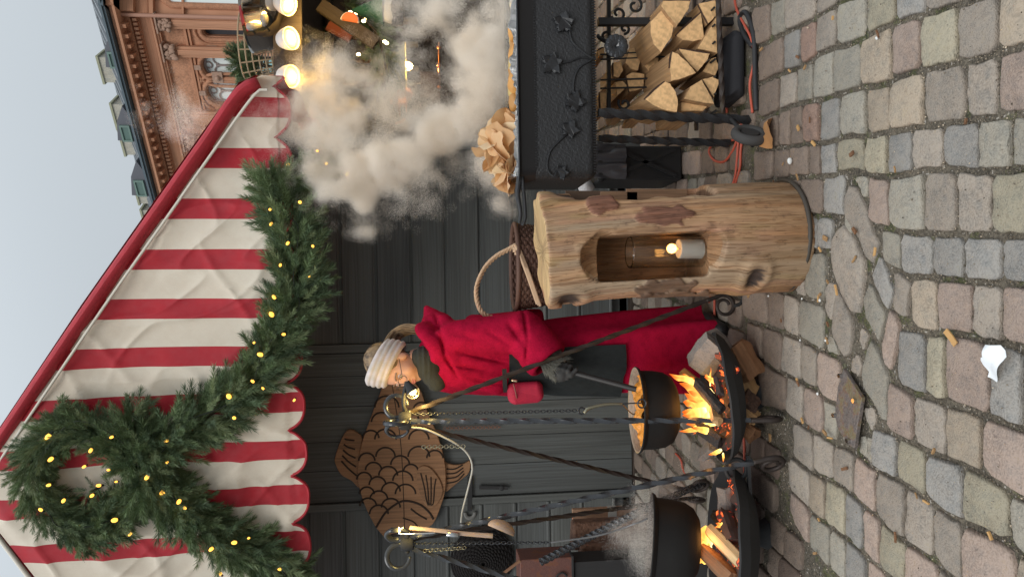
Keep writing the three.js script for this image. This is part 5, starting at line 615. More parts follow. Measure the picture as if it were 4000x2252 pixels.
part('handle_ring', sweep(Array.from({ length: 30 }, (_, i) => { const a = i / 29 * 5.4 + 2.2; return at(2876 + 40 * Math.cos(a), 1832 + 40 * Math.sin(a), 2.88); }), 0.0085, { n: 7, seg: 50 }), M.ironMatte, bowl2); part('base_bar', sweep([at(2922, 1778, 2.86), at(2926, 1860, 2.86), at(2934, 1990, 2.86)], 0.0095, { n: 4, step: 0.02 }), M.iron, bowl2); part('foot_ring', sweep(Array.from({ length: 24 }, (_, i) => { const a = i / 23 * 3.6 - 2.2; return at(2862 + 40 * Math.cos(a), 1168 + 26 * Math.sin(a), 3.2); }), 0.008, { n: 7, seg: 30 }), M.ironMatte, bowl1);
const W3 = (X, Y, d) => at(X, Y, d), logs = [
  ['ash_log', 'big pale grey ash covered log leaning at the right of the bright fire bowl', [2812, 1330, 3.0], [2735, 1432, 3.12], 0.075, ashMat, 41], ['burning_log', 'blackened log lying across the bright flames under the stew', [2722, 1490, 2.9], [2822, 1608, 2.78], 0.03, charMat, 42], ['burning_log', 'cracked glowing log at the left of the bright fire under the stew', [2712, 1650, 2.98], [2818, 1726, 2.86], 0.035, charMat, 43], ['firewood', 'tan billet showing behind the flames under the stew cauldron', [2662, 1452, 3.12], [2760, 1530, 3.1], 0.032, tanMat, 44], ['firewood', 'light split billet at the front edge of the bright fire bowl', [2790, 1590, 2.84], [2805, 1640, 2.78], 0.03, tanMat, 45],
  ['ash_log', 'pale grey burnt log end at the left edge of the bright fire bowl', [2752, 1778, 3.05], [2795, 1742, 2.98], 0.04, ashMat, 46], ['firewood', 'pale yellow split log lying across the corner fire bowl', [2768, 2068, 2.88], [2896, 2202, 2.74], 0.042, paleMat, 47], ['firewood', 'reddish brown split log in the corner fire bowl beneath the pale one', [2745, 2150, 2.86], [2862, 2262, 2.74], 0.05, brownMat, 48], ['ash_log', 'crumbling white ash log in the corner fire bowl beside the coals', [2832, 1905, 2.98], [2840, 2010, 2.95], 0.04, ashMat, 49], ['ember_log', 'glowing red coal log in the corner fire bowl', [2826, 2000, 2.92], [2866, 2112, 2.8], 0.036, emberMat, 50],
  ['ember_log', 'glowing red coal under the black log in the bright fire bowl', [2800, 1480, 2.86], [2816, 1545, 2.82], 0.026, emberMat, 51], ['burning_log', 'short charred log standing among the coals of the corner fire', [2790, 2008, 2.98], [2822, 2045, 2.92], 0.026, charMat, 52],
  ['firewood', 'thick brown split log on the ground right under the bright fire bowl', [2868, 1345, 3.0], [2935, 1470, 2.98], 0.055, brownMat, 53], ['firewood', 'light brown split log on the ground behind the thick brown one', [2885, 1470, 3.0], [2925, 1540, 3.0], 0.05, tanMat, 54], ['firewood', 'dark barked log on the ground below the middle of the bright fire bowl', [2905, 1545, 2.96], [2950, 1590, 2.96], 0.045, M.bark, 55], ['firewood', 'orange brown log on the ground beside the straight tripod leg', [2905, 1600, 2.97], [2952, 1640, 2.95], 0.046, tanMat, 56], ['firewood', 'reddish log on the ground left of the straight tripod leg', [2905, 1665, 3.0], [2950, 1705, 2.96], 0.048, brownMat, 57]];
for (const [n, label, a, b, r, m, seed] of logs) { const o = solo(n, billet(W3(...a), W3(...b), r, seed), m, label, 'log'); if (o.position.y < 0.02 && seed > 52) o.position.y = 0.004; }
// flames: tongues of fire, each a body of its own
const flameTex = (() => { const t = tex(64, 256, (u, v) => { const n = 0.12 * noise3(u * 6, v * 9, 3, 6, 0), k = clamp(v + n); const c = k < 0.3 ? [1, mix(0.85, 0.62, k / 0.3), mix(0.4, 0.12, k / 0.3)] : [mix(1, 0.75, (k - 0.3) / 0.7), mix(0.62, 0.12, (k - 0.3) / 0.7), mix(0.12, 0.01, (k - 0.3) / 0.7)]; const f = mix(1, 0.5, k); return c.map((x) => x * f); }); t.wrapT = THREE.ClampToEdgeWrapping; return t; })();
const flameMat = mat([0, 0, 0], 1, { emissive: col(1, 1, 1), emissiveMap: flameTex, emissiveIntensity: 2.8 });
function tongue(P, Q, w, seed) { const d = Q.clone().sub(P), L = d.length(), g = new THREE.CylinderGeometry(1, 1, 1, 12, 26, true).translate(0, 0.5, 0), m = new THREE.Matrix4().makeRotationFromQuaternion(new THREE.Quaternion().setFromUnitVectors(V(0, 1, 0), d.normalize())); return bend(g, (v) => { const t = v.y, r = w * Math.pow(Math.sin(Math.PI * Math.min(0.999, 0.12 + 0.88 * Math.pow(t, 0.8))), 0.8) * (1 + 0.35 * noise3(t * 6, v.x * 2, seed)), a = Math.atan2(v.z, v.x); v.set(Math.cos(a) * r + 0.5 * w * noise3(t * 4, seed, 1) * t, t * L, Math.sin(a) * r * 0.5 + 0.4 * w * noise3(t * 4, seed, 8) * t).applyMatrix4(m).add(P); }); }
function flames(label, list, seed0) { const p0 = at(...list[0].slice(0, 3)), t = thing('fire', label, 'fire', p0); const q = rng(seed0); list = [...list, ...list.slice(0, 11).map(([X, Y, d, X1, Y1, w]) => [X + (q() - 0.5) * 26, Y + (q() - 0.5) * 60, d + (q() - 0.5) * 0.1, X1 + 20 + q() * 40, Y1 + (q() - 0.5) * 70, w * (0.3 + 0.35 * q())])]; list.forEach(([X, Y, d, X1, Y1, w], i) => part('flame', tongue(at(X, Y, d), at(X1, Y1, d - 0.01), w, seed0 + i * 3.3), flameMat, t)); return t; }
const F1 = flames('bright yellow flames licking up under the cauldron of orange stew', [[2795, 1590, 2.96, 2672, 1545, 0.026], [2790, 1560, 3.0, 2655, 1490, 0.024], [2780, 1620, 2.98, 2664, 1610, 0.03], [2790, 1540, 2.93, 2690, 1530, 0.022], [2760, 1600, 2.93, 2668, 1625, 0.02], [2800, 1650, 2.96, 2680, 1655, 0.02], [2765, 1660, 2.95, 2655, 1688, 0.014], [2730, 1500, 3.02, 2612, 1464, 0.014], [2790, 1690, 2.9, 2700, 1668, 0.014], [2820, 1755, 2.9, 2768, 1778, 0.009], [2770, 1480, 3.0, 2755, 1462, 0.008], [2805, 1500, 2.86, 2752, 1468, 0.01], [2760, 1575, 3.05, 2668, 1575, 0.028], [2770, 1640, 3.04, 2680, 1640, 0.024]], 3);
const F2 = flames('orange flames under the blackened cauldron at the corner of the photo', [[2790, 2085, 2.92, 2712, 2076, 0.026], [2785, 2110, 2.94, 2710, 2110, 0.03], [2780, 2140, 2.92, 2714, 2138, 0.024], [2770, 2180, 2.88, 2712, 2188, 0.016], [2845, 2060, 2.86, 2795, 2042, 0.01], [2838, 2045, 2.86, 2790, 2060, 0.008]], 40);
for (const [F, P, I] of [[F1, at(2745, 1580, 2.86), 0.16], [F2, at(2765, 2110, 2.82), 0.1]]) { const L = new THREE.PointLight(new THREE.Color(1, 0.42, 0.1), I); L.name = 'fire_light'; L.position.copy(P).sub(F.position); L.castShadow = true; L.shadow.radius = 4; F.add(L); }

// ---------------------------------------------------------------- the black iron grill cart, its firewood and what lies around it
{
  const FZ = -2.92, BZ = -3.3, q = (X, Y, z = FZ) => onZ(X, Y, z), yT = q(2052, 500).y, yB = q(2337, 500).y, xL = q(2200, 697).x, xR = 1.75, cart = thing('grill_cart', 'black wrought iron grill cart with leaf reliefs, twisted legs and a foil lined top', 'cart', V(0.95, 0, (FZ + BZ) / 2));
  const black = pmat([0.026, 0.027, 0.03], 0.42, { bumpMap: rep(T.rough, 3), bumpScale: 0.0016, metalness: 0.2 }), pp = (n, g, m = black, par = cart) => part(n, g, m, par);
  // hammered side panel with rounded corners
  const bx = new RoundedBoxGeometry(xR - xL, yT - yB, FZ - BZ, 5, 0.045).translate((xL + xR) / 2, (yT + yB) / 2, (FZ + BZ) / 2); pp('panel', boxUV(bx, 0.5), pmat([0.034, 0.035, 0.038], 0.5, { bumpMap: rep(T.rough, 4), bumpScale: 0.003, metalness: 0.2 }));
  // flared rim
  const loop = (o, y) => { const p = [], x0 = xL - o, x1 = xR + o, z0 = FZ + o, z1 = BZ - o, r = 0.05 + o; const c = [[x1, z0], [x0, z0], [x0, z1], [x1, z1]]; for (let k = 0; k < 4; k++) { const [a, b] = c[k], sx = k === 0 || k === 3 ? -1 : 1, sz_ = k < 2 ? -1 : 1; for (let i = 0; i <= 6; i++) { const t = i / 6 * Math.PI / 2, A = k * Math.PI / 2 + t; p.push(V(a + sx * r + r * Math.sin(Math.PI / 2 - A + 0) , y, b + sz_ * r + r * Math.cos(Math.PI / 2 - A + 0))); } } return p; };
  const yRim = q(2022, 500).y; pp('rim_flare', (() => { const g = new THREE.BufferGeometry(), P = [], I = [], prof = [[0.0, yT - 0.05], [0.012, yT - 0.01], [0.022, yRim - 0.012], [0.04, yRim], [0.036, yRim + 0.004], [0.01, yRim - 0.006], [-0.02, yT - 0.03]]; const L = prof.map(([o, y]) => loop(o, y)), n = L[0].length; L.forEach((l) => l.forEach((p) => P.push(p.x, p.y, p.z))); for (let a = 0; a < L.length - 1; a++) for (let i = 0; i < n; i++) { const u = a * n + i, v = a * n + (i + 1) % n; I.push(u, v, u + n, v, v + n, u + n); } g.setAttribute('position', new THREE.Float32BufferAttribute(P, 3)); g.setIndex(I); return toCreasedNormals(g, 0.6); })());
  // crimped lower edge
  { const c = []; for (let x = xL + 0.03; x < xR; x += 0.0115) c.push(boxAt(0.006, 0.016, 0.006, V(x, yB + 0.013, FZ + 0.002), 0, 0.0015)); pp('crimped_edge', join(c)).userData.kind = 'stuff'; const d = []; for (let x = xL + 0.05; x < xR; x += 0.0115) d.push(boxAt(0.006, 0.012, 0.005, V(x, yT - 0.045, FZ + 0.001), 0, 0.0015)); pp('crimped_edge', join(d)).userData.kind = 'stuff'; }
  // vine reliefs: [leaf x, y, size, turn]
  const leaf = (X, Y, r, turn, seed) => { const c = q(X, Y, FZ + 0.004), o = []; for (let i = 0; i < 120; i++) { const a = i / 120 * Math.PI * 2, k = 1.1 * r * (0.8 + 0.12 * Math.cos(a * 5) + 0.075 * Math.cos(a * 15) + 0.035 * Math.cos(a * 35)) * (0.86 + 0.16 * Math.cos(a)); o.push([k * Math.cos(a + turn), k * Math.sin(a + turn)]); } const g = extrude(o, 0.009, 0.002); bend(g, (v) => { const d = Math.hypot(v.x, v.y), a = Math.atan2(v.y, v.x) - turn; if (v.z > 0.004) v.z += 0.01 * (1 - d / r) + 0.006 * Math.cos(a * 5) * d / r + 0.005 * noise3(v.x * 60, v.y * 60, seed); }); return g.translate(c.x, c.y, c.z); };
  [[2207, 92, 0.05, 1.2], [2160, 245, 0.052, 2.4], [2240, 395, 0.05, -1.7], [2225, 510, 0.044, -0.4], [2196, 672, 0.036, 2.0]].forEach(([X, Y, r, a], i) => pp('leaf_relief', leaf(X, Y, r, a, i)));
  for (const l of [[[2222, 105], [2235, 160], [2275, 200], [2312, 225], [2330, 228]], [[2188, 245], [2225, 240], [2265, 225], [2312, 228]], [[2240, 375], [2243, 310], [2262, 265], [2300, 240], [2318, 228]], [[2218, 520], [2190, 545], [2150, 590], [2138, 650], [2155, 685], [2180, 690]]]) pp('vine_stem', sweep(l.map(([X, Y]) => q(X, Y, FZ + 0.004)), (t) => 0.0055 - 0.002 * t, { n: 6 }));
  // legs, rails
  const leg = (a, b, r, tw, m = black) => pp('leg', sweep([a, b], r, { n: 4, step: 0.006, twist: tw }), m); leg(q(2337, 440, FZ - 0.03), onY(2948, 462).setZ(FZ - 0.03), 0.0225, 3.6); leg(q(2337, 540, -3.14), onY(2868, 560).setY(0.02), 0.019, 3.6); leg(q(2337, 86, -3.1), V(q(2900, 86, -3.1).x, 0.005, -3.1), 0.022, 0); leg(V(1.6, yB, FZ - 0.03), V(1.6, 0.005, FZ - 0.03), 0.0225, 3.6);
  const railY = q(2812, 200).y; pp('shelf_rail', sweep([q(2824, 452, FZ - 0.03), V(1.6, railY, FZ - 0.03)], 0.013, { n: 4, step: 0.02, twist: 4 }), M.ironRust); pp('shelf_rail', sweep([V(q(2824, 452).x, railY, -3.2), V(1.6, railY, -3.2)], 0.011, { n: 4, step: 0.04 }), M.ironRust); for (let i = 0; i < 14; i++) pp('shelf_bar', sweep([V(q(2824, 440).x - 0.0 + i * 0.075 + 0.02, railY + 0.002, FZ - 0.045), V(q(2824, 440).x + i * 0.075 + 0.02, railY + 0.002, -3.2)], 0.005, { n: 5, seg: 2 }), M.ironMatte);
  pp('back_rail', sweep([q(2378, 440, -3.22), q(2378, -250, -3.22)], 0.012, { n: 4, seg: 4 }), M.ironMatte);
  for (const [X0, Y0, X1, Y1] of [[2345, 213, 2640, 196], [2345, 232, 2640, 219], [2345, 312, 2640, 303], [2345, 345, 2600, 338]]) pp('grid_bar', sweep([q(X0, Y0, -3.2), q(X1, Y1, -3.2)], 0.0045, { n: 5, seg: 3 }), M.ironMatte);
  const sc = (X, Y, r, a0, dir, z = -3.18) => { const c = q(X, Y, z), p = []; for (let i = 0; i <= 34; i++) { const a = a0 + dir * i / 34 * 7, k = r * (1 - 0.72 * i / 34); p.push(c.clone().add(V(k * Math.cos(a), k * Math.sin(a), 0))); } return sweep(p, 0.0065, { n: 6, seg: 70 }); };
  for (const a of [[2415, 52, 0.036, 2, 1], [2480, 22, 0.04, 0.5, -1], [2440, 112, 0.024, 3, 1], [2372, 140, 0.03, 4.2, -1], [2440, 405, 0.03, 1, 1], [2492, 430, 0.03, 2.6, -1]]) pp('scroll', sc(...a), M.ironMatte);
  { const c = q(2408, 180, FZ - 0.06), g = []; for (let i = 0; i < 12; i++) { const a = i / 12 * Math.PI * 2; g.push(ball(0.02, V(0.034 * Math.cos(a), 0.034 * Math.sin(a), 0), 1, 1, 0.6, 10)); } g.push(ball(0.04, V(0, 0, -0.006), 1, 1, 0.4, 16)); const s = mergeGeometries(g.map(clean)); bend(s, (v) => { const d = Math.hypot(v.x, v.y); v.z -= 0.012 * ss(0.02, 0, d); }); pp('rosette', s.translate(c.x, c.y, c.z), M.iron); pp('rosette_stem', sweep([c.clone().add(V(0, 0, -0.01)), q(2345, 150, -3.1), q(2337, 140, -3.14)], 0.009, { n: 6 }), M.ironMatte); }
  // handles at the left end
  for (const z of [FZ + 0.0, -3.2]) pp('handle', sweep([q(2030, 690, z), q(2022, 760, z), q(2034, 830, z), q(2028, 872, z)], (t) => 0.013 - 0.006 * t, { n: 7 })); pp('handle', sweep([q(2040, 690), q(2048, 780), q(2052, 850), q(2040, 880)], 0.008, { n: 7 }));
  // small wheel
  { const c = onY(2998, 528).add(V(0, 0.077, 0)), m = new THREE.Matrix4().makeRotationY(-0.62).setPosition(c), w = pp('wheel', new THREE.TorusGeometry(0.058, 0.0185, 14, 40).rotateY(Math.PI / 2).scale(1.15, 1, 1).applyMatrix4(m), mat([0.055, 0.053, 0.052], 0.85, { bumpMap: T.rough, bumpScale: 0.002 })); pp('hub', new THREE.CylinderGeometry(0.04, 0.036, 0.03, 24).rotateZ(Math.PI / 2).applyMatrix4(m), mat([0.035, 0.035, 0.035], 0.6), w); pp('axle', sweep([c.clone().add(V(-0.05, 0, 0.03)), c.clone().add(V(0.12, 0.02, -0.16))], 0.009, { n: 7, seg: 2 }), M.ironMatte, w); }
  // foil, food
  const foil = mat([0.88, 0.88, 0.88], 0.3, { metalness: 1, bumpMap: rep(T.rough, 6), bumpScale: 0.003, side: THREE.DoubleSide }); { const g = new THREE.PlaneGeometry(xR - xL - 0.02, 0.05, 260, 6).translate((xL + xR) / 2, 0, 0); bend(g, (v) => { const t = (v.y + 0.025) / 0.05; v.z = FZ - 0.02 + 0.012 * fbm(v.x * 28, v.y * 30, 2, 3) + 0.015 * t; v.y = yRim - 0.018 + t * (0.036 + 0.012 * noise3(v.x * 22, 2, 1) + 0.006 * noise3(v.x * 70, 5, 1)); }); pp('foil_edge', g, foil); const b = new THREE.PlaneGeometry(xR - xL - 0.06, 0.32, 120, 30).rotateX(-Math.PI / 2).translate((xL + xR) / 2, yRim - 0.02, (FZ + BZ) / 2); bend(b, (v) => { v.y += 0.01 * fbm(v.x * 22, v.z * 22, 6, 3); }); pp('foil_lining', b, foil); const e = new THREE.PlaneGeometry(0.34, 0.05, 50, 6).rotateY(-Math.PI / 2).translate(xL + 0.02, 0, (FZ + BZ) / 2); bend(e, (v) => { const t = (v.y + 0.025) / 0.05; v.x += 0.01 * fbm(v.z * 28, v.y * 30, 2, 3); v.y = yRim - 0.018 + t * 0.045; }); pp('foil_edge', e, foil); }
  const heap = thing('heap_of_crisps', 'heap of thin golden fried bread sheets at the end of the grill cart', 'food', q(2005, 595, FZ - 0.12)), crisp = [[0.74, 0.47, 0.24], [0.78, 0.54, 0.3], [0.68, 0.4, 0.18], [0.82, 0.64, 0.4]].map((c) => new THREE.MeshPhysicalMaterial({ color: col(...c), roughness: 0.6, transmission: 0.3, side: THREE.DoubleSide }));
  for (let i = 0; i < 46; i++) { const Y = rr(480, 715), t = 1 - Math.abs((Y - 590) / 130), X = 2008 - R() * 95 * clamp(t * 1.6, 0.12, 1), g = new THREE.CircleGeometry(rr(0.045, 0.08), 22, 0, Math.PI * 2).rotateX(rr(-1.5, 1.5)).rotateY(rr(0, 6)).rotateZ(rr(-1, 1)), s = R() * 50; const c = q(X, Y, FZ - 0.1 - rr(0, 0.14)); bend(g, (v) => { const k = 0.03; v.x += k * noise3(v.y * 22, v.z * 22, s); v.y += k * noise3(v.x * 22, v.z * 22, s + 5); v.z += k * noise3(v.x * 22, v.y * 22, s + 9); }); pp('crisp', g.translate(c.x, c.y, c.z), crisp[i % 4], heap); }
  for (let i = 0; i < 9; i++) { const c = q(2010 - rr(0, 8), 120 + i * 34 + rr(-8, 8), FZ - rr(0.06, 0.2)); solo('roast_slice', bend(ball(rr(0.03, 0.045), c, 1.2, 0.55, 1, 18), (v) => { const k = 0.006 * noise3(v.x * 50, v.y * 50, v.z * 50); v.x += k; v.y += k; }), mat([[0.55, 0.26, 0.06], [0.5, 0.35, 0.12], [0.42, 0.2, 0.05]][i % 3], 0.5), ['largest', 'flat', 'small brown', 'pale', 'dark edged', 'round', 'thick', 'thin', 'last'][i] + ' golden roast slice on the foil of the grill cart', 'food', 'golden slices on the foil'); }
  // firewood on the shelf: the outline of each cut end, how far back it lies
  const k = (p) => p.map(([x, y]) => [2300 + x / 3.02, y / 3.02]);
  const wood = [[[[850, 70], [880, 5], [1200, 10], [1180, 100], [1100, 220], [1040, 305], [940, 190]], 0, 'large light quarter log at the very top right of the firewood stack'], [[[725, 260], [860, 115], [1005, 310], [980, 430], [850, 620], [765, 520], [725, 390]], 0.02, 'reddish half log hanging below the top light quarter log'], [[[1030, 420], [1325, 150], [1365, 460], [1230, 490], [1110, 475]], 0.05, 'olive tan wedge log behind the splintered one in the firewood'], [[[1290, 45], [1500, 0], [1510, 180], [1410, 280]], 0.04, 'brown wedge log at the upper right corner of the firewood, on the shelf rail'], [[[1280, 570], [1505, 205], [1518, 630]], 0.03, 'narrow triangular log lying along the shelf rail'], [[[985, 605], [1060, 640], [1170, 740], [1270, 860], [1140, 915], [970, 960], [955, 800]], -0.02, 'big bright quarter log in the middle of the firewood stack'], [[[1060, 575], [1430, 632], [1395, 715], [1280, 850], [1165, 730]], 0.02, 'tan log with torn bark just right of the big bright quarter log'], [[[1440, 690], [1500, 672], [1535, 790], [1490, 895], [1340, 845]], 0.06, 'dark shadowed round log on the rail in the middle of the firewood'], [[[900, 960], [960, 985], [1030, 1090], [1055, 1200], [1040, 1325], [880, 1295], [760, 1240], [660, 1170]], -0.03, 'biggest bright log at the lower left front of the firewood stack'], [[[1330, 940], [1450, 1150], [1480, 1230], [1300, 1205], [1120, 1165], [1200, 1020]], -0.01, 'rounded light log with a curl of bark on the shelf rail, lower left'], [[[1345, 935], [1460, 905], [1545, 945], [1475, 1155]], 0.02, 'shadowed half of a log against the rail at the lower left'], [[[1085, 1200], [1400, 1255], [1350, 1312], [1090, 1312]], 0.03, 'yellowish mossy log at the bottom left of the firewood'], [[[425, 740], [480, 570], [560, 552], [640, 600], [580, 830], [500, 815]], 0.24, 'arched pale log at the back, left of the iron rosette'], [[[645, 610], [760, 572], [830, 630], [810, 895], [745, 900], [625, 740]], 0.24, 'back log with torn edge behind the thin grid bars'], [[[290, 740], [380, 722], [408, 830], [350, 920], [290, 900]], 0.26, 'small dark back log directly under the cart panel'], [[[440, 890], [520, 852], [660, 872], [640, 1045], [480, 1085]], 0.25, 'short pale back log between the two pairs of grid bars'], [[[312, 965], [400, 952], [460, 1020], [335, 1128]], 0.26, 'small triangular back log under the panel, lower left'], [[[360, 1260], [440, 1205], [510, 1300], [480, 1330], [380, 1320]], 0.23, 'round back log behind the iron scroll at the lower left'], [[[130, 1085], [218, 1092], [190, 1328], [142, 1328]], 0.26, 'thin upright back log beside the twisted leg'], [[[620, 1180], [760, 1260], [700, 1328], [560, 1328]], 0.22, 'low back log hidden behind the biggest bright log'], [[[100, 600], [180, 560], [190, 640], [110, 680]], 0.27, 'tiny back log end near the iron rosette']];
  wood.forEach(([p, back, label], i) => { const z = FZ - 0.04 - back, pts = k(p).map(([X, Y]) => { const w = q(X, Y, z); return [w.x, w.y]; }), L = back > 0.1 ? 0.25 : 0.3, o = V(pts.reduce((a, b) => a + b[0], 0) / pts.length, Math.min(...pts.map((b) => b[1])), z), t = thing('split_log', label, 'log', o, 'split birch logs stacked on the shelf of the grill cart'), rel = pts.map(([x, y]) => [x - o.x, y - o.y]); let den = []; rel.forEach((a, n) => { const b = rel[(n + 1) % rel.length]; for (let m = 0; m < 4; m++) den.push([mix(a[0], b[0], m / 4) + rr(-1, 1) * 0.0012, mix(a[1], b[1], m / 4) + rr(-1, 1) * 0.0012]); }); if (area2(den) < 0) den.reverse();
    const g = new THREE.ExtrudeGeometry(new THREE.Shape(den.map(([x, y]) => new THREE.Vector2(x, y))), { depth: L, bevelEnabled: true, bevelThickness: 0.002, bevelSize: 0.0015, bevelOffset: -0.0015, bevelSegments: 1, steps: 6 }).translate(0, 0, -L); const dx = rr(-0.09, 0.05), dy = rr(0.0, 0.09); { const P = g.attributes.position; for (let n = 0; n < P.count; n++) { const t2 = -P.getZ(n) / L; P.setXY(n, P.getX(n) + dx * t2 * L * 1.5, P.getY(n) + dy * t2 * L); } g.computeVertexNormals(); }
    const f = 0.85 + 0.28 * R(), cut = mat([0.84 * f, 0.53 * f, 0.26 * f], 0.75, { map: rep(T.grain, 1.6) }); part('wood', g, [cut, M.birchSplit], t, false);
    let best = 0, bl = 0; pts.forEach((a, n) => { const b = pts[(n + 1) % pts.length], d = Math.hypot(a[0] - b[0], a[1] - b[1]); if (d > bl) { bl = d; best = n; } }); const a = rel[best], b = rel[(best + 1) % rel.length]; if (i % 3 !== 1) part('bark', sweep([V(a[0], a[1], -0.003), V((a[0] + b[0]) / 2 + 0.004, (a[1] + b[1]) / 2 + 0.003, -0.004), V(b[0], b[1], -0.003)], 0.0045, { n: 5, flat: 1 }), M.bark, t, false); });
  // on the ground below
  const bag = onY(2905, 300).setZ(-3.05), bg = bend(new RoundedBoxGeometry(0.3, 0.075, 0.2, 14, 0.035), (v) => { v.y += (v.y > 0 ? 0.03 * noise3(v.x * 14, v.z * 14, 3) + 0.015 * noise3(v.x * 40, v.z * 30, 5) : 0); v.x += 0.02 * noise3(v.y * 20, v.z * 14, 7); v.z += 0.03 * noise3(v.x * 9, v.y * 12, 2); }).translate(q(2900, 280, -3.08).x, 0.04, -3.08); solo('black_bag', bg, mat([0.02, 0.02, 0.024], 0.85), 'limp black bag lying on the ground under the grill cart', 'bag');
  const red = mat([0.5, 0.09, 0.05], 0.55), gy = (X, Y, h = 0.012) => onY(X, Y, h); [[[[2870, 545], [2790, 565], [2770, 590], [2790, 625], [2830, 630], [2862, 590], [2880, 545]], 'orange red cable looping on the cobbles behind the cart wheel'], [[[2850, 760], [2872, 690], [2880, 620], [2886, 545], [2900, 470]], 'straight orange red cable running from the log to the cart wheel'], [[[2862, 750], [2890, 660], [2894, 590], [2900, 540]], 'second orange red cable beside the straight one'], [[[2840, 440], [2838, 330], [2842, 230], [2870, 160], [2895, 190], [2880, 260]], 'red cable looped over the black bag under the cart'], [[[2940, 440], [2930, 330], [2945, 240], [2935, 150], [2880, 40], [2865, -40]], 'red and black cable on the ground at the right edge'], [[[2770, 1180], [2780, 1150], [2790, 1140], [2792, 1235]], 'short red cable end below the log near the woman']].forEach(([p, label]) => solo('red_cable', sweep(p.map(([X, Y]) => gy(X, Y)), 0.006, { n: 7 }), red, label, 'cable'));
  solo('black_hose', sweep([[2955, 430], [2950, 300], [2945, 140], [2915, 50], [2890, 70], [2905, 130], [2940, 180]].map(([X, Y]) => gy(X, Y, 0.014)), 0.011, { n: 8 }), mat([0.02, 0.02, 0.022], 0.6), 'black hose curving on the cobbles in front of the bag', 'hose'); solo('red_cable', sweep([[2640, 1770], [2660, 1795], [2672, 1840], [2700, 1870]].map(([X, Y]) => gy(X, Y)), 0.006, { n: 7 }), red, 'red cable on the dark ground between the two fires', 'cable'); solo('red_cable', sweep([[2906, 1700], [2908, 1760], [2908, 1850], [2902, 1950], [2900, 1990]].map(([X, Y]) => gy(X, Y)), 0.006, { n: 7 }), red, 'red cable on the cobbles behind the scroll foot', 'cable');
  // the dark crate with its crossed brace, under the paper
  const cz = -3.75, cq = (X, Y) => onZ(X, Y, cz), x0 = cq(2500, 700).x, x1 = cq(2500, 565).x, y0 = cq(2640, 640).y, y1 = cq(2345, 640).y, cr = thing('dark_crate', 'dark plastic crate with a crossed brace between the log and the cart', 'crate', V((x0 + x1) / 2, 0, cz)), cm = mat([0.022, 0.023, 0.025], 0.55); const cb = (n, g) => part(n, g, cm, cr); cb('crate_body', boxAt(x1 - x0, y1 - 0.01, 0.35, V((x0 + x1) / 2, (y1 + 0.01) / 2, cz - 0.19), 0, 0.015)); for (const s of [0, 1]) cb('brace', sweep([V(s ? x0 + 0.02 : x1 - 0.02, Math.max(0.02, y0), cz + 0.0), V(s ? x1 - 0.02 : x0 + 0.02, y1 - 0.08, cz + 0.0)], 0.014, { n: 4, flat: 0.5, seg: 2 })); cb('lip', boxAt(x1 - x0 + 0.03, 0.04, 0.39, V((x0 + x1) / 2, y1, cz - 0.19), 0, 0.012));
  const sh = new THREE.PlaneGeometry(x1 - x0, 0.18, 40, 20).translate((x0 + x1) / 2, y1 - 0.05, cz + 0.015); bend(sh, (v) => { v.z += 0.012 * Math.sin(v.x * 90 + 3 * noise3(v.x * 20, v.y * 8, 2)); }); cb('sheet', sh).material = pmat([0.09, 0.09, 0.1], 0.2, { side: THREE.DoubleSide });
  const pw = onZ(2285, 720, cz), paper = bend(new THREE.SphereGeometry(0.05, 30, 20).scale(0.9, 0.85, 0.8).translate(pw.x, y1 + 0.06, cz - 0.1), (v) => { const n = 0.025 * noise3(v.x * 30, v.y * 30, v.z * 30); v.x += n; v.y += n; v.z += n; }); solo('paper_roll', paper, mat([0.72, 0.72, 0.74], 0.8), 'crumpled white paper on top of the dark crate beside the log', 'paper');
}

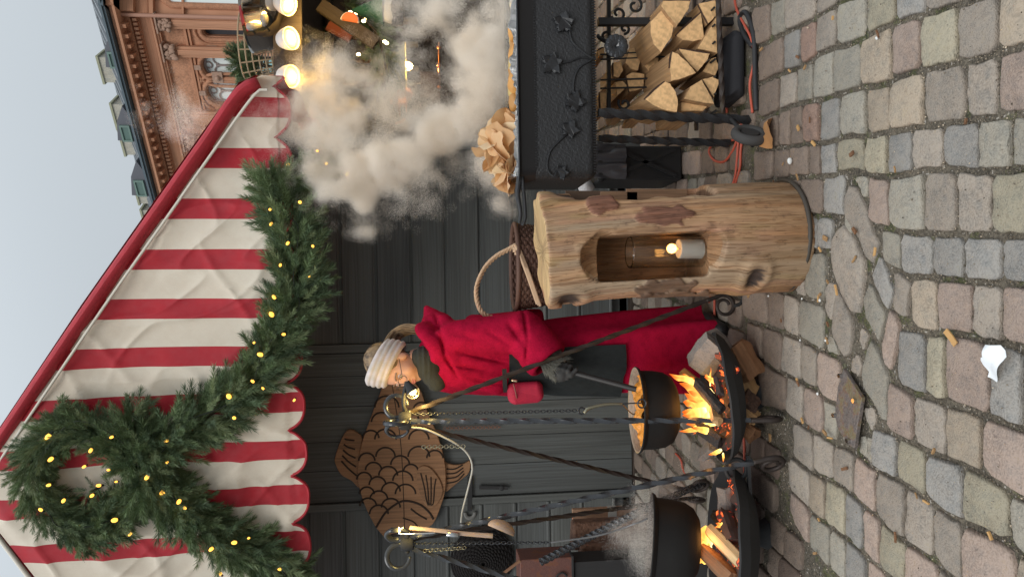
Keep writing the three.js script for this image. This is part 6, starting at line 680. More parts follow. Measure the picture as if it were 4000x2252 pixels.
// ---------------------------------------------------------------- the woman in red, stirring the stew
{
  const F = onY(2790, 1345), wz = F.z, W = (X, Y, dz = 0) => onZ(X, Y, wz + dz).sub(F);      // places relative to her feet
  const her = thing('person', 'woman in a long red cloak with a pale knitted headband and glasses, stirring a cauldron', 'person', F);
  const put = (n, g, m, par = her) => part(n, g.translate(F.x, F.y, F.z), m, par);
  const red = pmat([0.37, 0.006, 0.036], 0.95, { map: rep(T.felt, 4), specularIntensity: 0.15, sheen: 0.08, sheenColor: col(0.6, 0.08, 0.12), sheenRoughness: 0.6, bumpMap: rep(T.weave, 3), bumpScale: 0.0008 }), skin = [0.6, 0.33, 0.235];
  // head frame
  const fw = V(-0.74, -0.2, 0.64).normalize(), up0 = V(0.1, 0.97, 0.16), rt = up0.clone().cross(fw).normalize(), up = fw.clone().cross(rt).normalize(), H = W(1553, 1432, 0.05);
  const loc = (x, y, z) => H.clone().addScaledVector(rt, x).addScaledVector(up, y).addScaledVector(fw, z), toHead = (g) => g.applyMatrix4(new THREE.Matrix4().makeBasis(rt, up, fw).setPosition(H));
  const head = (x, y, z) => { // face looks along +z
    let d = ell(x, y - 0.035, z + 0.012, 0.074, 0.088, 0.094); d = smin(d, ell(x, y + 0.035, z - 0.018, 0.058, 0.078, 0.07), 0.04); d = smin(d, ell(x, y + 0.088, z - 0.05, 0.026, 0.022, 0.026), 0.03);
    const ax = Math.abs(x); d = smin(d, ell(ax - 0.036, y + 0.03, z - 0.055, 0.026, 0.028, 0.024), 0.03); d = smax(d, -ell(ax - 0.031, y - 0.008, z - 0.1, 0.02, 0.013, 0.022), 0.014);
    d = smin(d, capsule({ x, y, z }, { x: 0, y: 0.012, z: 0.084 }, { x: 0, y: -0.026, z: 0.103 }, 0.007, 0.011), 0.012); d = smin(d, ell(ax - 0.012, y + 0.031, z - 0.092, 0.0085, 0.007, 0.009), 0.006); d = smin(d, ell(x, y + 0.057, z - 0.08, 0.026, 0.012, 0.013), 0.012); d = smax(d, -ell(x, y + 0.056, z - 0.096, 0.024, 0.0032, 0.012), 0.004);
    return smin(d, ell(ax - 0.077, y + 0.004, z + 0.004, 0.012, 0.03, 0.018), 0.008); };
  const headG = toHead(nets(head, [-0.1, -0.13, -0.12], [0.1, 0.14, 0.13], 0.0036));
  const neck = [W(1665, 1395, 0.03), loc(0, -0.05, -0.02)], body = (x, y, z) => { const p = { x, y, z }; let d = capsule(p, neck[0], neck[1], 0.056, 0.05); d = smin(d, capsule(p, V(-0.04, 1.0, 0), V(neck[0].x, neck[0].y - 0.16, 0), 0.1, 0.12), 0.1); for (const s of [-1, 1]) { d = smin(d, capsule(p, V(s * 0.06 - 0.045, 0.9, 0), V(s * 0.07 - 0.03, 0.5, 0.01), 0.06, 0.05), 0.06); d = smin(d, capsule(p, V(s * 0.07 - 0.03, 0.5, 0.01), V(s * 0.08 - 0.02, 0.09, -0.01), 0.055, 0.038), 0.03); } return d; };
  const bodyG = mergeGeometries([clean(nets(body, [-0.3, 0.05, -0.25], [0.3, 1.5, 0.25], 0.016)), clean(headG)]); put('body', bodyG, pmat(skin, 0.55, { sheen: 0.2, sheenColor: col(1, 0.6, 0.5) }));
  // face
  for (const s of [-1, 1]) { put('eye', toHead(ball(0.0118, V(s * 0.031, 0.007, 0.0735), 1, 1, 1, 14)), mat([0.6, 0.56, 0.52], 0.25)); put('iris', toHead(ball(0.0062, V(s * 0.03, 0.004, 0.081), 1, 1, 0.7, 10)), mat([0.06, 0.05, 0.04], 0.2)); put('eyebrow', toHead(sweep([V(s * 0.015, 0.026, 0.089), V(s * 0.032, 0.031, 0.084), V(s * 0.05, 0.026, 0.07)], 0.0028, { n: 6 })), mat([0.2, 0.13, 0.08], 0.8)); put('eyelid', toHead(sweep([V(s * 0.018, 0.007, 0.084), V(s * 0.031, 0.0145, 0.0858), V(s * 0.045, 0.008, 0.077)], 0.0028, { n: 6 })), mat([0.42, 0.21, 0.15], 0.6));
    put('lens_frame', toHead(new THREE.TorusGeometry(0.022, 0.0015, 6, 32).scale(1.1, 0.92, 1).rotateY(s * 0.28).translate(s * 0.031, 0.0, 0.099)), mat([0.05, 0.04, 0.03], 0.35)); put('temple', toHead(sweep([V(s * 0.053, 0.004, 0.09), V(s * 0.07, 0.006, 0.05), V(s * 0.08, 0.008, 0.0)], 0.0014, { n: 5 })), mat([0.05, 0.04, 0.03], 0.35)); }
  put('bridge', toHead(sweep([V(-0.009, 0.003, 0.103), V(0, 0.006, 0.105), V(0.009, 0.003, 0.103)], 0.0014, { n: 5 })), mat([0.05, 0.04, 0.03], 0.35));
  put('lip', toHead(join([sweep([V(-0.026, -0.049, 0.08), V(-0.012, -0.0515, 0.092), V(0, -0.0525, 0.095), V(0.012, -0.0515, 0.092), V(0.026, -0.049, 0.08)], (t) => 0.0022 + 0.0018 * Math.sin(t * Math.PI), { n: 7 }), sweep([V(-0.025, -0.05, 0.08), V(-0.012, -0.061, 0.09), V(0, -0.064, 0.0925), V(0.012, -0.061, 0.09), V(0.025, -0.05, 0.08)], (t) => 0.0024 + 0.0026 * Math.sin(t * Math.PI), { n: 7 })])), mat([0.5, 0.16, 0.13], 0.45)); put('teeth', toHead(sweep([V(-0.019, -0.053, 0.083), V(0, -0.057, 0.091), V(0.019, -0.053, 0.083)], 0.0032, { n: 6 })), mat([0.72, 0.68, 0.62], 0.3));
  // hair: a cap with strands, and the bunch behind
  const strandTint = (v) => { const n = noise3(v.x * 70 + v.z * 30, v.y * 16, v.z * 60), m = noise3(v.x * 150, v.y * 30, v.z * 150); const k = clamp(0.5 + 0.5 * n + 0.4 * m); return [mix(0.045, 0.33, k), mix(0.027, 0.22, k), mix(0.016, 0.12, k)]; };
  const hairM = mat([1, 1, 1], 0.5, { vertexColors: true }), hairF = (x, y, z) => { let d = ell(x, y - 0.042, z + 0.02, 0.084, 0.098, 0.103); d = smin(d, ell(x, y - 0.08, z + 0.06, 0.06, 0.06, 0.06), 0.04); d -= 0.0028 * Math.sin(x * 150 + 40 * z) + 0.002 * noise3(x * 130, y * 30, z * 90); return smax(d, z - 0.062 + (y - 0.09) * -0.2 - 0.0, 0.01) ; };
  put('hair', paint(toHead(nets((x, y, z) => smax(hairF(x, y, z), -(y + 0.055 - z * 0.3), 0.02), [-0.12, -0.1, -0.16], [0.12, 0.18, 0.1], 0.0042)), strandTint), hairM);
  { const st = [], q = rng(12), path = [W(1520, 1350, -0.04), W(1550, 1305, -0.05), W(1595, 1285, -0.03), W(1650, 1290, 0.0)]; for (let i = 0; i < 60; i++) { const a = q() * 6.28, r = 0.03 * Math.sqrt(q()); st.push(paint(sweep(path.map((p, k) => p.clone().add(V(Math.cos(a) * r * (1.1 - 0.1 * k), Math.sin(a) * r, Math.sin(a + 1) * r))), (t) => 0.0055 * (1 - 0.6 * t), { n: 5, seg: 12 }), strandTint)); } const g = mergeGeometries(st.map((s) => { s = s.toNonIndexed(); return s; })); put('hair_bunch', g, hairM); }
  { // knitted headband
    const N = 120, K = 26, pos = [], idx = []; for (let i = 0; i <= N; i++) { const a = i / N * Math.PI * 2, s = Math.sin(a), c = Math.cos(a); for (let j = 0; j <= K; j++) { const t = j / K, w = t - 0.5, rib = 0.004 * Math.abs(Math.sin(t * Math.PI * 4)) + 0.0028 * Math.sin(a * 62 + (Math.floor(t * 4) % 2) * 2.4) * Math.abs(Math.sin(t * Math.PI * 4)), e = -0.012 * Math.pow(Math.abs(w) * 2, 4), r = 1 + (0.012 + rib + e) / 0.085; pos.push(s * 0.086 * r, 0.062 + c * 0.032 + w * 0.1, c * 0.104 * r - 0.012); } } for (let i = 0; i < N; i++) for (let j = 0; j < K; j++) { const a = i * (K + 1) + j, b = a + K + 1; idx.push(a, b, a + 1, b, b + 1, a + 1); }
    const g = new THREE.BufferGeometry(); g.setAttribute('position', new THREE.Float32BufferAttribute(pos, 3)); g.setAttribute('uv', new THREE.Float32BufferAttribute(new Float32Array(pos.length / 3 * 2), 2)); g.setIndex(idx); g.computeVertexNormals(); g.rotateX(-0.3).translate(0, -0.006, 0.004); const b = put('headband', paint(toHead(g), (v) => { const k = noise3(v.x * 50, v.y * 50, v.z * 50); return [0.6 + 0.08 * k, 0.53 + 0.06 * k, 0.5 + 0.09 * k]; }), mat([1, 1, 1], 0.95, { vertexColors: true, side: THREE.DoubleSide })); }
  // dark green roll neck and vest
  const green = mat([0.034, 0.036, 0.03], 0.9, { map: rep(T.felt, 3) }), P = (X, Y, dz) => { const v = W(X, Y, dz); return v; };
  { const a = P(1655, 1402, 0.05), b = P(1720, 1390, 0.02), c = P(1668, 1450, 0.07), d = P(1705, 1490, 0.07); put('roll_neck', nets((x, y, z) => { const p = { x, y, z }; let k = capsule(p, a, b, 0.062, 0.066); k = smin(k, capsule(p, c, d, 0.042, 0.046), 0.05); return k - 0.004 * Math.sin(y * 260) * ss(a.y - 0.06, a.y, y); }, [-0.4, 1.0, -0.2], [0.25, 1.55, 0.3], 0.0085), green); }
  // cloak: shoulders, trunk, wide near sleeve, hood
  const sh = P(1765, 1318, 0.08), el = P(2045, 1300, 0.16), wr = P(2125, 1392, 0.22), ch0 = P(1760, 1395, 0.0), wa = P(2090, 1385, 0.0), fr0 = P(1800, 1470, 0.09), fr1 = P(1935, 1505, 0.1), hd = P(1700, 1262, -0.06), hp = P(1668, 1205, -0.12), far = P(1790, 1470, -0.06), farE = P(2030, 1490, 0.0), bk = P(1850, 1262, -0.04), bk2 = P(2100, 1258, -0.04);
  const cl = (p, d) => { const a = Math.atan2(p.z - col0.z, p.x - col0.x); return Math.hypot(Math.hypot((p.x - col0.x) * 0.92, p.z - col0.z) - 0.098, (p.y - col0.y - (p.x - col0.x) * 0.42 - 0.012 * Math.sin(a * 3)) * 0.62) - 0.03; };
  const cloak = (x, y, z) => { const p = { x, y, z }, n = 0.014 * noise3(x * 8, y * 2.4, z * 8) + 0.012 * Math.pow(1 - Math.abs(noise3(x * 13 + y * 3, y * 3.5, z * 13)), 3) + 0.004 * noise3(x * 28, y * 14, z * 28); let d = capsule(p, ch0, wa, 0.158, 0.145); d = smin(d, capsule(p, bk, bk2, 0.056, 0.062), 0.08); d = smin(d, capsule(p, fr0, fr1, 0.055, 0.05), 0.05); d = smin(d, capsule(p, far, farE, 0.08, 0.07), 0.04);
    d += n; d = smax(d, wa.y - 0.05 - 0.16 * ss(0.0, 0.14, z) - y, 0.02);
    let s = smin(capsule(p, sh, el, 0.08, 0.09), capsule(p, el, wr, 0.092, 0.084), 0.025); const cf = capsule(p, el.clone().lerp(wr, 0.4), wr, 0.106, 0.104); s = smin(s - 0.7 * n, cf + 0.3 * n, 0.006); s = smax(s, -capsule(p, wr, P(2180, 1440, 0.25), 0.07, 0.08), 0.01); const cut = (p.x - wr.x) * cdir.x + (p.y - wr.y) * cdir.y + (p.z - wr.z) * cdir.z - 0.035; s = smax(s, cut, 0.012);
    d = smin(d, s, 0.014); let h = capsule(p, hd, hp, 0.08, 0.02) + 0.5 * n; h = smin(h, capsule(p, P(1705, 1300, -0.02), P(1735, 1262, 0.03), 0.06, 0.05) + 0.5 * n, 0.04); d = smin(d, h, 0.016); d = smin(d, cl(p) + 0.25 * n, 0.008);
    if (z > -0.02) { let gr = 0; for (const [a, b, dp, w] of creases) { const ex = b.x - a.x, ey = b.y - a.y, t = clamp(((x - a.x) * ex + (y - a.y) * ey) / (ex * ex + ey * ey)), q = Math.hypot(x - a.x - ex * t, y - a.y - ey * t) / w; if (q < 2.5) gr = Math.max(gr, dp * Math.exp(-q * q) * Math.sin(Math.PI * (0.12 + 0.76 * t))); } d += gr; }
    d = smax(d, -capsule(p, P(1610, 1415, 0.06), P(1700, 1405, 0.04), 0.066, 0.074), 0.012); return smax(d, -capsule(p, P(1690, 1480, 0.17), P(1780, 1530, 0.18), 0.075, 0.06), 0.02); };
  const creases = [[1790, 1375, 1990, 1418, 0.02, 0.01], [1760, 1425, 1905, 1445, 0.016, 0.009], [1870, 1390, 2020, 1405, 0.014, 0.008], [2040, 1215, 2046, 1330, 0.016, 0.008], [2046, 1320, 2040, 1410, 0.016, 0.008], [1700, 1232, 1722, 1300, 0.016, 0.008], [1722, 1300, 1738, 1390, 0.018, 0.008], [1738, 1390, 1790, 1475, 0.018, 0.009], [1980, 1260, 2030, 1330, 0.02, 0.014], [1840, 1480, 1960, 1500, 0.014, 0.009], [1900, 1290, 2000, 1350, 0.01, 0.012], [1780, 1300, 1900, 1330, 0.008, 0.013]].map(([X0, Y0, X1, Y1, d, w]) => [P(X0, Y0, 0.14), P(X1, Y1, 0.14), d, w]);
  const cdir = wr.clone().sub(el).normalize();
  const col0 = P(1706, 1368, 0.03);
  put('cloak', nets(cloak, [-0.42, 0.66, -0.34], [0.36, 1.55, 0.42], 0.0078), red);
  // skirt: gathered, in soft deep folds
  const skirtAt = (t, a) => { const top = P(2060, 1388, 0), bot = P(2742, 1362, 0), cx = mix(top.x, bot.x, t), cy = mix(top.y, bot.y, t), rx = mix(0.155, 0.2, Math.pow(t, 0.7)), rz = mix(0.14, 0.185, Math.pow(t, 0.7)), f = 1 + (0.25 + 0.75 * t) * (0.085 * Math.sin(a * 7 + 1.5 * Math.sin(t * 2)) + 0.06 * Math.sin(a * 4 + 2 + t) + 0.02 * Math.sin(a * 13 + 3 * t)) + 0.015 * noise3(Math.cos(a) * 4, t * 6, Math.sin(a) * 4); return V(cx + rx * f * Math.cos(a), cy + 0.012 * Math.sin(a * 5) * t, rz * f * Math.sin(a)); };
  { const N = 160, K = 60, pos = [], uv = [], idx = []; for (let j = 0; j <= K; j++) for (let i = 0; i <= N; i++) { const v = skirtAt(j / K, i / N * Math.PI * 2); pos.push(v.x, v.y, v.z); uv.push(i / N * 1.2, j / K); } for (let j = 0; j < K; j++) for (let i = 0; i < N; i++) { const a = j * (N + 1) + i, b = a + N + 1; idx.push(a, a + 1, b, a + 1, b + 1, b); } const g = new THREE.BufferGeometry(); g.setAttribute('position', new THREE.Float32BufferAttribute(pos, 3)); g.setAttribute('uv', new THREE.Float32BufferAttribute(uv, 2)); g.setIndex(idx); g.computeVertexNormals(); put('skirt', g, Object.assign(red.clone(), { side: THREE.DoubleSide })); }
  { const N = 50, K = 40, pos = [], uv = [], idx = [], t1 = 0.5; for (let j = 0; j <= K; j++) for (let i = 0; i <= N; i++) { const s = i / N, t = mix(-0.12, t1, j / K), a = mix(1.3, 3.45, s) + 0.0, v = skirtAt(Math.max(t, 0.0), a), e = 0.014 + 0.004 * noise3(s * 9, t * 6, 2); v.y = mix(P(2060, 1388, 0).y, P(2742, 1362, 0).y, t); pos.push(v.x + e * Math.cos(a) - 0.012 * ss(0.5, 1, s), v.y, v.z + e * Math.sin(a) + 0.012 * t); uv.push(s, t); } for (let j = 0; j < K; j++) for (let i = 0; i < N; i++) { const a = j * (N + 1) + i, b = a + N + 1; idx.push(a, b, a + 1, b, b + 1, a + 1); } const g = new THREE.BufferGeometry(); g.setAttribute('position', new THREE.Float32BufferAttribute(pos, 3)); g.setAttribute('uv', new THREE.Float32BufferAttribute(uv, 2)); g.setIndex(idx); g.computeVertexNormals(); put('apron', g, pmat([0.024, 0.028, 0.029], 0.85, { specularIntensity: 0.4, side: THREE.DoubleSide, map: rep(T.felt, 3) })); }
  // fur cuff, gloved hand on the stirring stick
  const hand = P(2215, 1448, 0.235), grip = at(2215, 1455, 0).clone(); const stickA = F.clone().add(P(2120, 1424, 0.23)), stickB = at(2500, 1524, 3.04), sd = stickB.clone().sub(stickA).normalize(), gp0 = stickA.clone().lerp(stickB, 0.22).sub(F);
  { const q = rng(4), cs = []; const c = wr.clone().lerp(gp0, 0.5), ax = gp0.clone().sub(wr).normalize(), s1 = ax.clone().cross(V(0, 1, 0.3)).normalize(), s2 = ax.clone().cross(s1); for (let i = 0; i < 700; i++) { const a = q() * 6.28, t = q() - 0.5, p = c.clone().addScaledVector(ax, t * 0.07).addScaledVector(s1, 0.046 * Math.cos(a)).addScaledVector(s2, 0.046 * Math.sin(a)), d = s1.clone().multiplyScalar(Math.cos(a)).addScaledVector(s2, Math.sin(a)).addScaledVector(ax, 0.8 + q()).normalize(); cs.push(sweep([p, p.clone().addScaledVector(d, 0.022 + 0.02 * q())], (k) => 0.0012 * (1 - 0.8 * k), { n: 3, seg: 2, caps: false })); } put('fur_cuff', join([...cs, sweep([c.clone().addScaledVector(ax, -0.04), c.clone().addScaledVector(ax, 0.035)], 0.045, { n: 14, seg: 3 })]), mat([0.17, 0.17, 0.15], 0.95)); }
  { const a = wr.clone().lerp(gp0, 0.75), kd = sd.clone(), side = kd.clone().cross(V(0, 0, 1)).normalize(), out = side.clone().cross(kd).normalize(), pc = gp0.clone().addScaledVector(out, 0.012).addScaledVector(side, 0.018), seg = [[a, pc, 0.03, 0.034]];
    for (let i = 0; i < 4; i++) { const k = gp0.clone().addScaledVector(kd, (i - 1.5) * 0.021), r = [0.0105, 0.011, 0.0105, 0.009][i], p1 = k.clone().addScaledVector(side, 0.03).addScaledVector(out, 0.02), p2 = k.clone().addScaledVector(side, -0.004).addScaledVector(out, 0.03), p3 = k.clone().addScaledVector(side, -0.026).addScaledVector(out, 0.008), p4 = k.clone().addScaledVector(side, -0.014).addScaledVector(out, -0.018); seg.push([p1, p2, r, r], [p2, p3, r, r * 0.95], [p3, p4, r * 0.95, r * 0.85]); }
    const th = gp0.clone().addScaledVector(kd, 0.045); seg.push([pc.clone().addScaledVector(kd, -0.02), th.clone().addScaledVector(side, 0.012).addScaledVector(out, 0.022), 0.014, 0.011], [th.clone().addScaledVector(side, 0.012).addScaledVector(out, 0.022), th.clone().addScaledVector(kd, 0.016).addScaledVector(side, -0.018).addScaledVector(out, 0.016), 0.011, 0.009]);
    put('gloved_hand', nets((x, y, z) => { let d = 9; const p = { x, y, z }; seg.forEach(([u, v, r1, r2], i) => { d = smin(d, capsule(p, u, v, r1, r2), 0.006); }); return d; }, [gp0.x - 0.13, gp0.y - 0.11, gp0.z - 0.11], [gp0.x + 0.13, gp0.y + 0.13, gp0.z + 0.12], 0.0036), mat([0.035, 0.035, 0.036], 0.8)); }
  const stick = thing('stirring_paddle', 'long dark stirring stick held by the woman, its end in the orange stew', 'stick', stickB); part('stick', sweep([stickA, stickB], 0.0125, { n: 10, seg: 6 }), mat([0.022, 0.02, 0.02], 0.5), stick); part('rivet', ball(0.008, at(2332, 1482, 3.13), 1, 1, 1, 10), M.steel, stick);
  for (const s of [0, 1]) { const a = P(2775, 1262 + s * 120, 0.08 - s * 0.05); put('shoe', nets((x, y, z) => { const p = { x, y, z }; return Math.max(smin(capsule(p, V(a.x, 0.04, a.z - 0.06), V(a.x - 0.03, 0.034, a.z + 0.09), 0.042, 0.036), capsule(p, V(a.x + 0.005, 0.05, a.z - 0.05), V(a.x + 0.005, 0.13, a.z - 0.06), 0.042, 0.045), 0.03), -y); }, [a.x - 0.11, -0.01, a.z - 0.14], [a.x + 0.09, 0.18, a.z + 0.17], 0.008), mat([0.015, 0.015, 0.016], 0.5)); }
  // red pouch on a black strap
  const pc = P(2052, 1532, 0.12), pou = thing('red_pouch', 'small bright red zipped pouch on a dark strap at the woman\'s waist', 'bag', F.clone().add(pc)); const pg = new RoundedBoxGeometry(0.105, 0.168, 0.07, 6, 0.032); bend(pg, (v) => { v.x *= 1 - 0.12 * Math.pow(v.y / 0.084, 2); v.z += 0.006 * noise3(v.x * 30, v.y * 22, 2); v.x += 0.005 * noise3(v.y * 25, v.z * 25, 8); }); const pm = new THREE.Matrix4().makeRotationZ(0.08).setPosition(F.clone().add(pc)); part('pouch_body', pg.applyMatrix4(pm), pmat([0.5, 0.015, 0.055], 0.75, { map: rep(T.felt, 6) }), pou); part('zip', sweep([F.clone().add(P(2006, 1498, 0.162)), F.clone().add(P(2014, 1530, 0.168)), F.clone().add(P(2020, 1562, 0.15))], 0.0035, { n: 6 }), mat([0.25, 0.06, 0.05], 0.5), pou); part('zip_pull', sweep([F.clone().add(P(1999, 1484, 0.165)), F.clone().add(P(2020, 1488, 0.168))], 0.0055, { n: 6 }), mat([0.75, 0.62, 0.4], 0.3, { metalness: 0.9 }), pou); part('strap', sweep([F.clone().add(P(1970, 1440, 0.17)), F.clone().add(P(1972, 1500, 0.16)), F.clone().add(P(1975, 1530, 0.11))], 0.014, { n: 4, flat: 0.25, step: 0.01 }), mat([0.02, 0.022, 0.022], 0.8), pou);
}

// ---------------------------------------------------------------- the carved fish on the door
{
  const f = (x, y) => onZ(1200 + x / 1.928, 1500 + y / 1.928, HZ + 0.045), fz = HZ + 0.045, c0 = f(700, 600), t = thing('carved_fish', 'big carved brown wooden fish with dark scales hanging on the dark green door', 'carving', V(c0.x, f(700, 600).y, HZ));
  const loopG = (list, d, z0, n = 160) => { let p = smoothed(list.map(([x, y]) => { const q = f(x, y); return [q.x, q.y]; }), n, true); if (area2(p) < 0) p = p.reverse(); return boxUV(extrude(p, d, 0.005).translate(0, 0, z0), 0.5); };
  const wood = [mat([0.36, 0.19, 0.095], 0.7, { map: rep(T.wood, 1.4, 0.6), bumpMap: T.woodBump, bumpScale: 0.003 }), mat([0.32, 0.17, 0.085], 0.7, { map: rep(T.wood, 1.1, 0.5), bumpMap: T.woodBump, bumpScale: 0.003 })], burn = mat([0.035, 0.02, 0.012], 0.9);
  part('fish_body', loopG([[575, 0], [640, -40], [720, -60], [800, -20], [860, 60], [905, 200], [960, 330], [1010, 470], [1040, 620], [1040, 780], [1010, 900], [950, 1040], [860, 1100], [760, 1180], [660, 1190], [600, 1160], [540, 1100], [500, 1040], [440, 920], [400, 800], [380, 680], [390, 540], [420, 410], [460, 300], [500, 190], [540, 90]], 0.032, HZ + 0.03), wood[0], t);
  part('back_fin', loopG([[390, 780], [330, 730], [250, 680], [205, 590], [210, 540], [240, 450], [280, 370], [320, 345], [370, 365], [412, 410], [395, 530], [385, 660]], 0.024, HZ + 0.012), wood[1], t); part('belly_fin', loopG([[1035, 590], [1060, 600], [1120, 610], [1180, 600], [1225, 580], [1230, 630], [1210, 680], [1150, 730], [1090, 780], [1040, 810], [1042, 700]], 0.024, HZ + 0.012), wood[1], t);
  part('side_fin', loopG([[830, 640], [870, 606], [930, 625], [990, 700], [1020, 780], [1010, 840], [960, 910], [900, 910], [850, 820], [825, 720]], 0.016, fz + 0.014), wood[1], t);
  const ln = (list, w = 0.0062, z = fz + 0.0165) => sweep(list.map(([x, y]) => { const q = f(x, y); return V(q.x, q.y, z); }), w, { n: 6, flat: 1, step: 0.012 }), lines = [];
  const arcs = [[600, 140, 90, 60], [760, 240, 80, 60], [560, 250, 75, 20], [860, 160, 60, 50], [480, 370, 60, 20], [590, 380, 80, 60], [840, 380, 75, 55], [450, 540, 60, 40], [590, 510, 72, 60], [700, 570, 70, 40], [840, 510, 80, 70], [960, 520, 60, 30], [500, 610, 60, 45], [610, 650, 70, 60], [720, 690, 75, 40], [780, 620, 55, 40], [430, 680, 55, 30], [530, 720, 62, 50], [630, 770, 70, 50], [450, 790, 55, 40], [740, 790, 76, 40], [540, 830, 66, 50], [460, 880, 62, 40], [630, 890, 70, 60], [540, 940, 70, 50]];
  for (const [x, y, r, d] of arcs) { const p = []; for (let i = 0; i <= 14; i++) { const a = Math.PI * (i / 14); p.push([x - r * Math.cos(a), y - r * 0.95 * Math.sin(a) + 30]); } lines.push(ln(p)); }
  lines.push(ln([[520, 1070], [590, 960], [680, 890], [750, 872], [850, 900], [920, 960], [950, 1010]], 0.0075)); for (let k = 0; k < 4; k++) lines.push(ln([[855 + k * 38, 660 + k * 14], [880 + k * 26, 760], [895 + k * 18, 850 + k * 10], [910 + k * 8, 900]], 0.0045, fz + 0.031)); lines.push(ln([[780, 930], [830, 970], [900, 1010]]), ln([[720, 1000], [800, 1030], [850, 1090]], 0.005));
  for (let k = 0; k < 5; k++) lines.push(ln([[370 - k * 4, 690 - k * 66], [310 - k * 2, 640 - k * 55], [255 + k * 6, 580 - k * 42]], 0.0055, HZ + 0.0365)); for (let k = 0; k < 4; k++) lines.push(ln([[1050, 640 + k * 36], [1110 + k * 6, 640 + k * 30], [1170 + k * 4, 610 + k * 22]], 0.005, HZ + 0.0365));
  lines.forEach((g) => part('carved_line', g, burn, t)); part('seam', ln([[640, 0], [700, 400], [720, 700], [730, 1000], [735, 1170]].map(([x, y]) => [x, y]), 0.003), burn, t);
}
// ---------------------------------------------------------------- what is stacked at the left edge, behind the corner tripod
{
  const z = -3.75, q = (X, Y, zz = z) => onZ(X, Y, zz), barkTex = tex(256, 256, (u, v) => { const n = fbm(u * 6, v * 3, 3, 4, 6, 3), m = fbm(u * 24, v * 10, 5, 3, 24, 10), w = ss(0.25, 0.5, fbm(u * 10, v * 6, 9, 3, 10, 6)); return [0.85 + 0.5 * n + 0.3 * m + 0.9 * w, 0.85 + 0.5 * n + 0.3 * m + 0.8 * w, 0.85 + 0.45 * n + 0.3 * m + 0.6 * w]; });
  const bm = mat([0.17, 0.09, 0.058], 0.9, { map: rep(barkTex, 2), bumpMap: rep(T.rough, 2), bumpScale: 0.008 });
  const slab = (X0, X1, Y0, Y1, zz, label) => { const a = q(X0, Y0, zz), b = q(X1, Y1, zz), g = new RoundedBoxGeometry(Math.abs(a.x - b.x), Math.abs(a.y - b.y), 0.09, 6, 0.018); bend(g, (v) => { v.z += 0.014 * noise3(v.x * 14, v.y * 9, zz * 9); v.x += 0.008 * noise3(v.y * 20, v.z * 14, 4); v.y += 0.008 * noise3(v.x * 20, v.z * 14, 6); }); g.translate((a.x + b.x) / 2, (a.y + b.y) / 2, zz); return solo('bark_slab', boxUV(g, 0.4), bm, label, 'log'); };
  slab(2232, 2800, 2035, 2112, z, 'rough barked slab nearest the cardboard behind the corner cauldron'); slab(2262, 2810, 2116, 2196, z + 0.03, 'middle rough barked slab behind the corner cauldron'); slab(2240, 2810, 2200, 2330, z + 0.06, 'rough barked slab at the corner of the photo beyond the rust brown box');
  const ca = q(2236, 2030, z - 0.14), cb = q(2475, 2000, z - 0.14), card = thing('cardboard_box', 'flattened cardboard box with a clear tape strip standing behind the barked slabs', 'box', V((ca.x + cb.x) / 2, 0, z - 0.14)); part('carton', boxAt(0.2, ca.y - 0.004, 0.03, V((ca.x + cb.x) / 2 - 0.05, (ca.y) / 2 + 0.002, z - 0.14), 0, 0.003), mat([0.42, 0.25, 0.16], 0.85, { map: rep(T.grain, 2) }), card); part('tape', boxAt(0.204, 0.05, 0.034, V((ca.x + cb.x) / 2 - 0.05, q(2390, 2020, z - 0.14).y, z - 0.14)), pmat([0.5, 0.5, 0.48], 0.25), card);
  const ra = q(2030, 2186, z + 0.25), rb = q(2242, 2380, z + 0.25), rz = z + 0.25, rbx = thing('rusty_box', 'rust brown metal box with curled wire at the corner of the photo', 'box', V((ra.x + rb.x) / 2, rb.y, rz)), rm = mat([0.17, 0.075, 0.058], 0.6, { map: rep(T.rust, 1.5), metalness: 0.2 }); part('box_body', boxAt(Math.abs(ra.x - rb.x), ra.y - rb.y, 0.16, V((ra.x + rb.x) / 2, (ra.y + rb.y) / 2, rz - 0.08), 0, 0.006), rm, rbx); part('rim', boxAt(Math.abs(ra.x - rb.x) + 0.012, 0.012, 0.172, V((ra.x + rb.x) / 2, rb.y + 0.003, rz - 0.08), 0, 0.003), M.ironMatte, rbx); part('wire', sweep([q(2170, 2262, rz + 0.01), q(2178, 2245, rz + 0.01), q(2200, 2235, rz + 0.01), q(2215, 2250, rz + 0.01)], 0.005, { n: 6 }), M.ironMatte, rbx); part('lid_prop', sweep([q(2032, 2188, rz), q(1940, 2258, rz)], 0.008, { n: 4, seg: 2 }), mat([0.22, 0.11, 0.06], 0.7), rbx);
  part('support', boxAt(0.2, rb.y - 0.01, 0.14, V((ra.x + rb.x) / 2, (rb.y - 0.006) / 2, rz - 0.08)), M.ironMatte, rbx);
  const bc = q(1888, 2205, HZ + 0.14), bas = thing('dark_basket', 'dark round woven basket hanging on the hut wall at the left edge', 'basket', bc), rings = []; for (let k = 0; k < 13; k++) { const r = 0.02 + k * 0.0155, p = []; for (let i = 0; i < 44; i++) { const a = i / 44 * Math.PI * 2, o = 0.005 * (i % 2 ? 1 : -1) * (k % 2 ? 1 : -1); p.push(V(bc.x + r * Math.cos(a), bc.y + r * Math.sin(a), HZ + 0.13 - 0.09 * (k / 12) ** 2 + o)); } rings.push(sweep(p, 0.0085, { n: 5, closed: true, seg: 88 })); } part('weave', join(rings), mat([0.013, 0.011, 0.011], 0.95), bas); part('backing', ball(0.19, V(bc.x, bc.y, HZ + 0.045), 1, 1, 0.3, 30), mat([0.02, 0.016, 0.014], 0.9), bas);
}
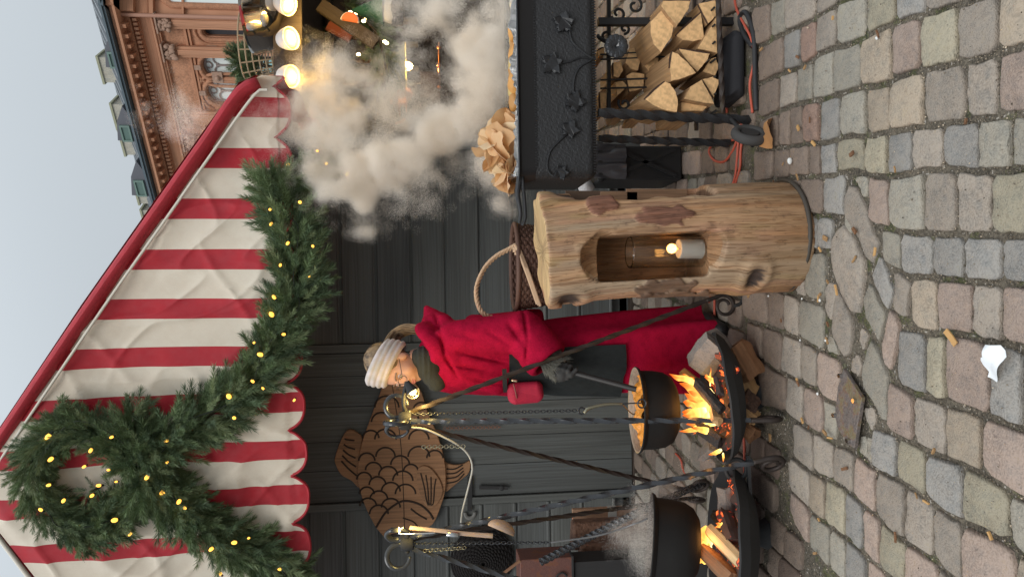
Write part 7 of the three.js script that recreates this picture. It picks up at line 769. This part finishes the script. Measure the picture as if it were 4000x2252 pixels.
// ---------------------------------------------------------------- on the pavement: the iron plate, the paper, chips of wood, a leaf
{
  const t5 = (x, y) => onY(2900 + x / 2.4167, 1100 + y / 2.4167, 0.014), pl = [[985, 820], [1160, 1092], [1088, 1570], [1030, 1530], [935, 1390], [905, 1262], [932, 1000]].map(([x, y]) => t5(x, y)); let p = pl.map((v) => [v.x, -v.z]); if (area2(p) < 0) p = p.reverse();
  const g = extrude(p, 0.014, 0.002).rotateX(-Math.PI / 2).translate(0, 0.012, 0), t = thing('iron_plate', 'rusty iron plate bolted down among the cobbles', 'plate', t5(1010, 1200).setY(0.012)); part('plate', boxUV(g, 0.3), mat([0.19, 0.16, 0.14], 0.6, { metalness: 0.25, map: T.rust, bumpMap: rep(T.rough, 2), bumpScale: 0.003 }), t); for (const [x, y] of [[970, 885], [1105, 1122], [912, 1258], [1045, 1738 - 240]]) { const b = t5(x, y); part('bolt', new THREE.CylinderGeometry(0.0085, 0.0085, 0.012, 6).translate(b.x, 0.031, b.z), M.steel, t); }
  const t6 = (x, y, h = 0.03) => onY(3400 + x / 2.4167, 1100 + y / 2.4167, h), out = [[1128, 592], [1185, 598], [1248, 598], [1275, 650], [1298, 708], [1285, 745], [1220, 850], [1148, 948], [1100, 920], [1048, 898], [1080, 850], [1070, 790], [1075, 735], [1095, 712], [1118, 710]].map(([x, y]) => t6(x, y)), sh = new THREE.Shape(out.map((v) => new THREE.Vector2(v.x, -v.z))); let pg = new THREE.ExtrudeGeometry(sh, { depth: 0.0008, bevelEnabled: false }); pg = pg.rotateX(-Math.PI / 2);
  const fine = (() => { let q = pg.index ? pg.toNonIndexed() : pg; for (let k = 0; k < 4; k++) { const P = q.attributes.position, r = []; for (let i = 0; i < P.count; i += 3) { const a = V().fromBufferAttribute(P, i), b = V().fromBufferAttribute(P, i + 1), c = V().fromBufferAttribute(P, i + 2), ab = a.clone().lerp(b, 0.5), bc = b.clone().lerp(c, 0.5), ca = c.clone().lerp(a, 0.5); for (const v of [a, ab, ca, ab, b, bc, ca, bc, c, ab, bc, ca]) r.push(v.x, v.y, v.z); } q = new THREE.BufferGeometry(); q.setAttribute('position', new THREE.Float32BufferAttribute(r, 3)); } return q; })();
  const m0 = t6(1210, 760), m1 = t6(1090, 715); bend(fine, (v) => { const d = Math.abs((v.x - m0.x) * 0.75 + (v.z - m0.z) * 0.66); v.y += 0.024 + 0.014 * ss(0.05, 0, d) + 0.006 * noise3(v.x * 16, v.z * 16, 2) - 0.012 * ss(0.02, 0.08, d) + 0.012 * ss(0.03, 0.0, Math.abs((v.x - m1.x) * 0.7 - (v.z - m1.z) * 0.7)); });
  solo('crumpled_paper', fine, pmat([0.82, 0.85, 0.88], 0.85, { side: THREE.DoubleSide }), 'creased white paper scrap lying on the near cobbles', 'paper');
  const leafP = onY(3012, 520, 0.02), lf = new THREE.CircleGeometry(0.05, 18).rotateX(-Math.PI / 2); bend(lf, (v) => { v.x *= 1.25; v.y += 0.03 * noise3(v.x * 26, v.z * 26, 1) + 0.02; }); solo('dry_leaf', lf.translate(leafP.x, 0.018, leafP.z), new THREE.MeshPhysicalMaterial({ color: col(0.42, 0.2, 0.07), roughness: 0.8, side: THREE.DoubleSide, transmission: 0.1 }), 'curled dry brown leaf on the cobbles against the cart wheel', 'leaf');
  const chips = [[2975, 192], [3085, 275], [3118, 222], [3146, 262], [3268, 1130, 1], [3052, 1250], [3205, 1150], [3198, 1168], [3235, 1265], [3232, 1330], [3115, 1485], [3160, 1668], [3225, 1690], [3245, 1710], [3118, 1495], [3186, 2160], [3200, 2028], [3022, 715], [3116, 690], [3120, 500], [3165, 470], [3225, 930, 1], [3205, 975], [3340, 900], [3498, 660], [3716, 1315, 2], [3775, 475], [3582, 1935], [3620, 1960], [3100, 1105], [2926, 1150, 1], [3255, 70], [3430, 130], [3060, 640], [3180, 560], [3330, 600], [3010, 1710], [3135, 1640], [3300, 1830], [3650, 1760], [3870, 2090], [3500, 2095], [3340, 1010], [3420, 980], [3090, 760], [3235, 1100]];
  chips.forEach(([X, Y, k], i) => { const c = onY(X, Y, 0.02), L = k === 2 ? 0.045 : rr(0.012, 0.03) * (k ? 1.3 : 1), g = new THREE.BoxGeometry(L, rr(0.003, 0.006), L * rr(0.18, 0.55), 2, 1, 1); bend(g, (v) => { v.x += 0.15 * L * noise3(v.x * 80, v.z * 80, i); v.y += 0.1 * L * (v.x / L) ** 2; }); g.rotateZ(rr(-0.2, 0.2)).rotateY(rr(0, 3.14)).translate(c.x, 0.021, c.z); const o = solo('wood_chip', g.index ? g.toNonIndexed() : g, [tanMat, M.birch, brownMat][i % 3], k === 2 ? 'largest reddish wood chip, beside the white paper scrap' : 'small splinter of wood lying among the cobbles', 'wood chip', 'wood chips scattered on the cobbles'); o.geometry.computeVertexNormals(); });
  for (const [X, Y] of [[3205, 1172], [3135, 1166], [3004, 1156], [3128, 1327], [3228, 1330], [3088, 628], [3428, 148], [3196, 1537]]) { const c = onY(X, Y, 0.02); solo('white_pebble', bend(ball(X === 3088 ? 0.014 : rr(0.004, 0.006), V(c.x, 0.022, c.z), 1, 0.7, X === 3088 ? 0.5 : 1, 10), (v) => { v.x += 0.002 * noise3(v.x * 90, v.z * 90, 2); }), mat([0.7, 0.7, 0.68], 0.6), X === 3088 ? 'long pale pebble lying alone between the cart and the log' : 'tiny white pebble lying in the joints of the cobbles', 'pebble', 'white pebbles in the joints of the cobbles'); }
  // grit in the joints: gravel nobody could count
  const gr = new THREE.InstancedMesh(new THREE.IcosahedronGeometry(1, 0).scale(1, 0.7, 1), mat([0.3, 0.26, 0.21], 0.9), 7000), mm = new THREE.Matrix4(), qq = new THREE.Quaternion(); let n = 0; while (n < 7000) { const X = 2950 + Math.pow(R(), 1.4) * 1100, Y = rr(-80, 2350), c = onY(X, Y), s = rr(0.0008, 0.0028) * (R() < 0.04 ? 1.6 : 1); if (stones.some((t) => t.show > 0 && Math.abs(t.out[0][0] - c.x) < 0.25 && Math.abs(t.out[0][1] - c.z) < 0.25 && inside(c.x, c.z, t.out))) { if (R() < 0.985) continue; c.y = 0.018; } else c.y = -0.002; qq.setFromEuler(new THREE.Euler(R() * 6, R() * 6, R() * 6)); gr.setMatrixAt(n, mm.compose(c, qq, V(s, s, s))); const k = R() < 0.06 ? 1.7 : rr(0.25, 0.9); gr.setColorAt(n, col(k, k * 0.94, k * 0.86)); n++; } gr.name = 'gravel'; tag(gr, 'fine grit and sand lying in the joints of the cobbles', 'gravel', null, 'stuff'); shade(gr); scene.add(gr);
}

// ---------------------------------------------------------------- steam over the grill: droplets by the hundred thousand, in drifting puffs
{
  const q = rng(99), g = (() => { const pos = []; for (let i = 0; i < 210; i++) { let x, y, z; do { x = q() * 2 - 1; y = q() * 2 - 1; z = q() * 2 - 1; } while (x * x + y * y + z * z > 1); const k = 0.034, a = V(q() - 0.5, q() - 0.5, q() - 0.5).normalize(), b = V(q() - 0.5, q() - 0.5, q() - 0.5).cross(a).normalize(), c = V(x, y, z).multiplyScalar(k), s = 0.00042; const P = [[-1, -1], [1, -1], [1, 1], [-1, -1], [1, 1], [-1, 1]].map(([u, v]) => c.clone().addScaledVector(a, u * s).addScaledVector(b, v * s)); for (const p of P) pos.push(p.x, p.y, p.z); } const h = new THREE.BufferGeometry(); h.setAttribute('position', new THREE.Float32BufferAttribute(pos, 3)); h.computeVertexNormals(); return h; })();
  const dropMat = new THREE.MeshPhysicalMaterial({ color: col(0.97, 0.92, 0.85), roughness: 1, transmission: 0.5, thickness: 0, side: THREE.DoubleSide, specularIntensity: 0 });
  function steam(name, label, puffs, seed) { // puffs: X, Y, depth, radius in the photograph's pixels, how many
    const list = [], r = rng(seed); for (const [X, Y, d, rad, n] of puffs) { const c = at(X, Y, d), R_ = rad * d / FPX; let k = 0, tries = 0; const m_ = n * 1.45, g3 = () => (r() + r() + r() + r() - 2) * 0.86; while (k < m_ && tries++ < n * 16) { const p = c.clone().add(V(g3(), g3(), g3() * 0.7).multiplyScalar(R_)), u = 0.09, wx = p.x + u * noise3(p.x * 7, p.y * 7, p.z * 7 + 3), wy = p.y + u * noise3(p.x * 7 + 9, p.y * 7, p.z * 7), w = fbm(wx * 5.2, wy * 5.2 - 1, p.z * 5.2, 5) * 1.6, a = ss(-0.16, 0.36, w); if (r() > a * a * a + 0.02) continue; list.push([p, 0.6 + 0.5 * r()]); k++; } }
    const im = new THREE.InstancedMesh(g, dropMat, list.length), m = new THREE.Matrix4(), Q = new THREE.Quaternion(); list.forEach(([p, s], i) => { Q.setFromEuler(new THREE.Euler(r() * 6, r() * 6, r() * 6)); im.setMatrixAt(i, m.compose(p, Q, V(s, s, s))); }); im.name = name; tag(im, label, 'steam', null, 'stuff'); shade(im); scene.add(im); return list.length; }
  const n = steam('steam', 'thick pale cloud of steam rising from the grill cart before the stall', [
    [1890, 60, 3.35, 150, 1000], [1890, 200, 3.35, 150, 1100], [1900, 330, 3.3, 130, 900], [1840, 430, 3.3, 120, 800], [1770, 250, 3.4, 170, 1100], [1740, 460, 3.35, 130, 1100], [1660, 540, 3.4, 125, 1250], [1580, 600, 3.45, 120, 1250], [1490, 660, 3.5, 110, 1050], [1400, 640, 3.5, 105, 850], [1390, 740, 3.5, 100, 750], [1460, 780, 3.5, 95, 560], [1420, 850, 3.5, 60, 220], [1560, 730, 3.5, 110, 460], [1680, 680, 3.45, 110, 380], [1300, 760, 3.5, 80, 330], [1225, 700, 3.55, 80, 380], [1170, 650, 3.55, 50, 130], [1930, 590, 3.3, 80, 240], [1950, 690, 3.25, 65, 200], [1985, 760, 3.2, 55, 130], [1900, 640, 3.3, 90, 200], [1510, 610, 3.42, 90, 500],
    [1540, 480, 3.5, 140, 594], [1420, 430, 3.55, 140, 528], [1300, 440, 3.6, 130, 495], [1190, 450, 3.65, 120, 462], [1640, 340, 3.5, 150, 462], [1480, 260, 3.6, 140, 277], [1320, 300, 3.6, 130, 277], [1210, 350, 3.65, 110, 277], [1750, 60, 3.4, 170, 594], [1650, 150, 3.5, 150, 462], [1560, 80, 3.6, 130, 172], [1090, 450, 3.7, 110, 198], [1010, 480, 3.75, 90, 92], [1140, 540, 3.65, 100, 251], [1250, 560, 3.6, 90, 251], [1360, 540, 3.55, 100, 317],
    [1230, 400, 4.75, 120, 500], [1300, 300, 4.75, 130, 420], [1400, 380, 4.75, 130, 420], [1180, 330, 4.8, 80, 260], [1300, 480, 4.7, 120, 420], [1500, 330, 4.75, 130, 340]], 5);
  const n2 = steam('thin_smoke', 'thin grey wisps of smoke drifting past the far brick building', [[640, 440, 3.9, 100, 150], [560, 420, 4.0, 80, 80], [720, 520, 3.9, 90, 100], [820, 480, 3.85, 90, 90], [900, 420, 3.8, 90, 80]], 8);
  const n3 = steam('cauldron_steam', 'thin steam rising from the blackened cauldron at the corner of the photo', [[2500, 2070, 2.95, 70, 80], [2480, 2170, 2.95, 90, 130], [2420, 2080, 3.0, 80, 40], [2520, 1975, 2.95, 60, 40], [2560, 1930, 3.1, 70, 40], [2640, 1900, 3.1, 70, 30]], 11);
  console.log('steam puffs', n, n2, n3);
}
renderer.render(scene, camera);
